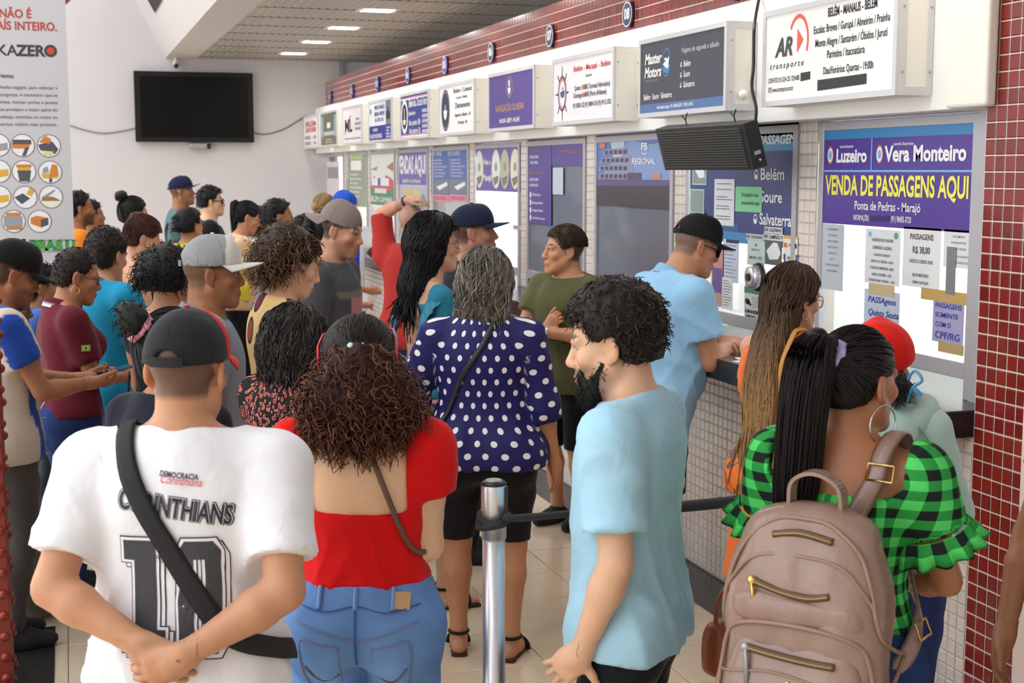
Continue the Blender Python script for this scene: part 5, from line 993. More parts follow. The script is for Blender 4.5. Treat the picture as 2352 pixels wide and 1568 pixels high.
# ---- headgear and small wearables, built in the head's frame
def head_emp(B): return B.TH
def hb(B, pts): return [tuple(B.TH(np.asarray(p)*B.hs)) for p in pts]
def cap(B, parent, col, brim=None, drop=0, back=False, h=.006, tilt=-8, strap=None, m=None, name='cap', high=0, colf=None, brim_pitch=12, brim_len=.075, hole=True, button=True, inside=(.02, .02, .02)):
    """six-panel baseball cap: crown, peak, adjuster gap and button"""
    s = B.hs; e = empty(name, parent=parent); yaw = 180 if back else 0; T = B.TH @ Xf(RX(tilt) @ RZ(yaw), np.array((0, -.004 if back else .0, .034-drop))*s)
    F = Field(); R = np.array((.0885, .109, .100+high))*s; F.ell(T((0, -.012 if not back else .016, .0)), R, T.R, k=.01)
    F.ell(T((0, .045*s if not back else .05*s, .03*s)), np.array((.066, .045, .058+high))*s, T.R, k=.04)
    Rm, t = T.R, T.t
    def lz(x, y, z): return ((x-t[0])*Rm[0, 2]+(y-t[1])*Rm[1, 2]+(z-t[2])*Rm[2, 2])
    F.cut(lambda x, y, z: -.002*s-lz(x, y, z))
    F.ell(T((0, -.012 if not back else .016, -.01)), R-.006, T.R, k=.002, op='s')
    if hole: F.add(P_ell(T((0, -.112*s+(.02 if back else 0), .0)), np.array((.030, .05, .032))*s, T.R), .004, 's')
    v, q = F.mesh(h); c = np.tile(np.array(col), (len(v), 1)); l = T.inv(v)/s; th = np.arctan2(l[:, 0], l[:, 1]+.012); seam = np.abs(((th/(math.pi/3)+.5) % 1)-.5) < .018; c[seam & (l[:, 2] > .01)] *= .72; c[l[:, 2] < .003] *= .8
    if colf: c = colf(l, c)
    me = m or M_CLOTH; link('crown', fast_mesh('crown', v, q, col=c), e, me)
    bc = np.array(brim if brim is not None else col); n, k = 17, 7; V = []
    for lay in (0, 1):
        for j in range(k):
            for i in range(n):
                a = (i/(n-1)-.5)*2; u = j/(k-1); ang = a*1.22; ex = brim_len*math.cos(a*1.25)**.7 if abs(a) < 1 else brim_len*.45; rx, ry = .087, .105
                x = rx*math.sin(ang)*(1+.10*u); y = ry*math.cos(ang)-.008+u*ex; z = .004-u*math.sin(math.radians(brim_pitch))*ex*1.1-.022*(a*a)*u-.004*lay+.012*u*(1-a*a)*.6
                if back: y += .0
                V.append(T(np.array((x, y+(.028 if back else 0), z))*s))
    V = np.array(V); Q = []
    for lay in (0, 1):
        o_ = lay*n*k
        for j in range(k-1):
            for i in range(n-1):
                f = (o_+j*n+i, o_+j*n+i+1, o_+(j+1)*n+i+1, o_+(j+1)*n+i); Q.append(f if not lay else f[::-1])
    for i in range(n-1): a = (k-1)*n+i; Q.append((a, a+1, a+1+n*k, a+n*k))
    link('peak', fast_mesh('peak', V, np.array(Q)[:, ::-1], col=np.tile(bc, (len(V), 1))), e, me)
    if button:
        b = MB(); p = T(np.array((0, .0 if not back else .022, .101+high))*s); b.sphere(p, (.008, .008, .005)); ob = b.build('button', me, e, smooth=True); set_col(ob.data, np.array(bc))
    if strap is not None:
        b = MB(); pts = [T(np.array((.092*math.sin(a), -.012+(.028 if back else 0)-.113*math.cos(a), .008))*s) for a in np.linspace(-.42, .42, 9)]
        for a_, b_ in zip(pts[:-1], pts[1:]):
            u = T.v(np.array((0, 0, .011))*s); b.poly([a_-u, b_-u, b_+u, a_+u]); 
        ob = b.build('strap', me, e); set_col(ob.data, np.array(strap))
    return e
def glasses(B, parent, m, r=.0016, lens=None, w=.026, hgt=.02, z=.002, sun=False, up=None, name='glasses', rim=None):
    e = empty(name, parent=parent); s = B.hs; b = MB(); off = np.array(up if up is not None else (0, 0, 0))
    for sx in (-1, 1):
        ring = [(sx*.033+w*math.cos(t)*(1 if abs(math.cos(t)) < .9 else .97), .103-.012*abs(math.cos(t)), z+hgt*math.sin(t)) for t in np.linspace(0, 2*math.pi, 17)]
        b.tube(hb(B, [np.array(p)+off for p in ring]), rim or r, 5, cap=False)
        if up is None: b.tube(hb(B, [np.array(p) for p in ((sx*.058, .094, z+.006), (sx*.074, .06, z+.005), (sx*.081, .0, z+.004), (sx*.080, -.02, z-.012))]), r, 5)
        if lens is not None:
            l = MB(); l.poly(hb(B, [np.array(p)+off for p in ring[:-1]])); l.build('lens', lens, e)
    b.tube(hb(B, [np.array(p)+off for p in ((-.008, .106, z+.005), (0, .110, z+.007), (.008, .106, z+.005))]), r, 5); b.build('frame', m, e, smooth=True); return e
def hoop(B, parent, m, R=.02, r=.0015, side=1, drop=.0, yaw=0):
    b = MB(); s = B.hs; c = np.array((side*.083, -.004, -.044))*s; pts = []
    for t in np.linspace(0, 2*math.pi, 25): pts.append(B.TH(c+np.array((math.sin(yaw)*R*math.sin(t), math.cos(yaw)*R*math.sin(t), -R+R*math.cos(t)-drop))))
    b.tube(pts, r, 6, cap=False); return b.build('earring', m, parent, smooth=True)
def strap_on(F, path, width, parent, m, name='strap', off=.004, thick=.003, n=8, hint=None, maxd=.25):
    """a band laid over the clothed body along a path of points, pushed out to just above the surface"""
    P = np.array([tuple(p) for p in smooth_path(path, n)])
    for _ in range(8):
        d = F.at(P); P = P-F.normal(P)*np.clip(d-off, -.05, .05)[:, None]*.8
    Tn = np.gradient(P, axis=0); Tn /= np.linalg.norm(Tn, axis=1, keepdims=True)+1e-9; Nn = F.normal(P); Wd = np.cross(Tn, Nn); Wd /= np.linalg.norm(Wd, axis=1, keepdims=True)+1e-9
    K = len(P); A = []
    for u, hgt in ((-.5, 0), (-.25, thick), (.25, thick), (.5, 0)):
        q = P+Wd*u*width; d = F.at(q); q = q-F.normal(q)*np.minimum(d-off*.5, 0)[:, None]; A.append(q+Nn*hgt)
    V = np.stack(A, 1).reshape(-1, 3); Q = []
    for k in range(K-1):
        for j in range(3): a = k*4+j; Q.append((a, a+1, a+5, a+4))
        Q.append((k*4+3, k*4, k*4+4, k*4+7))
    o = link(name, fast_mesh(name, V, np.array(Q)), parent, m); return o
def person(label, px, dep, face, B, group=None, name='person'):
    p = at_d(px, 392, dep); e = empty(name, (p[0], p[1], 0), -(YAW+math.radians(face)))
    tag(e, label, 'person', group or 'people queuing at the ticket windows'); return e
# ------------------------------------------------------------------ dressing a figure
def pat_uv(B, arms=True):
    def f(V):
        K = B.k; q = B.U.inv(V); u = np.arctan2(q[:, 0], -q[:, 1])*.16*B.fat; v = q[:, 2].copy()
        for sd in (1, -1):
            for A, C in ((B.sh[sd], B.el[sd]), (B.el[sd], B.wr[sd])):
                d = C-A; L = np.linalg.norm(d); d = d/L; w = V-A; t = w @ d; r = w-t[:, None]*d; rr = np.linalg.norm(r, axis=1); a = np.cross(d, (0, 1, 0)); a = unit(a); b_ = np.cross(d, a)
                m = (t > .06*K if A is B.sh[sd] else t > 0) & (t < L*1.05) & (rr < .085*K) & (np.abs(q[:, 0]) > .15*K*B.fat)
                th = np.arctan2(r @ a, r @ b_); u[m] = th[m]*.055; v[m] = (1.3-t)[m] if A is B.sh[sd] else (1.02-t)[m]
        return np.c_[u, v]
    return f
def puv_mat(name, fn, rough=.8, bump=.2):
    if name in MATS: return MATS[name]
    t = NT(name); at = t.n('ShaderNodeAttribute', attribute_name='puv').outputs['Vector']; sp = t.n('ShaderNodeSeparateXYZ'); t.L.new(at, sp.inputs[0]); t.setb(Base_Color=fn(t, sp.outputs[0], sp.outputs[1], at), Roughness=rough, Specular_IOR_Level=.2)
    tc = t.n('ShaderNodeTexCoord').outputs['Object']; nb = t.n('ShaderNodeTexNoise', i_Scale=20.0, i_Detail=2.0, i_Distortion=.8, i_Vector=tc).outputs['Fac']; t.bump(nb, .3, .012); MATS[name] = t.m; return t.m
def n_dots(base, dot, pu, pv, r):
    def f(t, u, v, at):
        row = t.math('FLOOR', t.math('DIVIDE', v, pv)); sh = t.math('MULTIPLY', t.math('MODULO', row, 2.0), .5); fu = t.math('SUBTRACT', t.math('FRACT', t.math('ADD', t.math('DIVIDE', u, pu), sh)), .5); fv = t.math('SUBTRACT', t.math('FRACT', t.math('DIVIDE', v, pv)), .5)
        a = t.math('MULTIPLY', fu, pu); b = t.math('MULTIPLY', fv, pv); d = t.math('SQRT', t.math('ADD', t.math('MULTIPLY', a, a), t.math('MULTIPLY', b, b))); m = t.math('LESS_THAN', d, r); return t.mix(m, base, dot)
    return f
def n_check(light, mid, dark, p):
    def f(t, u, v, at):
        a = t.math('GREATER_THAN', t.math('FRACT', t.math('DIVIDE', u, p)), .5); b = t.math('GREATER_THAN', t.math('FRACT', t.math('DIVIDE', v, p)), .5); s = t.math('ADD', a, b); return t.mix(t.math('GREATER_THAN', s, 1.5), t.mix(t.math('GREATER_THAN', s, .5), light, mid), dark)
    return f
def n_cells(base, cols, scale, rad, ring=None):
    def f(t, u, v, at):
        vo = t.n('ShaderNodeTexVoronoi', i_Scale=scale, i_Vector=at); c = t.ramp(t.n('ShaderNodeSeparateColor', i_0=vo.outputs['Color']).outputs[0], [(i/len(cols), c) for i, c in enumerate(cols)], 'CONSTANT'); d = vo.outputs['Distance']
        r = t.mix(t.math('LESS_THAN', d, rad), base, c); return r if ring is None else t.mix(t.math('LESS_THAN', t.math('ABSOLUTE', t.math('SUBTRACT', d, rad)), rad*.16), r, ring)
    return f
def blend(c1, c2): return None
def mk(label, px, dep, face, cy, sex='m', lod=1, skin='tan', ht=.02, body={}, hair=None, hairc='dark', top=None, bottom=None, shoe=((.03, .03, .035)), opts={}, group=None, H=None):
    H = (at_d(px, cy, dep)[2]-ht) if H is None else H; B = Body(H=H, sex=sex, **body); e = person(label, px, dep, face, B, group)
    o = dict(skin=skin, hairc=HAIRC[hairc] if isinstance(hairc, str) else hairc, seed=int(px*7+dep*13) % 9973); o.update(opts); h = {0: .0108, 1: .016, 2: .024}[lod]
    link('body', skin_mesh(B, lod, o), e, M_SKIN); F = None; topo = None
    if top:
        t = dict(top); col = t.pop('col', (.5, .5, .5)); m = t.pop('m', M_CLOTH); amp = t.pop('amp', .003); nm = t.pop('name', 'shirt'); cf = t.pop('colf', None); uv = t.pop('uv', None); kw = {k: t[k] for k in t}
        F = top_field(B, **kw); topo = garment(nm, F, B, h, e, col, m, amp, o['seed'], pat_uv(B) if uv else None, (lambda V, c, B=B, F=F: cf(B.U.inv(V)/B.k, np.tile(c, (len(V), 1)), V, B)) if cf else None)
    G = None
    if bottom:
        t = dict(bottom); col = t.pop('col'); m = t.pop('m', M_CLOTH); kind = t.pop('kind', 'pants'); nm = t.pop('name', kind if kind != 'pants' else 'trousers'); cf = t.pop('colf', None)
        if kind == 'skirt':
            K = B.k; z1, z0, wd = t.get('waist', 1.0)*K, t['hem']*K, t.get('wide', .2)*K; r0 = [r for r in B.rows if r[0] < z1+.02]; G = Field(); G.add(P_loft([(z0, wd, wd*.8, 0, 0), ((z0+.8*K)/2, (wd+.19*K)/2, (wd*.8+.14*K)/2, 0, 0)]+[(z, a+.012, b_+.012, cx, cy_) for z, a, b_, cx, cy_ in r0], I3, .004, cap=.006), .02); G.cut(lambda x, y, z: z-z1+0*x+0*y)
        else: G = leg_field(B, **t)
        garment(nm, G, B, h*1.15, e, col, m, .0025, o['seed']+5, None, (lambda V, c, B=B: cf(V/B.k, np.tile(c, (len(V), 1)), V, B)) if cf else None)
    if shoe is not None: shoes(B, e, np.array(shoe), M_CLOTH, h=.017 if lod < 2 else .024)
    if hair: hair(B, o, e, {0: .009, 1: .011, 2: .016}[lod], lod)
    return dict(e=e, B=B, F=F, G=G, o=o, h=h, top=topo)
def H_short(n=700, L=.03, th=.012, **kw): return lambda B, o, e, h, lod: short_hair(B, o, e, h, n if lod == 0 else n//2, L, th, lod, **kw)
def H_afro(sc=(.10, .12, .11), c=(0, -.02, .04), n=900, **kw):
    def f(B, o, e, h, lod):
        F = hair_base(B, th=.02); F.ell(B.TH(np.array(c)*B.hs), np.array(sc)*B.hs, B.TH.R, k=.03); T, s = B.TH, B.hs
        F.ell(T(np.array((0, .12, -.045))*s), np.array((.075, .085, .095))*s, T.R, k=.02, op='s'); afro(B, o, e, h*1.3, F, n if lod < 2 else n//3, keep=lambda q: (q[:, 2] > np.where(q[:, 1] > -.03, .045, -.03)) & (q[:, 1] < .085), **kw)
    return f
def H_long(length=.3, wide=.075, deep=.05, back=-.06, th=.014, n=1200, tip=None, flare=1.0, front=.078, fside=.006, K=16, wav=0, rad=.0022, streak=None, part=True):
    """hair falling straight down behind"""
    def f(B, o, e, h, lod):
        T, s = B.TH, B.hs; F = hair_base(B, th=th, low=-.10, front=front, fside=fside); top = T(np.array((0, back*.6, .04))*s); mid = T(np.array((0, back, -.06))*s); fwd = T.v((0, 1, 0)); fwd = unit(np.array((fwd[0], fwd[1], 0))); sd = np.cross(fwd, (0, 0, 1)); z0 = mid[2]-length; R = np.stack([sd, fwd, np.array((0, 0, 1.))], 1)
        XT = Xf(R, (mid[0], mid[1], 0)); lb = min(1, length/.3)**1.5; rows = [(z0, wide*.85*flare, deep*.55, 0, -.012-.085*lb), (z0+length*.35, wide*flare, deep*.85, 0, -.008-.075*lb), (mid[2]-length*.25, wide*1.02, deep*1.0, 0, -.045*lb), (mid[2], wide*1.02, deep*1.1, 0, 0), (mid[2]+.06, wide*.95, deep*1.15, 0, .005), (mid[2]+.12, wide*.6, deep*.8, 0, .01)]
        F2 = Field(); F2.p = list(F.p); F2.cuts = []; base = hair_base(B, th=th, low=-.10, front=front, fside=fside); cut = base.cuts[0]
        F3 = Field(); F3.add(P_loft(rows, XT, 0, n=2.6, cap=.01), .03); hb_ = base
        def both(x, y, z):
            d = None
            for fn, lo, hi, k, op in hb_.p: q = fn(x, y, z); d = q if d is None else smin(d, q, k)
            return np.maximum(d, cut(x, y, z))
        G = Field(); lo, hi = F.bbox(); G.p.append((both, lo, hi, .01, 'u')); G.add(P_loft(rows, XT, 0, n=2.6, cap=.01), .045)
        flow = lambda p: np.array((0, 0, -1.))+np.where((p[:, 2] > T.t[2]-.02)[:, None], -fwd*.45+(p-T.t)*np.array((1, 1, 0))*3, 0)
        long_hair(B, o, e, h*1.2, G, n if lod < 2 else n//4, flow, K=K, step=length*1.2/K, tip=tip, rad=rad, jit=.1+wav, streak=streak, zfree=z0+.03)
    return f
def H_tail(at=(0, -.09, .06), r0=.03, length=.35, out=.05, n=900, th=.012, tie=None, tip=None, r1=.05, fall=(0, 0), bun=None, K=18, low=-.06, rad=.002):
    """combed back to a tie, then a tail or a knot"""
    def f(B, o, e, h, lod):
        T, s = B.TH, B.hs; G = hair_base(B, th=th, low=low, front=.066, fside=.02); a = np.array(at)*s; A_ = T(a); rng = np.random.default_rng(o['seed']); parts, cols = [], []; c = np.array(o['hairc'])
        v, q = G.mesh(h*1.1); parts.append((v, q)); cols.append(np.tile(c*.8, (len(v), 1)))
        if n:
            P = seeds(v, q, n//2 if lod < 2 else n//4, rng); C = combed(G, P, lambda p: (A_-p)*8, 9, .016, .002, .05, rng); parts.append(tubes(C, rad*np.r_[.6, np.ones(6), .8, .4])); cols.append(lock_cols(len(P), 9, 3, c*1.15, jit=.5, rng=rng))
        TF = Field()
        if bun:
            for dx, dy, dz, r in bun: TF.ell(T(a+np.array((dx, dy, dz))*s), np.array((r, r, r*.85))*s, T.R, k=.02)
            v2, q2 = TF.mesh(h*1.2); v2 = v2+TF.normal(v2)*(fbm(v2, 110, 4)*.006)[:, None]; parts.append((v2, q2)); cols.append(np.tile(c, (len(v2), 1)))
            if lod < 2: P = seeds(v2, q2, n//3, rng); C = curls(P-TF.normal(P)*.006, TF.normal(P), 8, .03, .006, 1.0, rng, .2, .6, .5); parts.append(tubes(C, rad*np.linspace(1, .3, 8))); cols.append(lock_cols(len(P), 8, 3, c, jit=.5, rng=rng))
        else:
            bk = unit(A_-T.t); pts = [A_, A_+bk*out+np.array((0, 0, .01)), A_+bk*out*1.25+np.array((fall[0]*.3, fall[1]*.3, -length*.3)), A_+bk*out*1.0+np.array((fall[0]*.7, fall[1]*.7, -length*.68)), A_+bk*out*.9+np.array((fall[0], fall[1], -length))]
            TF.chain(pts, [r0*.6, r0*.72, r1*.8, r1*.7, r1*.25], .02); v2, q2 = TF.mesh(h*1.1); parts.append((v2, q2)); cols.append(np.tile(c*.8, (len(v2), 1)))
            if lod < 2:
                sp = np.array([tuple(p) for p in smooth_path(pts, 5)]); N = n; t = np.linspace(0, 1, K); idx = t*(len(sp)-1); P0 = np.stack([np.interp(idx, np.arange(len(sp)), sp[:, i]) for i in range(3)], 1); ang = rng.uniform(0, 6.28, N); rr = np.sqrt(rng.uniform(.3, 1, N)); prof = np.interp(t, [0, .15, .4, .75, 1], [r0*.6, r0*.85, r1*.9, r1*.8, r1*.45]); d1 = np.stack([np.cos(ang), np.sin(ang), 0*ang], 1)
                C = P0[None]+d1[:, None]*(rr[:, None]*prof[None])[..., None]*1.05+rng.normal(size=(N, 1, 3))*.004*t[None, :, None]+np.array((0, 0, -1.))*(rng.uniform(-.04, .05, (N, 1, 1))*t[None, :, None]); parts.append(tubes(C, rad*np.r_[np.ones(K-2), .7, .3])); cols.append(lock_cols(N, K, 3, c, tip, .5, rng))
        hair_obj('hair', parts, cols, e)
        if tie is not None:
            b = MB(); bk = unit(A_-T.t); u = unit(np.cross(bk, (0, 0, 1))); w = np.cross(u, bk); pts = [A_+bk*.022+(u*math.cos(t)+w*math.sin(t))*(r0*1.05+.004*math.sin(9*t)) for t in np.linspace(0, 6.283, 28)]; b.tube(pts, [.011+.003*math.sin(7*k) for k in range(28)], 7, cap=False); b.build('hair_tie', tie, e, smooth=True)
    return f
def phone_at(P, d, n, parent=None, label='dark smartphone'):
    e = empty('phone'); R = Matrix(np.stack([np.cross(d, n), d, n], 1).tolist()); e.matrix_world = Matrix.Translation(P) @ R.to_4x4(); boxo('case', (-.036, -.075, -.004), (.036, .075, .004), mat('phone_case', srgb(70, 74, 82), .35), e, bevel=.006, seg=3); boxo('screen', (-.033, -.071, .0041), (.033, .071, .0046), mat('phone_glass', (.01, .012, .015), .08), e); return tag(e, label, 'phone')
def wpos(q, p): """a point of the figure in the hall""" ; e = q['e']; a = e.rotation_euler[2]; c, s = math.cos(a), math.sin(a); return np.array((e.location[0]+p[0]*c-p[1]*s, e.location[1]+p[0]*s+p[1]*c, p[2]))
def wdir(q, p): a = q['e'].rotation_euler[2]; c, s = math.cos(a), math.sin(a); return np.array((p[0]*c-p[1]*s, p[0]*s+p[1]*c, p[2]))
def lpos(q, p): e = q['e']; a = -e.rotation_euler[2]; c, s = math.cos(a), math.sin(a); x, y = p[0]-e.location[0], p[1]-e.location[1]; return np.array((x*c-y*s, x*s+y*c, p[2]))
def decal(q, me, name, m, off=.0025, lift=.0005, toward=1, grid=.009, parent=None):
    """thin print: a flat mesh in the figure's x-z plane wrapped on the shirt from behind (toward = 1) or in front (-1)"""
    bm = bmesh.new(); bm.from_mesh(me); bmesh.ops.triangulate(bm, faces=bm.faces)
    xs = [v.co.x for v in bm.verts]; zs = [v.co.z for v in bm.verts]
    for ax, lo, hi in ((0, min(xs), max(xs)), (2, min(zs), max(zs))):
        k = lo+grid
        while k < hi:
            co = [0, 0, 0]; no = [0, 0, 0]; co[ax] = k; no[ax] = 1; bmesh.ops.bisect_plane(bm, geom=bm.verts[:]+bm.edges[:]+bm.faces[:], plane_co=co, plane_no=no); k += grid
    tree = q.get('tree')
    if tree is None:
        m_ = q['top'].data; tree = q['tree'] = BVHTree.FromPolygons([v.co for v in m_.vertices], [tuple(p.vertices) for p in m_.polygons])
    bad = []
    for v in bm.verts:
        hit, nrm, _, _ = tree.ray_cast(Vector((v.co.x, -1.0*toward, v.co.z)), Vector((0, toward, 0)))
        if hit is None: bad.append(v)
        else: v.co = hit+nrm*(off+lift)
    bmesh.ops.delete(bm, geom=bad, context='VERTS')
    me2 = bpy.data.meshes.new(name); bm.to_mesh(me2); bm.free(); o = link(name, me2, parent or q['e'], m); return o
def flat(polys):
    b = MB(); [b.poly([(x, 0, z) for x, z in p]) for p in polys]; return b.mesh('flat')
# ================================================================== the crowd, nearest first
BLK = (.012, .012, .014)
# -- man in the white football shirt, hands clasped behind his back
def capcol(l, c):
    c[(l[:, 1] > .018) & (l[:, 2] > .0)] = srgb(196, 32, 30); return c
q1 = mk('man in white football shirt numbered 10 with black and red cap, hands clasped behind', 405, 2.95, 2, 703, 'm', 0, 'tan', .022, dict(fat=1.10, shw=1.06, limb=1.08, head=(-8, 6, 0), belly=.02,
    R=dict(w=(.045, -.215, .985), pole=(1.0, .1, .1), d=(-1, -.02, -.5), n=(-.1, 1, .2), curl=28, thumb=20), L=dict(w=(.05, -.195, 1.0), pole=(1.0, .1, .1), d=(-.9, -.02, -.55), n=(-.1, 1, 0), curl=35, thumb=15)), None, 'black', dict(col=srgb(236, 236, 240), e=.018, sleeve=.74, hem=.74, flare=.03, neck=(1.425, 1.462), sl_e=.009, sl_flare=.022, amp=.0075, name='football_shirt'), dict(col=srgb(60, 62, 70), kind='pants'), opts=dict(buzz=.75, hh=1.35))
cap(q1['B'], q1['e'], (.022, .023, .026), brim=srgb(196, 32, 30), h=.005, tilt=5, drop=.010, high=.014, strap=(.03, .03, .032), colf=capcol)
INKD = mat('print_charcoal', srgb(58, 58, 64), .6); INKO = mat('print_navy', srgb(40, 38, 52), .6); INKR = mat('print_red', srgb(214, 70, 80), .6); INKW = mat('print_white', srgb(236, 236, 240), .7)
def dx_text(q, t, x, z, size, m, w=None, rot=0, off=.0025, **kw):
    me = text_mesh(t, size, 'CENTER', **kw); tw = text_width(me); me.transform(Matrix.Translation((x, 0, z)) @ Matrix.Rotation(math.radians(-rot), 4, 'Y').inverted() @ Matrix.Rotation(math.pi/2, 4, 'X') @ Matrix.Diagonal((w/tw if w else 1, 1, 1, 1))); o = decal(q, me, 'lettering', m, off); bpy.data.meshes.remove(me); return o
q1['amp'] = .0075
dx_text(q1, 'CORINTHIANS', .012, 1.232, .058, INKO, w=.246, rot=9, bold=.075, off=.001); dx_text(q1, 'CORINTHIANS', .012, 1.232, .058, INKW, w=.240, rot=9, bold=.045, off=.0022); dx_text(q1, 'CORINTHIANS', .012, 1.232, .058, INKO, w=.236, rot=9, bold=.022, off=.0034)
dx_text(q1, 'DEMOCRACIA', .022, 1.300, .016, INKO, w=.08, rot=6, bold=.02); dx_text(q1, 'Corinthiana', .026, 1.289, .024, INKR, w=.085, rot=6, shear=.4, off=.003)
def tenth(k, sh=(0, 0)):
    """the big block 1 and 0, k = outline growth"""
    def g(p, cx, cz): return [(cx+(x-cx)*1.0+np.sign(x-cx)*k+sh[0], z+np.sign(z-cz)*k+sh[1]) for x, z in p]
    one = [[(.018, 0), (.082, 0), (.082, .040), (.018, .040)][:0]] and []
    z0, z1 = .93, 1.163; pl = []
    for x0, x1, a, c in ((-.098, -.012, z0, z0+.042), (-.076, -.030, z0+.03, z1-.03), (-.098, -.030, z1-.042, z1)): pl.append([(x0-k+sh[0], a-k+sh[1]), (x1+k+sh[0], a-k+sh[1]), (x1+k+sh[0], c+k+sh[1]), (x0-k+sh[0], c+k+sh[1])])
    ox, iw = .060, .042+k; o_ = [(-iw+.014, z0-k), (iw-.014, z0-k), (iw, z0+.022), (iw, z1-.022), (iw-.014, z1+k), (-iw+.014, z1+k), (-iw, z1-.022), (-iw, z0+.022)]; i2 = .012-k; i_ = [(-i2, z0+.04-k), (i2, z0+.04-k), (i2, z0+.045-k), (i2, z1-.045+k), (i2, z1-.04+k), (-i2, z1-.04+k), (-i2, z1-.045+k), (-i2, z0+.045-k)]
    for n in range(8): a, b_ = o_[n], o_[(n+1) % 8]; c, d = i_[(n+1) % 8], i_[n]; pl.append([(p[0]+ox+sh[0], p[1]+sh[1]) for p in (a, b_, c, d)])
    return pl
for k, sh, m, off in ((.009, (.010, -.010), INKO, .0010), (.0065, (.010, -.010), INKW, .0022), (.009, (0, 0), INKO, .0034), (.0065, (0, 0), INKW, .0046), (.0005, (0, 0), INKD, .0058)):
    me = flat(tenth(k, sh)); decal(q1, me, 'number_print', m, off, grid=.010); bpy.data.meshes.remove(me)
M_WEB = mat('black_webbing', (.015, .015, .016), .8, bump=.3, bscale=900)
strap_on(q1['F'], [(-.06, .13, 1.30), (-.10, .06, 1.42), (-.112, -.02, 1.42), (-.09, -.11, 1.32), (0, -.16, 1.14), (.10, -.15, .99), (.17, -.06, .90), (.19, .04, .86)], .046, q1['e'], M_WEB, 'bag_strap', off=.008)
# -- woman in the red square-back top
RED_T = srgb(214, 22, 22)
def sqback(lx, ly, lz): return np.where((ly < .02), np.minimum(np.minimum(lz-1.092, .118-np.abs(lx)), .04-ly), -1)
q2 = mk('woman in red square-back top and blue jeans with big curly auburn hair', 826, 3.42, 4, 705, 'f', 0, srgb(230, 188, 150), .045, dict(fat=1.16, limb=1.12, head=(6, 8, -4), R=dict(w=(.10, .27, 1.06), pole=(.35, -1, -.5)), L=dict(w=(.10, .27, 1.06), pole=(.35, -1, -.5))), None, (.095, .030, .017),
    dict(col=RED_T, e=.010, sleeve=.42, hem=.985, neck=(1.36, 1.47), sl_e=.03, sl_flare=.0, amp=.0045, name='red_top', cuts=(sqback,)), dict(col=srgb(112, 152, 208), m=M_DENIM, e=.012, waist=1.00, name='jeans', colf=lambda p, c, V, B: c*(.85+.55*np.exp(-(((np.abs(p[:, 0])-.085)/.06)**2+((p[:, 2]-.70)/.14)**2)))[:, None]))
def H2(B, o, e, h, lod):
    T = B.TH; rng = np.random.default_rng(5); F = hair_base(B, th=.022, low=-.02, front=.068, fside=.02); v, p = F.mesh(.007); dk = np.array((.016, .011, .010)); at = T((0, -.11, .02)); P = seeds(v, p, 900, rng); C = combed(F, P, lambda x: (at-x)*8, 7, .021, .002, .12, rng); hair_obj('hair_crown', [(v, p), tubes(C, .0024*np.r_[.6, np.ones(4), .8, .4])], [np.tile(dk*.8, (len(v), 1)), lock_cols(900, 7, 3, dk*1.4, jit=.6, rng=rng)], e)
    F = Field(); F.ell(T((0, -.07, -.045)), (.112, .085, .105), T.R, k=.05); F.ell(T((0, -.08, -.085)), (.135, .085, .085), T.R, k=.06); F.ell(T((0, -.075, .035)), (.07, .06, .05), T.R, k=.05); F.ell(T((0, .13, -.05)), (.085, .10, .14), T.R, k=.02, op='s'); afro(B, o, e, .010, F, 2500, L=.062, r=.011, turns=1.6, K=10, rad=.0034, grav=.8, out=.45, tip=(.15, .06, .032), jit=.35, shade=.3)  # base colour darkened to put the shading among the curls into it
H2(q2['B'], q2['o'], q2['e'], .008, 0)
B = q2['B']; se = empty('sunglasses', tuple(q2['e'].location), q2['e'].rotation_euler[2]); tag(se, 'red-framed dark sunglasses pushed up on the curly-haired woman', 'sunglasses'); M_REDP = mat('red_acetate', srgb(190, 30, 40), .2); b = MB(); 
for sx in (-1, 1): b.tube(hb(B, [(sx*.074, .05, .105), (sx*.092, .0, .10), (sx*.101, -.06, .07), (sx*.100, -.085, .045), (sx*.099, -.095, -.01)]), .0036, 6)
b.tube(hb(B, [(-.074, .05, .105), (-.04, .068, .115), (0, .072, .117), (.04, .068, .115), (.074, .05, .105)]), .004, 6); b.build('frame', M_REDP, se, smooth=True)
for sx in (-1, 1): l = MB(); l.poly(hb(B, [(sx*.01, .074, .117), (sx*.07, .056, .107), (sx*.066, .078, .085), (sx*.02, .092, .092)])); l.build('lens', M_BLACK, se)
cl_ = MB(); [cl_.sphere(B.TH(np.array((x, -.128, .062))*B.hs), r) for x, r in ((-.012, .010), (.004, .006), (.016, .008))]; cl_.build('hair_clip', mat('mint_bead', srgb(190, 226, 216), .3), q2['e'], smooth=True)
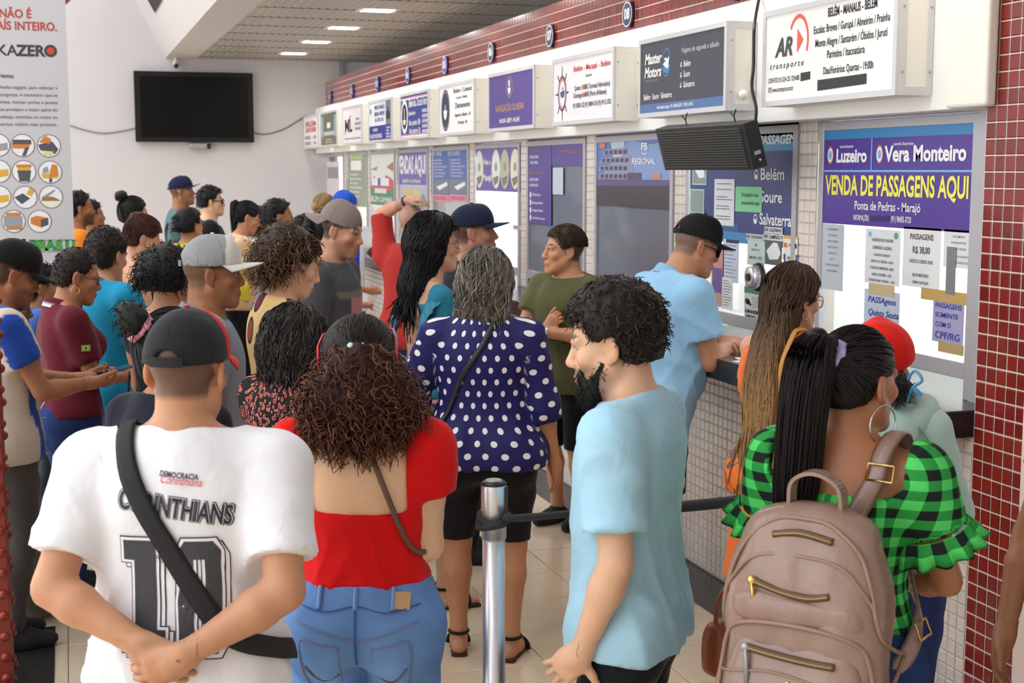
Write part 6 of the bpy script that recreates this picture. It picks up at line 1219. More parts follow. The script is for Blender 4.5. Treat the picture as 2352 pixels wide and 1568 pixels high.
# jeans: yoke seams, pockets, belt loops, leather patch
def jean_details(q, pockets=True, patch=None, stitch=srgb(128, 122, 140)):
    B, G, e = q['B'], q['G'], q['e']; K = B.k; MS = mat('stitch_%d' % int(stitch[0]*999), stitch, .9)
    def on(x, z):
        y = -.5
        for _ in range(40): y += float(np.clip(G.at(np.array([[x, y, z]]))[0], -.05, .05))*.8
        return np.array((x, y-.002, z))
    def ln(pts, r, m, nm): b = MB(); b.tube([on(p.x, p.z) for p in smooth_path([(x*K, 0, z*K) for x, z in pts], 6)], r, 5); b.build(nm, m, e, smooth=True)
    ML_ = mat('denim_light', srgb(116, 150, 200), .9); MD_ = mat('denim_dark', srgb(58, 92, 150), .9)
    ln([(-.17, .955), (-.08, .94), (0, .955), (.08, .94), (.17, .955)], .0016, MD_, 'waistband_seam'); ln([(-.17, .915), (-.08, .885), (0, .865), (.08, .885), (.17, .915)], .0015, MS, 'yoke_seam'); ln([(0, .955), (.001, .86), (0, .74)], .0026, MD_, 'centre_seam')
    for x in (-.10, 0, .10): ln([(x, 1.0), (x, .945)], .0055, ML_, 'belt_loop')
    if pockets:
        for sx in (-1, 1): ln([(sx*.045, .845), (sx*.05, .72), (sx*.095, .69), (sx*.14, .735), (sx*.15, .86), (sx*.095, .852), (sx*.045, .845)], .0015, MS, 'pocket_seam'); ln([(sx*.05, .755), (sx*.095, .735), (sx*.14, .785)], .0022, mat('brown_stitch', srgb(120, 100, 100), .9), 'pocket_stitch')
    if patch: P = [on(x*K, z*K)-np.array((0, .002, 0)) for x, z in ((patch, .99), (patch+.045, .985), (patch+.045, .945), (patch, .95))]; b = MB(); b.poly(P); b.build('leather_patch', mat('tan_patch', srgb(196, 158, 112), .7), e)
jean_details(q2, patch=.10)
F_ = Field(); F_.p = q2['F'].p; strap_on(F_, [(-.02, -.06, 1.45), (-.01, -.10, 1.38), (.05, -.12, 1.22), (.11, -.12, 1.07), (.145, -.06, .99), (.15, .05, .97)], .014, q2['e'], mat('brown_leather', srgb(104, 74, 60), .5), 'bag_strap', off=.006)
# -- bearded man in the light blue T-shirt
LB = srgb(168, 210, 230)
q3 = mk('bearded man with dark curly hair in light blue T-shirt, hand on hip', 1454, 3.28, -68, 668, 'm', 0, 'light', .0, dict(fat=.98, limb=1.0, head=(8, 12, 0), lean=0, neckf=.012, R=dict(w=(.26, .14, .86)), L=dict(w=(.215, .05, .845), pole=(.6, -1, 0), d=(-.15, .75, -.75), n=(-1, -.1, .1), curl=18, thumb=72, spread=9, ts=-1)), None, 'dark', dict(col=LB, e=.020, sleeve=.74, hem=.815, flare=.012, neck=(1.425, 1.462), sl_e=.014, sl_flare=.024, amp=.008, name='tee_shirt'), dict(col=BLK, e=.012, waist=.96), opts=dict(stubble=.5, brow=(.02, .015, .012)))
H_afro((.098, .108, .090), (0, -.026, .062), 2000, L=.028, r=.007, turns=1.2, K=8, rad=.0029, grav=.0, out=.8, jit=.45, tip=(.06, .042, .033), shade=.6)(q3['B'], dict(q3['o'], hairc=(.026, .018, .014)), q3['e'], .007, 0)
def beard(q, L=.024, n=900, col=(.012, .010, .009)):
    B = q['B']; T, s = B.TH, B.hs; F = Field(); g = lambda p: T(np.array(p)*s)
    for sx in (-1, 1): F.cone(g((sx*.058, .014, -.045)), g((sx*.030, .066, -.100)), .016*s, .024*s, k=.02)
    F.ell(g((0, .072, -.112)), np.array((.040, .034, .032))*s, T.R, k=.02); F.cone(g((-.03, .085, -.058)), g((.03, .085, -.058)), .007*s, .007*s, k=.006); F.cone(g((-.034, .08, -.06)), g((-.032, .075, -.1)), .008*s, .012*s, k=.01); F.cone(g((.034, .08, -.06)), g((.032, .075, -.1)), .008*s, .012*s, k=.01); F.ell(g((0, .104, -.068)), np.array((.024, .014, .013))*s, T.R, k=.004, op='s')
    v, p = F.mesh(.005); rng = np.random.default_rng(4); P = seeds(v, p, n, rng); C = curls(P, F.normal(P), 6, L*.5, .002, .6, rng, .5, .4, .4); hair_obj('beard', [(v, p), tubes(C, .0013*np.linspace(1, .4, 6))], [np.tile(col, (len(v), 1)), lock_cols(n, 6, 3, col, jit=.4, rng=rng)], q['e'])
beard(q3)
# -- woman in green gingham with the beige backpack
M_GING = puv_mat('green_gingham', n_check(srgb(86, 214, 106), srgb(44, 150, 66), (.012, .016, .016), .046))
def backcut(lx, ly, lz): return np.where(ly < .05, np.minimum(lz-(1.215+.9*np.maximum(0, np.abs(lx)-.12)), .155-np.abs(lx)), -1)
q4 = mk('woman in green gingham blouse with long black ponytail and hoop earrings', 1968, 3.10, 32, 752, 'f', 0, 'tan', .012, dict(fat=1.08, limb=1.08, head=(-22, 2, 0), R=dict(w=(.04, .23, 1.03), pole=(1, -.5, -.35), d=(-1, .3, .05), n=(0, -1, 0), curl=10), L=dict(w=(.02, .20, 1.08), pole=(1, -.4, -.4), d=(-1, .15, .1), n=(0, -1, 0), curl=12)), H_tail(at=(0, -.088, .058), r0=.03, length=.42, out=.07, n=700, K=14, rad=.0030, tie=mat('lilac_scrunchie', srgb(176, 174, 222), .9, bump=.6, bscale=200), r1=.058, th=.008, fall=(-.05, -.02), low=-.05), (.013, .009, .010), dict(e=.010, sleeve=.48, hem=.93, neck=(1.30, 1.47), sl_e=.038, sl_flare=-.002, amp=.004, name='gingham_blouse', m=M_GING, uv=True, cuts=(backcut,)), dict(col=srgb(44, 62, 110), m=M_DENIM, waist=.985, name='jeans'), opts=dict(skin=srgb(176, 118, 84)))
def ruffle(q, sd, f=.50, m=None, R0=.075, R1=.105, L=.05, name='sleeve_ruffle'):
    B = q['B']; S, E_ = B.sh[sd], B.el[sd]; d = unit(E_-S); c = S+(E_-S)*f; a = unit(np.cross(d, (0, 1, .2))); b_ = np.cross(d, a); n = 72; V = []; uv = []
    for j, (t, r) in enumerate(((-.012, R0*.98), (0, R0), (.5, (R0+R1)/2), (1, R1), (.98, R1-.004), (.4, (R0+R1)/2-.006))):
        for i in range(n):
            th = 2*math.pi*i/n; w = 1+.10*max(0, t)*math.sin(th*13); V.append(c+d*(L*t)+(a*math.cos(th)+b_*math.sin(th))*r*w); uv.append((th*.07, -L*t))
    Q = [(j*n+i, j*n+(i+1) % n, (j+1)*n+(i+1) % n, (j+1)*n+i) for j in range(5) for i in range(n)]; link(name, fast_mesh(name, np.array(V), np.array(Q), uv=np.array(uv), col=np.tile((.5, .5, .5), (len(V), 1))), q['e'], m)
for sd in (1, -1): ruffle(q4, sd, .47, M_GING, .086, .112, .05)
M_SILV = mat('silver', srgb(214, 210, 208), .15, 1.0); M_GOLD = mat('gold', srgb(222, 180, 110), .2, 1.0)
hoop(q4['B'], q4['e'], M_SILV, .044, .0022, 1); hoop(q4['B'], q4['e'], M_SILV, .044, .0022, -1)
# backpack
def backpack(q):
    B = q['B']; K = B.k; e0 = q['e']; bp = empty('backpack', tuple(e0.location), e0.rotation_euler[2]); tag(bp, 'beige faux-leather backpack with gold zips on the gingham woman', 'backpack')
    t = NT('taupe_leather'); tc = t.n('ShaderNodeTexCoord').outputs['Object']; nz = t.n('ShaderNodeTexNoise', i_Scale=7.0, i_Detail=3.0, i_Vector=tc).outputs['Fac']; t.setb(Base_Color=t.mix(nz, srgb(132, 106, 94), srgb(164, 134, 120)), Roughness=.3, Coat_Weight=.15); nb = t.n('ShaderNodeTexNoise', i_Scale=60.0, i_Detail=4.0, i_Vector=tc).outputs['Fac']; t.bump(nb, .25, .006); ML = t.m; ML2 = mat('taupe_piping', srgb(150, 118, 100), .4); MZ = mat('zip_tape', srgb(96, 72, 52), .6)
    yb = -.185*1.0; zc = .985*K; X0 = .008*K
    def shell(y0, depth, z0, z1, w0, w1, r=.05, name='main_body', bulge=.0, seed=1):
        F = Field(); h2 = (z1-z0)/2; rows = [(z0, w0*.94, depth*.55, 0, 0), (z0+.05, w0, depth*.62+.01, 0, 0), (z0+h2*.9, (w0+w1)/2*1.01, depth*.60+bulge, 0, 0), (z1-.09, w1*.96, depth*.5, 0, .008), (z1-.035, w1*.78, depth*.40, 0, .016), (z1, w1*.40, depth*.24, 0, .026)]
        F.add(P_loft(rows, Xf(np.eye(3), (X0, y0, 0)), 0, n=3.2, cap=.03), .02); v, qd = F.mesh(.008); n = F.normal(v); v = v+n*(.005*fbm(v, 20, seed)+.004*fbm(v*np.array((1, 1, .35)), 42, seed+4))[:, None]; link(name, fast_mesh(name, v, qd), bp, ML); return F
    Fm = shell(yb-.075, .155, .64*K, 1.325*K, .190, .160, name='main_body', seed=2)
    Fp = shell(yb-.150, .085, .64*K, 1.055*K, .172, .152, name='front_pocket', seed=3)
    Fu = shell(yb-.120, .075, 1.04*K, 1.235*K, .146, .112, name='upper_pocket', seed=5)
    def on(F, x, z):
        y = -.7
        for _ in range(60): y += float(np.clip(F.at(np.array([[x, y, z]]))[0], -.05, .05))*.8
        return (x, y, z)
    def line(F, pts, r, m, name, off=.001, n=10):
        b = MB(); P = [Vector(on(F, *p))-Vector((0, off, 0)) for p in [tuple(q_) for q_ in [(a.x, a.z) for a in smooth_path([(x, 0, z) for x, z in pts], n)]]]; b.tube(P, r, 6); return b.build(name, m, bp, smooth=True)
    FA = Field(); FA.p = Fm.p+Fp.p+Fu.p
    xk = X0
    line(FA, [(xk-.170, .78*K), (xk-.162, .98*K), (xk-.12, 1.05*K), (xk, 1.068*K), (xk+.12, 1.05*K), (xk+.162, .98*K), (xk+.175, .78*K)], .0055, ML2, 'piping')
    line(FA, [(xk-.18, .80*K), (xk-.175, 1.02*K), (xk-.14, 1.20*K), (xk-.075, 1.285*K), (xk, 1.30*K), (xk+.075, 1.285*K), (xk+.14, 1.21*K), (xk+.178, 1.02*K), (xk+.184, .80*K)], .005, ML2, 'piping')
    for pts, nm in (([(xk-.095, 1.155*K), (xk-.03, 1.14*K), (xk+.03, 1.135*K), (xk+.075, 1.145*K)], 'zip'), ([(xk-.10, 1.0*K), (xk+.01, .992*K), (xk+.095, .99*K)], 'zip'), ([(xk-.06, 1.262*K), (xk, 1.272*K), (xk+.07, 1.262*K)], 'zip')): line(FA, pts, .0085, MZ, nm, .002); line(FA, pts, .0026, mat('bronze', srgb(150, 116, 72), .35, .8), 'zip_teeth', .008)
    for x, z, m in ((xk-.095, 1.155*K, M_GOLD), (xk-.10, 1.0*K, M_GREYM)):
        p = Vector(on(FA, x, z))-Vector((0, .008, 0)); b = MB(); b.sphere(p, (.011, .006, .010)); b.tube([p, p+Vector((.006, -.006, -.02)), p+Vector((.008, -.006, -.05 if m is M_GOLD else -.085))], [.004, .005, .006], 6); b.build('zip_pull', m, bp, smooth=True)
    b = MB(); p = Vector(on(FA, xk, .935*K)); b.sphere(p, (.007, .003, .007)); b.build('stud', M_GOLD, bp, smooth=True)
    line(FA, [(xk-.165, 1.12*K), (xk-.10, 1.205*K), (xk, 1.222*K), (xk+.10, 1.205*K), (xk+.165, 1.12*K)], .0042, ML2, 'piping')
    # flap seam of the front pocket and the carrying handle
    line(FA, [(xk-.165, .93*K), (xk-.05, .955*K), (xk+.05, .947*K), (xk+.165, .93*K)], .003, ML2, 'seam')
    zt = 1.325*K; b = MB(); P = smooth_path([(xk-.055, yb-.04, zt-.03), (xk-.052, yb-.045, zt+.035), (xk-.02, yb-.05, zt+.062), (xk+.02, yb-.05, zt+.062), (xk+.055, yb-.045, zt+.035), (xk+.06, yb-.04, zt-.03)], 6)
    for a, c in zip(P[:-1], P[1:]): w = Vector((0, .02, 0)); n = (c-a).cross(w).normalized()*.004; b.poly([a-w+n, c-w+n, c+w+n, a+w+n]); b.poly([a-w-n, a+w-n, c+w-n, c-w-n]); b.poly([a-w-n, c-w-n, c-w+n, a-w+n]); b.poly([a+w-n, a+w+n, c+w+n, c+w-n])
    b.build('top_handle', ML, bp)
    for sd in (1, -1):
        x = sd*.115; F = q['F']; G = Field(); G.p = F.p; G.cuts = []
        o = strap_on(G, [(xk*.4+sd*.05, -.14, 1.25*K), (sd*.09, -.10, 1.35*K), (sd*.115, -.01, 1.43*K), (sd*.12, .08, 1.36*K), (sd*.13, .14, 1.22*K), (sd*.165, .08, 1.06*K), (sd*.175, -.03, .98*K), (sd*.155, -.12, .90*K)], .045, bp, ML, 'shoulder_strap', off=.010, thick=.006)
        for p_, r_ in (((sd*.112, -.085, 1.375*K), 0), ((sd*.178, -.02, .985*K), 1)):
            P0 = np.array([p_]); 
            for _ in range(6): P0 = P0-G.normal(P0)*(G.at(P0)-.02)[:, None]
            n = G.normal(P0)[0]; up = unit(np.array((0, 0, 1.))-n*n[2]); s_ = np.cross(up, n); bb = MB(); c = P0[0]; bb.tube([c+s_*.03*a+up*.018*b2 for a, b2 in ((-1, -1), (1, -1), (1, 1), (-1, 1), (-1, -1))], .003, 6); bb.build('buckle', M_GOLD, bp, smooth=True)
    return bp
backpack(q4)
# -- girl in mint hoodie with red headscarf cap and afro puff
q5 = mk('girl in mint hoodie with red cap and black hair puff tied with blue ribbon', 2066, 3.92, 25, 742, 'f', 0, 'brown', .02, dict(fat=.98, limb=.95, bust=.01, side=-5, head=(-14, 6, 0), headk=1.03, R=dict(w=(.12, .26, 1.05)), L=dict(w=(.12, .26, 1.05))), H_short(0, .02, .004, low=-.06), 'black', dict(col=srgb(186, 214, 206), e=.022, sleeve=1.7, hem=.86, flare=.03, neck=(1.40, 1.48), sl_e=.018, amp=.006, name='hoodie'), dict(col=srgb(52, 66, 112), m=M_DENIM, name='jeans'))
def hood(q, col):
    B = q['B']; F = Field(); K = B.k
    for a in np.linspace(-2.2, 2.2, 9): pass
    pts = [(.115*math.sin(a)*K, -.075*math.cos(a)*K-.01, (1.425-.035*math.cos(a))*K) for a in np.linspace(-2.5, 2.5, 13)]; F.chain(np.array(pts), [.030]*13, .03); F.ell((0, -.105*K, 1.375*K), (.095*K, .042*K, .07*K), k=.05); v, p = F.mesh(.009); v = v+F.normal(v)*(fbm(v, 30, 2)*.004)[:, None]; link('hood', fast_mesh('hood', v, p, col=np.tile(col, (len(v), 1))), q['e'], M_CLOTH)
hood(q5, np.array(srgb(180, 208, 200)))
B = q5['B']; F = Field(); T, s = B.TH, B.hs; F.ell(T(np.array((0, -.008, .044))*s), np.array((.100, .118, .102))*s, T.R, k=.02); F.cone(T(np.array((0, .03, .135))*s), T(np.array((0, -.01, .14))*s), .012, .01, k=.03); Rm, tt = T.R, T.t
F.cut(lambda x, y, z: -((x-tt[0])*Rm[0, 2]+(y-tt[1])*Rm[1, 2]+(z-tt[2])*Rm[2, 2])+.012+.35*((x-tt[0])*Rm[0, 1]+(y-tt[1])*Rm[1, 1]+(z-tt[2])*Rm[2, 1])); v, p = F.mesh(.006); v = v+F.normal(v)*(fbm(v, 45, 8)*.0035)[:, None]; ce = empty('red_cap', parent=q5['e']); link('cloth', fast_mesh('cloth', v, p, col=np.tile(srgb(224, 34, 26), (len(v), 1))), ce, M_CLOTH)
F = Field(); pc = T(np.array((.085, -.100, -.045))*s); F.ell(pc, (.050, .048, .044), k=.01); v, p = F.mesh(.006); rng = np.random.default_rng(3); P = seeds(v, p, 420, rng); C = curls(P-F.normal(P)*.01, F.normal(P), 8, .024, .005, 1.3, rng, .1, .9, .4); hair_obj('hair_puff', [(v, p), tubes(C, .0022*np.linspace(1, .3, 8))], [np.tile(BLK, (len(v), 1)), lock_cols(420, 8, 3, (.02, .019, .02), jit=.5, rng=rng)], q5['e'])
b = MB(); M_RIB = mat('blue_ribbon', srgb(70, 150, 206), .5); u = T.v((1, 0, 0)); 
for sg in (1, -1): b.tube(smooth_path([pc+u*.03, pc+u*.06+np.array((0, 0, .03*sg+.015)), pc+u*.085+np.array((0, -.01, .02*sg)), pc+u*.06+np.array((0, -.015, .0)), pc+u*.045+np.array((0, -.01, -.04))], 6), .004, 6)
b.build('ribbon', M_RIB, q5['e'], smooth=True); hoodcord = MB(); hoodcord.tube(smooth_path([(.09, -.10, 1.40*B.k), (.145, -.10, 1.30*B.k), (.165, -.09, 1.12*B.k)], 6), .004, 6); hoodcord.build('drawcord', mat('grey_cord', srgb(120, 130, 130), .8), q5['e'], smooth=True)
# -- woman in navy polka dots
M_DOT = puv_mat('navy_polka', n_dots(srgb(36, 34, 92), srgb(238, 234, 236), .066, .046, .0118), .55)
q6 = mk('woman in navy polka-dot blouse and black shorts with grey bob', 1108, 5.36, 6, 566, 'f', 0, 'tan', .03, dict(fat=1.22, limb=1.14, head=(-14, 8, 0), shw=1.02, belly=.02, R=dict(w=(.30, .04, .80), pole=(.6, -1, 0)), L=dict(w=(.22, .20, .96), pole=(.8, -.8, -.2)), feet={1: (.12, -.02, 12), -1: (.11, .03, 10)}), H_long(.10, .10, .075, -.022, th=.03, n=1200, front=.078, fside=.03, K=11, wav=.25, rad=.0030, flare=1.05, streak=((.34, .30, .24), .3)), (.12, .105, .09), dict(e=.018, sleeve=1.25, hem=.835, flare=.05, neck=(1.42, 1.465), sl_e=.02, sl_flare=.02, amp=.005, name='polka_blouse', m=M_DOT, uv=True), dict(kind='pants', col=(.012, .012, .014), e=.010, hem=.50, name='shorts'), shoe=None, opts=dict(skin=srgb(186, 132, 96), hh=1.5))
strap_on(q6['F'], [(.10, .13, 1.28), (.085, .05, 1.42), (.075, -.03, 1.43), (.03, -.13, 1.30), (-.08, -.18, 1.13), (-.17, -.14, .99), (-.21, -.03, .92), (-.2, .1, .9)], .022, q6['e'], mat('black_leather', (.02, .02, .022), .4), 'bag_strap', off=.006)
def sandals(q, col=(.015, .015, .016), sole=(.05, .03, .022)):
    B = q['B']; K = B.k
    for sd in (1, -1):
        A_, t = B.an[sd], B.toe[sd]; r = np.cross(t, (0, 0, 1)); e = empty('sandal', parent=q['e']); F = Field(); F.add(P_box(A_+t*.045*K+np.array((0, 0, -.078*K)), (.036*K, .115*K, .009), np.stack([r, t, np.array((0, 0, 1.))], 1), .008), .01); v, p = F.mesh(.01); link('sole', fast_mesh('sole', v, p, col=np.tile(sole, (len(v), 1))), e, M_CLOTH)
        b = MB(); b.tube(smooth_path([A_+r*.04*K*math.cos(a)+t*(.045*K*math.sin(a))+np.array((0, 0, .01)) for a in np.linspace(0, 6.28, 14)], 3), .007, 6); b.tube(smooth_path([A_+t*.10*K+r*.045*K*math.cos(a)+np.array((0, 0, -.075*K+.05*K*math.sin(a))) for a in np.linspace(0, 3.14, 8)], 3), .010, 6); o = b.build('strap', M_CLOTH, e, smooth=True); set_col(o.data, np.array(col))
sandals(q6)
# ---------------- middle of the queue
# -- woman with a bun in a pink scrunchie, black top
mk('woman in black top with black hair knotted in a pink scrunchie', 372, 3.95, 28, 708, 'f', 1, 'brown', .02, dict(fat=1.1, head=(0, 10, 0), R=dict(w=(.12, .26, 1.0)), L=dict(w=(.12, .26, 1.0))), H_tail(at=(-.035, -.095, .06), r0=.034, th=.018, bun=[(-.02, -.03, .03, .048), (-.04, -.035, .055, .040), (-.01, -.02, 0, .036)], tie=mat('pink_scrunchie', srgb(220, 140, 160), .7, bump=.6, bscale=300), n=600, low=-.09), 'black', dict(col=srgb(30, 30, 44), e=.016, sleeve=.6, hem=.85, sl_flare=.02, name='black_top'), dict(col=BLK))
# -- woman with grey-black bob and red heart print
M_HEART = puv_mat('heart_print', n_cells((.012, .010, .012), [srgb(190, 40, 36), srgb(206, 62, 52), (.012, .010, .012), srgb(180, 34, 34)], 58, .36, srgb(206, 130, 116)))
def scoop(lx, ly, lz): return np.where(ly < .04, np.minimum(lz-(1.335+1.6*lx*lx), .10-np.abs(lx)), -1)
mk('woman with dark grey-streaked bob in red heart-print dress', 655, 4.62, 35, 694, 'f', 1, 'light', .03, dict(fat=1.14, limb=1.05, head=(-12, 14, 0), R=dict(w=(.1, .27, 1.0)), L=dict(w=(.1, .27, 1.0))), H_long(.06, .098, .08, -.022, th=.026, n=1300, front=.078, fside=.03, K=10, wav=.15, rad=.0022, streak=((.10, .088, .076), .2)), (.03, .026, .024), dict(e=.014, sleeve=.28, hem=.80, flare=.03, neck=(1.38, 1.46), sl_flare=.012, name='heart_print_dress', m=M_HEART, uv=True, cuts=(scoop,)), dict(kind='skirt', col=(.03, .012, .014), hem=.5, waist=.9, wide=.22))
# -- man in grey cap and grey polo
def polo_collar(q, col, stripe=None, r=.013):
    B = q['B']; K = B.k; pts = []; n = 22
    for i in range(n):
        a = math.pi*2*(i/(n-1)); x, y = .068*K*math.sin(a)*(.8+.2*B.fat), -.016*K-.070*K*math.cos(a)*(.85+.15*B.fat); z = (1.452-.045*(1-math.cos(a))/2)*K; pts.append(B.U((x, y, z)))
    V = []; C = []
    for j, (dr, dz, s_) in enumerate(((-.002, .018, 0), (.004, .022, 0), (.016, .000, 0), (.022, -.018, 1), (.024, -.022, 1), (.014, -.020, 0))):
        for i, p in enumerate(pts):
            a = math.pi*2*(i/(n-1)); o = B.U.v((math.sin(a)*dr, -math.cos(a)*dr, dz)); V.append(p+o); C.append(col if not (s_ and stripe is not None) else stripe)
    Q = [(j*n+i, j*n+i+1, (j+1)*n+i+1, (j+1)*n+i) for j in range(5) for i in range(n-1)]; link('collar', fast_mesh('collar', np.array(V), np.array(Q)[:, ::-1], col=np.array(C)), q['e'], M_CLOTH)
q = mk('man in pale grey cap and grey polo shirt with white collar stripe', 465, 5.08, 72, 536, 'm', 1, 'brown', .025, dict(fat=1.05, head=(-4, 4, 0)), None, 'black', dict(col=srgb(136, 142, 152), e=.016, sleeve=.6, hem=.8, name='polo_shirt', neck=(1.40, 1.44)), dict(col=srgb(50, 54, 66)), opts=dict(skin=srgb(150, 100, 70), buzz=.55))
cap(q['B'], q['e'], srgb(142, 144, 146), brim=srgb(206, 204, 196), h=.006, tilt=4, high=.012, brim_len=.085, brim_pitch=4, strap=srgb(120, 120, 122), colf=lambda l, c: np.where(((l[:, 1] > .045) & (l[:, 2] > 0))[:, None], np.array(srgb(206, 204, 198)), c)); polo_collar(q, srgb(120, 126, 138), srgb(232, 232, 232))
# -- woman with curly updo and bold print
M_BOLD = puv_mat('bold_print', lambda t, u, v, at: (lambda vo: t.mix(t.math('LESS_THAN', vo.outputs['Distance'], .34), t.mix(t.math('LESS_THAN', vo.outputs['Distance'], .42), srgb(214, 178, 122), (.02, .018, .025)), t.ramp(t.n('ShaderNodeSeparateColor', i_0=vo.outputs['Color']).outputs[0], [(0, srgb(140, 66, 52)), (.3, srgb(112, 34, 50)), (.55, srgb(104, 132, 196)), (.75, srgb(176, 50, 44)), (.9, (.02, .018, .025))], 'CONSTANT')))(t.n('ShaderNodeTexVoronoi', i_Scale=7.0, i_Vector=at)))
def H15(B, o, e, h, lod):
    T, s = B.TH, B.hs; F = hair_base(B, th=.012, low=-.05, front=.078, fside=.01); v, p = F.mesh(.007); rng = np.random.default_rng(8); c = np.array((.035, .02, .013)); at = T(np.array((0, -.08, .06))*s); P = seeds(v, p, 500, rng); C = combed(F, P, lambda x: (at-x)*8, 8, .014, .002, .08, rng); hair_obj('hair_front', [(v, p), tubes(C, .0018*np.r_[.6, np.ones(5), .8, .4])], [np.tile(c*.7, (len(v), 1)), lock_cols(500, 8, 3, c, jit=.5, rng=rng)], e)
    F = Field(); F.ell(T(np.array((0, -.085, .035))*s), np.array((.115, .095, .115))*s, T.R, k=.04); F.ell(T(np.array((0, -.11, -.03))*s), np.array((.10, .07, .08))*s, T.R, k=.05); F.ell(T(np.array((0, -.03, .09))*s), np.array((.09, .075, .05))*s, T.R, k=.05); afro(B, dict(o, hairc=(.075, .042, .024)), e, .011, F, 1000, L=.06, r=.009, turns=1.9, K=10, rad=.0034, grav=.6, out=.5, tip=(.20, .12, .06), jit=.35, shade=.4)
q = mk('woman in bold abstract print blouse with frizzy brown curls looking down', 640, 5.55, 66, 512, 'f', 1, 'light', .03, dict(fat=1.15, limb=1.05, head=(-6, 24, 0), neckf=.01, R=dict(w=(.1, .28, 1.02)), L=dict(w=(.1, .28, 1.02))), H15, 'brown', dict(e=.018, sleeve=.55, hem=.82, flare=.03, neck=(1.41, 1.455), sl_flare=.02, name='print_blouse', m=M_BOLD, uv=True), dict(col=srgb(60, 80, 130), m=M_DENIM, name='jeans'))
# -- young man in backward cap
def teeprint(p, c, V, B):
    m = (p[:, 1] > .03) & (np.abs(p[:, 0]+.02) < .10) & (p[:, 2] > 1.06) & (p[:, 2] < 1.255); c[m] = srgb(196, 128, 132); m = (p[:, 1] > .03) & (np.abs(p[:, 0]) < .15) & (p[:, 2] > 1.255) & (p[:, 2] < 1.295); c[m] = srgb(120, 118, 108); return c
q = mk('smiling young man in backward taupe cap and dark grey T-shirt with pink print', 758, 6.85, 104, 457, 'm', 1, 'tan', .02, dict(fat=.98, head=(-2, 16, 0), neckf=.015, R=dict(w=(.2, .2, .95)), L=dict(w=(.2, .2, .95))), None, 'dark', dict(col=srgb(82, 82, 86), e=.02, sleeve=.75, hem=.78, flare=.03, name='tee_shirt', colf=teeprint), dict(col=srgb(40, 42, 52)), opts=dict(skin=srgb(200, 148, 118), stubble=.3, buzz=.9))
cap(q['B'], q['e'], srgb(136, 122, 116), back=True, h=.006, tilt=-6, high=.01, brim_pitch=26, brim_len=.075)
# -- woman in teal ruffle top with glasses
TEAL = srgb(42, 122, 146)
def tealcut(lx, ly, lz): return np.where(ly < .03, np.minimum(lz-1.12, .10-np.abs(lx)), -1)
q = mk('woman with long dark hair and thin glasses in teal ruffle-strap dress', 985, 6.02, 66, 488, 'f', 1, 'light', .018, dict(fat=1.02, head=(-6, 2, 0), R=dict(w=(.14, .24, .98)), L=dict(w=(.14, .24, .98)), feet={1: (.08, .03, 5), -1: (.08, -.05, 5)}), H_long(.20, .085, .075, -.045, th=.022, n=900, front=.080, fside=.004, K=14, wav=.25, flare=1.15, rad=.0032), 'black', dict(col=TEAL, e=.008, sleeve=0, hem=.94, neck=(1.31, 1.34), name='teal_dress', cuts=(tealcut,)), dict(kind='skirt', col=srgb(44, 62, 108), m=M_DENIM, hem=.40, waist=1.0, wide=.19, name='denim_skirt'), shoe=None, opts=dict(skin=srgb(208, 158, 128)))
glasses(q['B'], q['e'], mat('rose_gold', srgb(150, 110, 96), .3, .8), r=.0016, w=.027, hgt=.02); sandals(q)
M_TEAL = mat('teal_cloth', TEAL, .7)
def ruffle_strap(q, sd, m=None, wd=.085):
    B = q['B']; K = B.k; path = smooth_path([(sd*.105, -.10, 1.14), (sd*.125, -.10, 1.26), (sd*.135, -.05, 1.37), (sd*.135, .02, 1.395), (sd*.12, .09, 1.30), (sd*.09, .12, 1.2)], 8); V = []; n = len(path)
    for i, p in enumerate(path):
        t = i/(n-1); w = math.sin(math.pi*t)**.5; o = np.array(p)*K; wob = math.sin(i*1.9)*.21*wd*w
        for u in (0, .5, 1): V.append(o+np.array((sd*(wd*u*w), wob*u+(-.01*u), .012*math.sin(u*3)-.59*wd*u*u*w+.014*u*math.sin(i*1.9+1))))
    Q = [(i*3+j, i*3+j+1, (i+1)*3+j+1, (i+1)*3+j) for i in range(n-1) for j in (0, 1)]; o = link('ruffle', fast_mesh('ruffle', np.array(V), np.array(Q)), q['e'], m or M_TEAL); md = o.modifiers.new('thick', 'SOLIDIFY'); md.thickness = .004; md2 = o.modifiers.new('sub', 'SUBSURF'); md2.levels = md2.render_levels = 2
for sd in (1, -1): ruffle_strap(q, sd)
# -- man in navy cap beside her
q = mk('man in navy cap and dark shirt looking along the counter', 1078, 6.75, 80, 466, 'm', 1, 'tan', .02, dict(fat=1.05, head=(-8, -2, 0), R=dict(w=(.2, .2, .95)), L=dict(w=(.2, .2, .95))), None, 'dark', dict(col=srgb(36, 38, 48), e=.016, sleeve=.7, hem=.8), dict(col=srgb(30, 32, 40)), opts=dict(skin=srgb(190, 134, 108), stubble=.25, buzz=.8))
cap(q['B'], q['e'], srgb(34, 38, 62), h=.006, tilt=2, high=.004, brim_pitch=6, brim_len=.08)
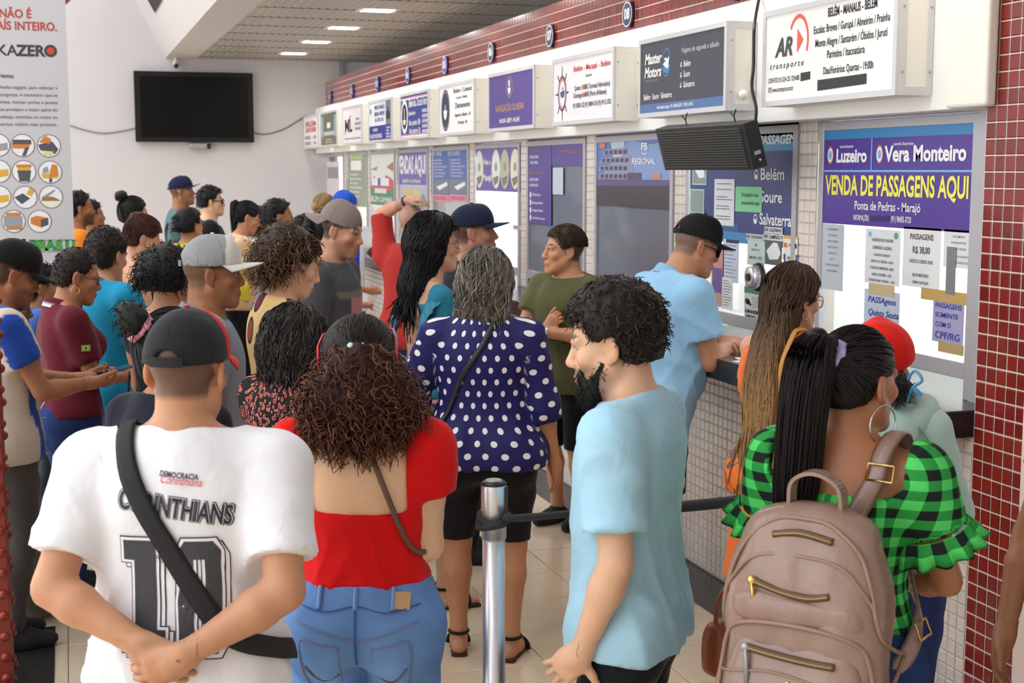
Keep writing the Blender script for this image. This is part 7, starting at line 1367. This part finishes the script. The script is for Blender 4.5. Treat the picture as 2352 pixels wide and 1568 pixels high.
# -- boy in olive T-shirt, arms folded
q = mk('boy in olive T-shirt and black shorts with folded arms and a steel watch', 1305, 7.42, -138, 514, 'm', 0, 'tan', .02, dict(fat=1.10, limb=1.0, headk=1.03, head=(-34, 0, 0), R=dict(w=(-.02, .20, 1.15), pole=(1, .1, -.7), d=(-.7, -.05, .7), n=(0, -1, .1), curl=55), L=dict(w=(.02, .235, 1.13), pole=(1, .1, -.7), d=(-.85, .05, .1), n=(0, -1, .3), curl=40)), H_short(1000, .022, .012, low=.03, front=.085, lift=.004), 'brown', dict(col=srgb(94, 94, 62), e=.018, sleeve=.6, hem=.78, flare=.03, sl_flare=.02, amp=.006, name='tee_shirt'), dict(col=BLK, hem=.46, e=.014, waist=.95, kind='pants', name='shorts'), opts=dict(skin=srgb(206, 148, 112), buzz=.85, brow=(.03, .02, .015)))
def watch(q, sd, m, dial, r=.030, t=.06):
    B = q['B']; W, E_ = B.wr[sd], B.el[sd]; d = unit(W-E_); c = W-d*.018; a = unit(np.cross(d, (.2, .3, 1))); b_ = np.cross(d, a); e = empty('wristwatch', parent=q['e']); bb = MB(); R = r*B.k
    for k in range(24):
        th = 2*math.pi*k/24; p = c+(a*math.cos(th)+b_*math.sin(th))*R; bb.obox(p, (.0075, .020, .004), Matrix(np.stack([-a*math.sin(th)+b_*math.cos(th), d, a*math.cos(th)+b_*math.sin(th)], 1).tolist()))
    bb.build('bracelet', m, e); fr = unit(np.array((0, 1, .4))); fr = unit(fr-d*(fr@d)); Rm = Matrix(np.stack([np.cross(d, fr), d, fr], 1).tolist()); f = MB(); f.lathe([(.019, 0), (.019, .008), (.016, .010)], 20); o = f.build('case', m, e, smooth=False); o.matrix_local = Matrix.Translation(c+fr*R) @ Rm.to_4x4(); f = MB(); f.lathe([(.0155, .0101), (.0155, .0108)], 20); o = f.build('dial', dial, e); o.matrix_local = Matrix.Translation(c+fr*R) @ Rm.to_4x4()
watch(q, -1, M_CHROME, M_BLACK)
# -- older man leaning on the counter
LBS = srgb(150, 196, 228)
q = mk('older man in black cap and light blue button shirt leaning on the counter', 1500, 6.05, 66, 489, 'm', 0, 'tan', .0, dict(fat=1.14, limb=1.04, lean=14, belly=.04, neckf=.03, head=(-8, 6, 0), R=dict(w=(.05, .37, 1.125), pole=(.75, -1, -.2), d=(-.25, 1, .0), n=(-.3, 0, -1), curl=38), L=dict(w=(-.02, .32, 1.135), pole=(1, -.4, -.4), d=(-.9, .4, 0), n=(0, .1, -1), curl=35)), None, 'grey', dict(col=LBS, e=.018, sleeve=.60, hem=.74, flare=.03, sl_flare=.03, amp=.008, neck=(1.40, 1.455), name='button_shirt'), dict(col=srgb(34, 36, 46), hem=.5, e=.02, name='shorts'), H=1.76, shoe=srgb(40, 36, 90), opts=dict(skin=srgb(194, 138, 106), buzz=.7, brow=(.10, .09, .08))); q8 = q
cap(q['B'], q['e'], (.014, .014, .014), h=.005, tilt=4, high=.012, brim_pitch=8, brim_len=.085, strap=(.02, .02, .02), colf=lambda l, c: np.where(((l[:, 0]**2+(l[:, 2]-.055)**2 < .022**2) & (l[:, 1] > .05))[:, None], np.array((.6, .6, .58)), c)); glasses(q['B'], q['e'], M_BLACK, r=.0028, lens=mat('dark_lens', (.01, .01, .012), .1), w=.027, hgt=.02); polo_collar(q, srgb(140, 186, 220))
b = MB(); P = []
for z in (1.36, 1.26, 1.16, 1.06, .96):
    p = np.array([q['B'].U(np.array((.0, .25, z))*q['B'].k)]); F = q['F']
    for _ in range(40): p = p-F.normal(p)*np.clip(F.at(p)-.004, -.03, .03)[:, None]
    bt_ = MB(); bt_.sphere(p[0], (.006, .004, .006)); bt_.build('button', M_WHITE, q['e'], smooth=True)
# -- woman in orange floral dress
M_FLOR = puv_mat('orange_floral', lambda t, u, v, at: (lambda a, w: t.mix(t.math('LESS_THAN', t.math('ABSOLUTE', t.math('SUBTRACT', w.outputs['Fac'], .5)), .012), t.mix(t.math('LESS_THAN', a.outputs['Distance'], .20), srgb(232, 120, 52), t.ramp(t.n('ShaderNodeSeparateColor', i_0=a.outputs['Color']).outputs[0], [(0, srgb(222, 62, 52)), (.4, srgb(232, 160, 130)), (.7, srgb(200, 50, 50)), (.85, srgb(120, 130, 120))], 'CONSTANT')), srgb(104, 96, 88)))(t.n('ShaderNodeTexVoronoi', i_Scale=16.0, i_Vector=at), t.n('ShaderNodeTexNoise', i_Scale=7.0, i_Vector=at)))
def floralcut(lx, ly, lz): return np.where(np.abs(np.abs(lx)-.098) < .016, -1, np.where(ly < .04, lz-1.19, lz-1.27))
q = mk('woman with long brown ombre hair and glasses in orange floral dress', 1815, 5.0, 55, 600, 'f', 0, 'light', .015, dict(fat=1.08, limb=1.02, head=(-6, 10, 0), R=dict(w=(.08, .30, 1.10)), L=dict(w=(.08, .32, 1.10))), H_long(.43, .072, .05, -.05, th=.012, n=1100, front=.080, fside=.0, K=16, tip=(.34, .20, .085), flare=1.08, rad=.0026, wav=0), (.075, .042, .026), dict(e=.010, sleeve=0, hem=.80, flare=.03, neck=(1.6, 1.6), sl_e=.016, sl_flare=.0, name='floral_dress', m=M_FLOR, uv=True, cuts=(floralcut,)), dict(kind='skirt', col=srgb(228, 112, 48), hem=.45, waist=.9, wide=.24, name='dress_skirt'), opts=dict(skin=srgb(206, 156, 126)))
glasses(q['B'], q['e'], mat('gold_acetate', srgb(226, 190, 150), .3, .4), r=.0026, w=.027, hgt=.021); hoop(q['B'], q['e'], M_GOLD, .014, .0018, 1); hoop(q['B'], q['e'], M_GOLD, .014, .0018, -1)
[ruffle_strap(q, sd, mat('orange_ruffle', srgb(230, 116, 56), .7), .03) for sd in (1, -1)]; q['F'].cuts = q['F'].cuts[:0]; strap_on(q['F'], [(.07, -.12, 1.1), (.085, -.11, 1.25), (.10, -.05, 1.39), (.105, .03, 1.39), (.10, .1, 1.28)], .022, q['e'], mat('mustard_strap', srgb(196, 140, 62), .5), 'bag_strap', off=.006)
# -- woman in maroon polo
def jeancol(base): return lambda p, c, V, B: c*(1+.25*np.exp(-((p[:, 0]**2+(p[:, 2]-.6)**2)/.05)))[:, None]
q = mk('woman in maroon polo with cropped hair, hoop earring and glasses', 140, 6.2, 60, 561, 'f', 1, 'tan', .018, dict(fat=1.16, limb=1.1, head=(-6, 16, 0), neckf=.015, bust=.05, R=dict(w=(.04, .28, 1.06), pole=(.6, -.5, -1), d=(-.4, .8, .25), n=(-.5, 0, 1), curl=45), L=dict(w=(.04, .27, 1.07), pole=(.6, -.5, -1), d=(-.4, .8, .25), n=(-.5, 0, 1), curl=45)), H_short(900, .012, .006, low=-.06, front=.08, lift=.001), 'dark', dict(col=srgb(96, 28, 42), e=.016, sleeve=.70, hem=.90, flare=.02, sl_flare=.02, name='polo_shirt', neck=(1.40, 1.445)), dict(col=srgb(44, 58, 106), m=M_DENIM, e=.014, name='jeans'), opts=dict(skin=srgb(172, 118, 88)))
polo_collar(q, srgb(92, 28, 40), srgb(226, 222, 226)); glasses(q['B'], q['e'], mat('dark_wire', srgb(90, 76, 70), .3, .8), r=.0018); hoop(q['B'], q['e'], M_GOLD, .018, .002, 1); hoop(q['B'], q['e'], M_GOLD, .018, .002, -1)
fl_ = MB(); P0 = np.array([q['B'].sh[1]+(q['B'].el[1]-q['B'].sh[1])*.42+np.array((.08, 0, 0))]); F = q['F']
for _ in range(20): P0 = P0-F.normal(P0)*(F.at(P0)-.004)[:, None]
n_ = F.normal(P0)[0]; up_ = unit(np.array((0, 0, 1.))-n_*n_[2]); s_v = np.cross(up_, n_)
for (w_, h_), mm in (((.020, .014), mat('flag_green', srgb(140, 190, 110), .8)), ((.013, .009), mat('flag_yellow', srgb(214, 208, 110), .8)), ((.005, .005), mat('flag_blue', srgb(60, 80, 130), .8))): fb = MB(); c_ = P0[0]+n_*(.001 if w_ > .015 else .0018 if w_ > .01 else .0026); fb.poly([c_+s_v*w_*a+up_*h_*b2 for a, b2 in ((-1, -1), (1, -1), (1, 1), (-1, 1))]); fb.build('flag_patch', mm, q['e'])
pc = q['B'].wr[1]*.5+q['B'].wr[-1]*.5+np.array((0, .10, .03)); phone_at(wpos(q, pc), unit(wdir(q, (0, .9, .35))), unit(wdir(q, (0, -.35, .9))), label='smartphone held by the woman in maroon'); jean_details(q, patch=-.06)
# handbag hanging on her far arm
def handbag(loc, rz, size, col, label, strapm=None, drop=.2, rough=.4):
    e = empty('handbag', loc, rz); w, d, h = size; F = Field(); F.add(P_loft([(0, w*.5, d*.5, 0, 0), (h*.5, w*.52, d*.55, 0, 0), (h*.9, w*.46, d*.35, 0, 0), (h, w*.42, d*.2, 0, 0)], I3, 0, n=3, cap=.02), .01); v, p = F.mesh(.012); v = v+F.normal(v)*(fbm(v, 30, 3)*.003)[:, None]; m = mat('bag_%d%d%d' % tuple(int(c*255) for c in col), col, rough); link('pouch', fast_mesh('pouch', v, p), e, m); b = MB(); b.tube(smooth_path([(-w*.35, 0, h*.93), (-w*.3, 0, h+drop*.6), (0, 0, h+drop), (w*.3, 0, h+drop*.6), (w*.35, 0, h*.93)], 6), .006, 6); b.build('handle', strapm or m, e, smooth=True); return tag(e, label, 'bag')
handbag(tuple(wpos(q, (.20, .30, .66))), .6, (.30, .11, .26), (.012, .012, .013), 'black leather handbag hanging from the forearm of the woman in maroon', drop=.20)
# -- man in turquoise polo
q = mk('man in turquoise polo with dark hair, back turned', 222, 6.7, 32, 514, 'm', 1, 'tan', .025, dict(fat=1.02, head=(4, 14, 0), neckf=.015, R=dict(w=(.13, .27, 1.0), pole=(.8, -.8, -.6)), L=dict(w=(.12, .27, 1.0))), H_short(900, .022, .016, low=-.075, lift=.004), 'dark', dict(col=srgb(32, 138, 176), e=.018, sleeve=.72, hem=.8, sl_flare=.022, name='polo_shirt', neck=(1.42, 1.46)), dict(col=srgb(60, 66, 88)), opts=dict(brow=HAIRC['dark'])); polo_collar(q, srgb(30, 126, 160))
# -- man at left in black cap with striped jersey and phone
def stripes(p, c, V, B):
    u = ((p[:, 0]+.2)/.11) % 1; c[u < .45] = srgb(40, 78, 172); return c
q = mk('man in black cap and blue-striped jersey looking at his phone', -18, 5.5, 58, 541, 'm', 1, 'brown', .022, dict(fat=1.06, head=(0, 20, 0), neckf=.015, R=dict(w=(.10, .33, 1.10), pole=(.7, -.6, -1), d=(-.2, 1, -.05), n=(-.4, 0, 1), curl=42), L=dict(w=(.03, .33, 1.10), pole=(.7, -.6, -1), d=(-.2, 1, 0), n=(-.3, 0, 1), curl=45)), None, 'black', dict(col=srgb(206, 196, 180), e=.018, sleeve=.55, hem=.80, flare=.03, name='striped_jersey', colf=stripes), dict(col=srgb(84, 82, 82), e=.02), opts=dict(skin=srgb(164, 112, 80), stubble=.4, buzz=.85))
cap(q['B'], q['e'], (.010, .010, .010), h=.006, tilt=0, high=.012, brim_pitch=14, brim_len=.08, button=True); pc = q['B'].wr[1]*.5+q['B'].wr[-1]*.5+np.array((0, .12, .035)); phone_at(wpos(q, pc), unit(wdir(q, (.1, .95, .2))), unit(wdir(q, (0, -.2, .95))), label='grey smartphone held by the man in striped jersey')
mk('man in pale grey T-shirt with yellow logo half hidden by the iron column', -5, 6.8, 70, 640, 'm', 1, 'deep', .02, dict(fat=1.0, head=(0, 10, 0)), H_short(200, .02, .006, low=-.05), 'black', dict(col=srgb(176, 176, 172), e=.016, sleeve=.6, hem=.82, colf=lambda p, c, V, B: np.where(((p[:, 1] > .05) & (np.abs(p[:, 0]) < .05) & (np.abs(p[:, 2]-1.2) < .03))[:, None], np.array(srgb(222, 190, 60)), c)), dict(col=srgb(50, 52, 60)), opts=dict(stubble=.4))
mk('person in blue shirt with red bag strap behind the man in black cap', 72, 7.2, 60, 600, 'm', 2, 'brown', .02, dict(), H_short(lod=2) if False else H_short(), 'black', dict(col=srgb(72, 104, 176), e=.016, sleeve=.6, hem=.8, colf=lambda p, c, V, B: np.where((np.abs(p[:, 0]*.8+p[:, 2]-1.25) < .04)[:, None], np.array(srgb(150, 60, 44)), c)), dict(col=srgb(60, 62, 70)))
# -- woman with big black curls
def strapcut(lx, ly, lz): return np.where(np.abs(np.abs(lx)-.075) < .012, -1, lz-1.27)
mk('woman with big black curls in black strappy top', 372, 5.75, 22, 560, 'f', 1, 'tan', .03, dict(fat=1.08, head=(-6, 6, 0), R=dict(w=(.1, .27, 1.0)), L=dict(w=(.1, .27, 1.0))), H_afro((.125, .13, .125), (0, -.03, .02), 900, L=.05, r=.008, turns=1.7, K=9, rad=.0032, grav=.5, out=.55, shade=.7), (.013, .012, .012), dict(col=(.014, .014, .018), e=.010, sleeve=0, hem=.85, neck=(1.33, 1.42), name='black_top', cuts=(strapcut,)), dict(col=srgb(40, 44, 60)))
# ---------------- far end of the hall
fwdarms = dict(R=dict(w=(.10, .27, 1.05), pole=(.6, -.6, -1)), L=dict(w=(.10, .27, 1.05), pole=(.6, -.6, -1)))
def tank(lx, ly, lz): return np.where((np.abs(lx) > .075) & (lz > 1.30), .01, np.where(lz > 1.36, np.abs(lx)-.10, -1))
# man in red shirt, hands on his head
q = mk('man in red shirt with shaved head resting a hand on his head', 945, 9.1, 22, 470, 'm', 1, 'light', .0, dict(fat=1.08, limb=1.05, head=(-10, -4, 0), R=dict(w=(.24, .18, 1.0)), L=dict(w=(.02, -.02, 1.725), pole=(1.4, .5, .3), d=(-1, .2, .05), n=(0, .1, -1), curl=22)), None, 'grey', dict(col=srgb(172, 50, 46), e=.022, sleeve=(1.8, .98), hem=.76, flare=.03, name='red_shirt'), dict(col=srgb(50, 60, 120)), opts=dict(skin=srgb(206, 150, 120), buzz=.45)); watch(q, -1, M_BLACK, M_BLACK, .034)
# man in blue cap
q = mk('man in blue cap and blue vest top reaching towards the counter', 778, 11.0, 150, 431, 'm', 1, 'deep', .025, dict(fat=1.1, limb=1.05, head=(14, 22, 0), R=dict(w=(.2, .2, 1.0)), L=dict(w=(.22, .35, 1.15))), None, 'black', dict(col=srgb(40, 70, 190), e=.016, sleeve=0, hem=.78, neck=(1.38, 1.42), name='vest_top', colf=lambda p, c, V, B: np.where((np.abs(p[:, 0]) > .11)[:, None], np.array(srgb(232, 232, 236)), c)), dict(col=srgb(40, 44, 60)), opts=dict(stubble=.3, buzz=.6)); cap(q['B'], q['e'], srgb(40, 84, 190), h=.007, tilt=2, high=.015, brim_pitch=14)
p = Print(.12, .05); p.text('ARTHUR', .5, .4, .34, ink(214, 196, 130), w=.8, bold=.03); p.poly([(.3, .75), (.7, .8), (.6, .66)], RED); B = q['B']; T = B.TH; c_ = T(np.array((0, .116, .075))*B.hs); p.build(q['e'], Matrix.Translation(c_) @ Matrix(np.stack([-T.R[:, 0], T.R[:, 2], T.R[:, 1]], 1).tolist()).to_4x4() @ Matrix.Rotation(-.35, 4, 'X') @ Matrix.Translation((-.06, -.025, .006)), 'cap_print')
far = [
 ('woman with blond bun in black tank top', 742, 11.7, 40, 440, 'f', 'tan', 'blond', H_tail(at=(0, -.085, .02), r0=.03, bun=[(0, -.03, 0, .045)], n=200), dict(col=BLK, e=.012, sleeve=0, hem=.85, neck=(1.36, 1.42), name='tank_top', cuts=(tank,)), {}),
 ('woman with dark ponytail in bright yellow top', 742, 9.4, 60, 482, 'f', 'tan', 'black', H_tail(length=.25, n=300), dict(col=srgb(236, 202, 40), e=.014, sleeve=.5, hem=.85, name='yellow_top'), dict(L=dict(w=(.25, .45, 1.12), pole=(.6, -.3, -1)))),
 ('person with dark hair and black backpack strap half hidden', 694, 13.6, 70, 489, 'f', 'brown', 'black', H_short(), dict(col=BLK, e=.016, sleeve=.6, hem=.85), {}),
 ('man with short dark hair and moustache in grey shirt', 632, 10.2, 72, 452, 'm', 'brown', 'black', H_short(500, .02, .014), dict(col=srgb(90, 88, 92), e=.016, sleeve=.6, hem=.8), {}),
 ('woman with brown bob in beige blouse', 588, 11.8, 60, 470, 'f', 'light', 'brown', H_long(.07, .09, .07, -.03, th=.02, n=300), dict(col=srgb(196, 182, 164), e=.016, sleeve=.6, hem=.85), {}),
 ('man in sunglasses and black sleeveless shirt', 478, 12.1, 74, 424, 'm', 'light', 'black', H_short(700, .03, .02, low=-.05, front=.085), dict(col=BLK, e=.014, sleeve=0, hem=.78, neck=(1.39, 1.44), name='tank_top'), dict(limb=1.2, fat=1.08)),
 ('woman with black curly hair in yellow top beside the red backpack', 428, 10.4, 40, 474, 'f', 'tan', 'black', H_afro((.11, .11, .12), (0, -.03, .0), 350, L=.06, r=.01, K=10, rad=.0035), dict(col=srgb(206, 200, 60), e=.014, sleeve=.5, hem=.85), {}),
 ('woman with high curly bun and sunglasses on head in navy blouse', 298, 10.0, 62, 446, 'f', 'tan', 'black', H_tail(at=(0, -.08, .10), r0=.03, bun=[(0, -.01, .035, .05), (.02, -.03, .03, .035)], n=400), dict(col=srgb(44, 50, 104), e=.016, sleeve=1.2, hem=.8), {}),
 ('man with dark hair in patterned shirt behind the orange shirt', 200, 11.6, 60, 454, 'm', 'brown', 'black', H_short(), dict(col=srgb(110, 110, 116), e=.016, sleeve=.6, hem=.8), {}),
 ('bearded man in orange T-shirt half hidden by the banner', 172, 10.3, 62, 433, 'm', 'brown', 'black', H_short(), dict(col=srgb(214, 122, 34), e=.018, sleeve=.6, hem=.78, name='tee_shirt'), dict(limb=1.1)),
]
FQ = {}
for lb, px, dep, fc, cy, sx, sk, hc, hr, tp, bd in far:
    FQ[px] = mk(lb, px, dep, fc, cy, sx, 2, sk, .025, dict(fwdarms, **bd) if 'L' in bd or not bd else dict(fwdarms, **bd), hr, hc, tp, dict(col=srgb(52, 56, 74)), opts=dict(stubble=.7) if 'eard' in lb else {})
glasses(FQ[478]['B'], FQ[478]['e'], M_BLACK, r=.004, lens=M_BLACK, w=.028, hgt=.019); q = FQ[298]; glasses(q['B'], q['e'], M_BLACK, r=.004, lens=mat('lens_shine', srgb(150, 150, 150), .1, .8), up=(0, -.045, .075), name='sunglasses')
q = mk('tall man in navy cap and teal T-shirt carrying a red backpack', 412, 12.6, 80, 404, 'm', 2, 'brown', .02, dict(fat=.98, head=(0, -4, 0)), None, 'black', dict(col=srgb(86, 116, 120), e=.018, sleeve=.65, hem=.78, name='tee_shirt'), dict(col=srgb(60, 66, 90)), opts=dict(buzz=.6)); cap(q['B'], q['e'], srgb(34, 34, 66), h=.008, tilt=4, high=.008, brim_pitch=-4, strap=(.02, .02, .03))
B = q['B']; F = Field(); F.add(P_loft([(.95, .12, .09, 0, 0), (1.05, .14, .11, 0, 0), (1.2, .13, .10, 0, 0), (1.36, .08, .05, 0, .03)], Xf(np.eye(3), (.0, -.24, -.06)), 0, n=2.6, cap=.03), .02); v, p = F.mesh(.015); bk = empty('backpack', tuple(q['e'].location), q['e'].rotation_euler[2]); tag(bk, 'dark red backpack on the tall man in teal', 'backpack'); link('pouch', fast_mesh('pouch', v, p), bk, mat('red_nylon', srgb(142, 30, 38), .6))
for sd in (1, -1): strap_on(q['F'], [(sd*.08, -.16, 1.1), (sd*.09, -.12, 1.35), (sd*.10, -.01, 1.45), (sd*.10, .1, 1.32), (sd*.14, .05, 1.1)], .04, bk, mat('dark_strap', (.04, .02, .025), .8), 'strap', off=.01)
# woman with phone and floral blouse, yellow tote
M_FL2 = puv_mat('soft_floral', n_cells(srgb(222, 188, 150), [srgb(226, 170, 90), srgb(150, 140, 190), srgb(206, 110, 110), srgb(232, 216, 196)], 22, .42))
q = mk('woman in floral blouse with black ponytail reading her phone', 548, 10.9, 70, 455, 'f', 1, 'tan', .02, dict(head=(0, 20, 0), neckf=.01, R=dict(w=(.05, .30, 1.18), pole=(.6, -.5, -1), d=(-.2, .9, .3), n=(-.3, 0, 1), curl=40), L=dict(w=(.06, .27, 1.0), pole=(.6, -.5, -1))), H_tail(at=(0, -.09, .055), r0=.026, length=.26, out=.04, n=350, r1=.04), 'black', dict(e=.014, sleeve=.6, hem=.85, name='floral_blouse', m=M_FL2, uv=True), dict(col=srgb(30, 30, 38))); glasses(q['B'], q['e'], M_GOLD, r=.0022); phone_at(wpos(q, q['B'].wr[1]+np.array((-.02, .10, .05))), unit(wdir(q, (0, .75, .6))), unit(wdir(q, (0, -.6, .75))), label='pale smartphone held by the woman in floral blouse')
x, y, _ = at_d(553, 640, 10.62); handbag((x, y, at_d(553, 692, 10.62)[2]), .3, (.15, .08, .15), srgb(232, 214, 60), 'small yellow handbag hanging in the queue behind the grey cap', drop=.14)
# woman with auburn bun, black tank top, pink strap
q = mk('woman with auburn hair up in black tank top with pink bag strap', 300, 8.2, 62, 486, 'f', 1, 'light', .025, dict(head=(-6, 20, 0), neckf=.015, R=dict(w=(.05, .26, 1.02), pole=(.5, -.6, -1)), L=dict(w=(.06, .27, 1.02), pole=(.5, -.6, -1))), H_tail(at=(0, -.07, .085), r0=.03, th=.02, bun=[(0, 0, .01, .055)], n=600, low=-.07), 'auburn', dict(col=(.016, .016, .02), e=.008, sleeve=0, hem=.82, neck=(1.28, 1.34), name='tank_top', cuts=(strapcut,)), dict(col=srgb(30, 32, 44)), opts=dict(skin=srgb(212, 160, 130)))
G_ = top_field(q['B'], e=.006, sleeve=0, hem=.8, neck=(1.5, 1.5)); strap_on(G_, [(-.06, .1, 1.3), (-.075, .02, 1.42), (-.06, -.06, 1.38), (.0, -.12, 1.2), (.09, -.12, 1.02), (.16, -.04, .93)], .045, q['e'], mat('pink_strap', srgb(222, 170, 180), .6), 'bag_strap', off=.006)
# passer-by at the right edge
mk('passer-by in dark clothes beside the tiled pillar', 2652, 3.15, -150, 660, 'f', 1, 'brown', .02, dict(R=dict(w=(.27, .10, .86), pole=(.4, -1, 0)), L=dict(w=(.2, .1, .85))), H_short(), 'black', dict(col=(.02, .02, .025), e=.015, sleeve=.4, hem=.8), dict(col=srgb(40, 40, 48)))
# ------------------------------------------------------------------ queue barrier posts and belts
e, pA = stanchion(1134, 1108, 3.45, 'steel barrier post with black belt knotted round it')
b = MB(); zb = pA[2]-.088
for k in range(3): b.tube([(pA[0]+(.035+.002*k)*math.cos(a), pA[1]+(.035+.002*k)*math.sin(a), zb+.012*math.sin(a+k)-.006*k) for a in np.linspace(0, 6.283, 20)], .009, 6)
p1 = at_d(1180, 1190, 3.42); p2 = at_d(1330, 1178, 3.75); p3 = at_d(1650, 1155, 4.05); p4 = at_d(1760, 1140, 4.2)
o = b.build('belt_knot', mat('black_belt', (.02, .02, .022), .7), smooth=True); tag(o, 'black belt wrapped in a knot on the steel barrier post', 'belt')
b = MB(); b.tube(smooth_path([(pA[0]+.035, pA[1], zb), p1, p2, at_d(1500, 1168, 3.9), p3, p4], 8), [.010]*16+[.010+.0012*k for k in range(6)]+[.017]*19, 8); o = b.build('barrier_belt', MATS['black_belt'], smooth=True); tag(o, 'twisted black barrier belt stretched from the steel post towards the counter', 'belt')
x, y, z_ = at_d(1668, 1545, 3.62); handbag((x, y, z_), .4, (.13, .09, .15), srgb(150, 74, 40), 'rust brown leather bag hanging beside the beige backpack', drop=.08)
x, y, _ = at_d(70, 1180, 6.0); e = empty('travel_sack', (x, y, 0)); F = Field(); F.ell((0, 0, .16), (.16, .14, .16), k=.05).ell((.02, 0, .3), (.10, .1, .08), k=.08); F.cut(lambda x, y, z: -z+0*x+0*y); v, p = F.mesh(.014); v = v+F.normal(v)*(fbm(v, 25, 3)*.01)[:, None]; link('sack', fast_mesh('sack', v, np.array(p)), e, mat('taupe_sack', srgb(110, 100, 90), .8, var=.3, scale=10)); b = MB(); b.tube(smooth_path([(-.05, 0, .36), (0, 0, .44), (.06, 0, .36)], 6), .008, 6); b.build('handle', M_BLACK, e, smooth=True); tag(e, 'grey patterned travel sack on the floor by the iron column', 'bag')
# ticket clerk's papers under the slot of the nearest windows
for k, (px, py, r) in enumerate(((1722, 812, .3), (1705, 806, -.2))): yv, zv = on_x(px, py, 2.72); o = boxo('ticket_slip', (-.045, -.06, 0), (.045, .06, .0015), PAPER); o.location = (2.72+.03*k, yv, 1.1285+.0016*k); o.rotation_euler = (0, 0, r); tag(o, ('white ticket slip under the leaning man\'s hands', 'second white slip on the black counter')[k], 'paper', 'slips on the counter')
for m_ in list(bpy.data.meshes):
    if m_.users == 0: bpy.data.meshes.remove(m_)
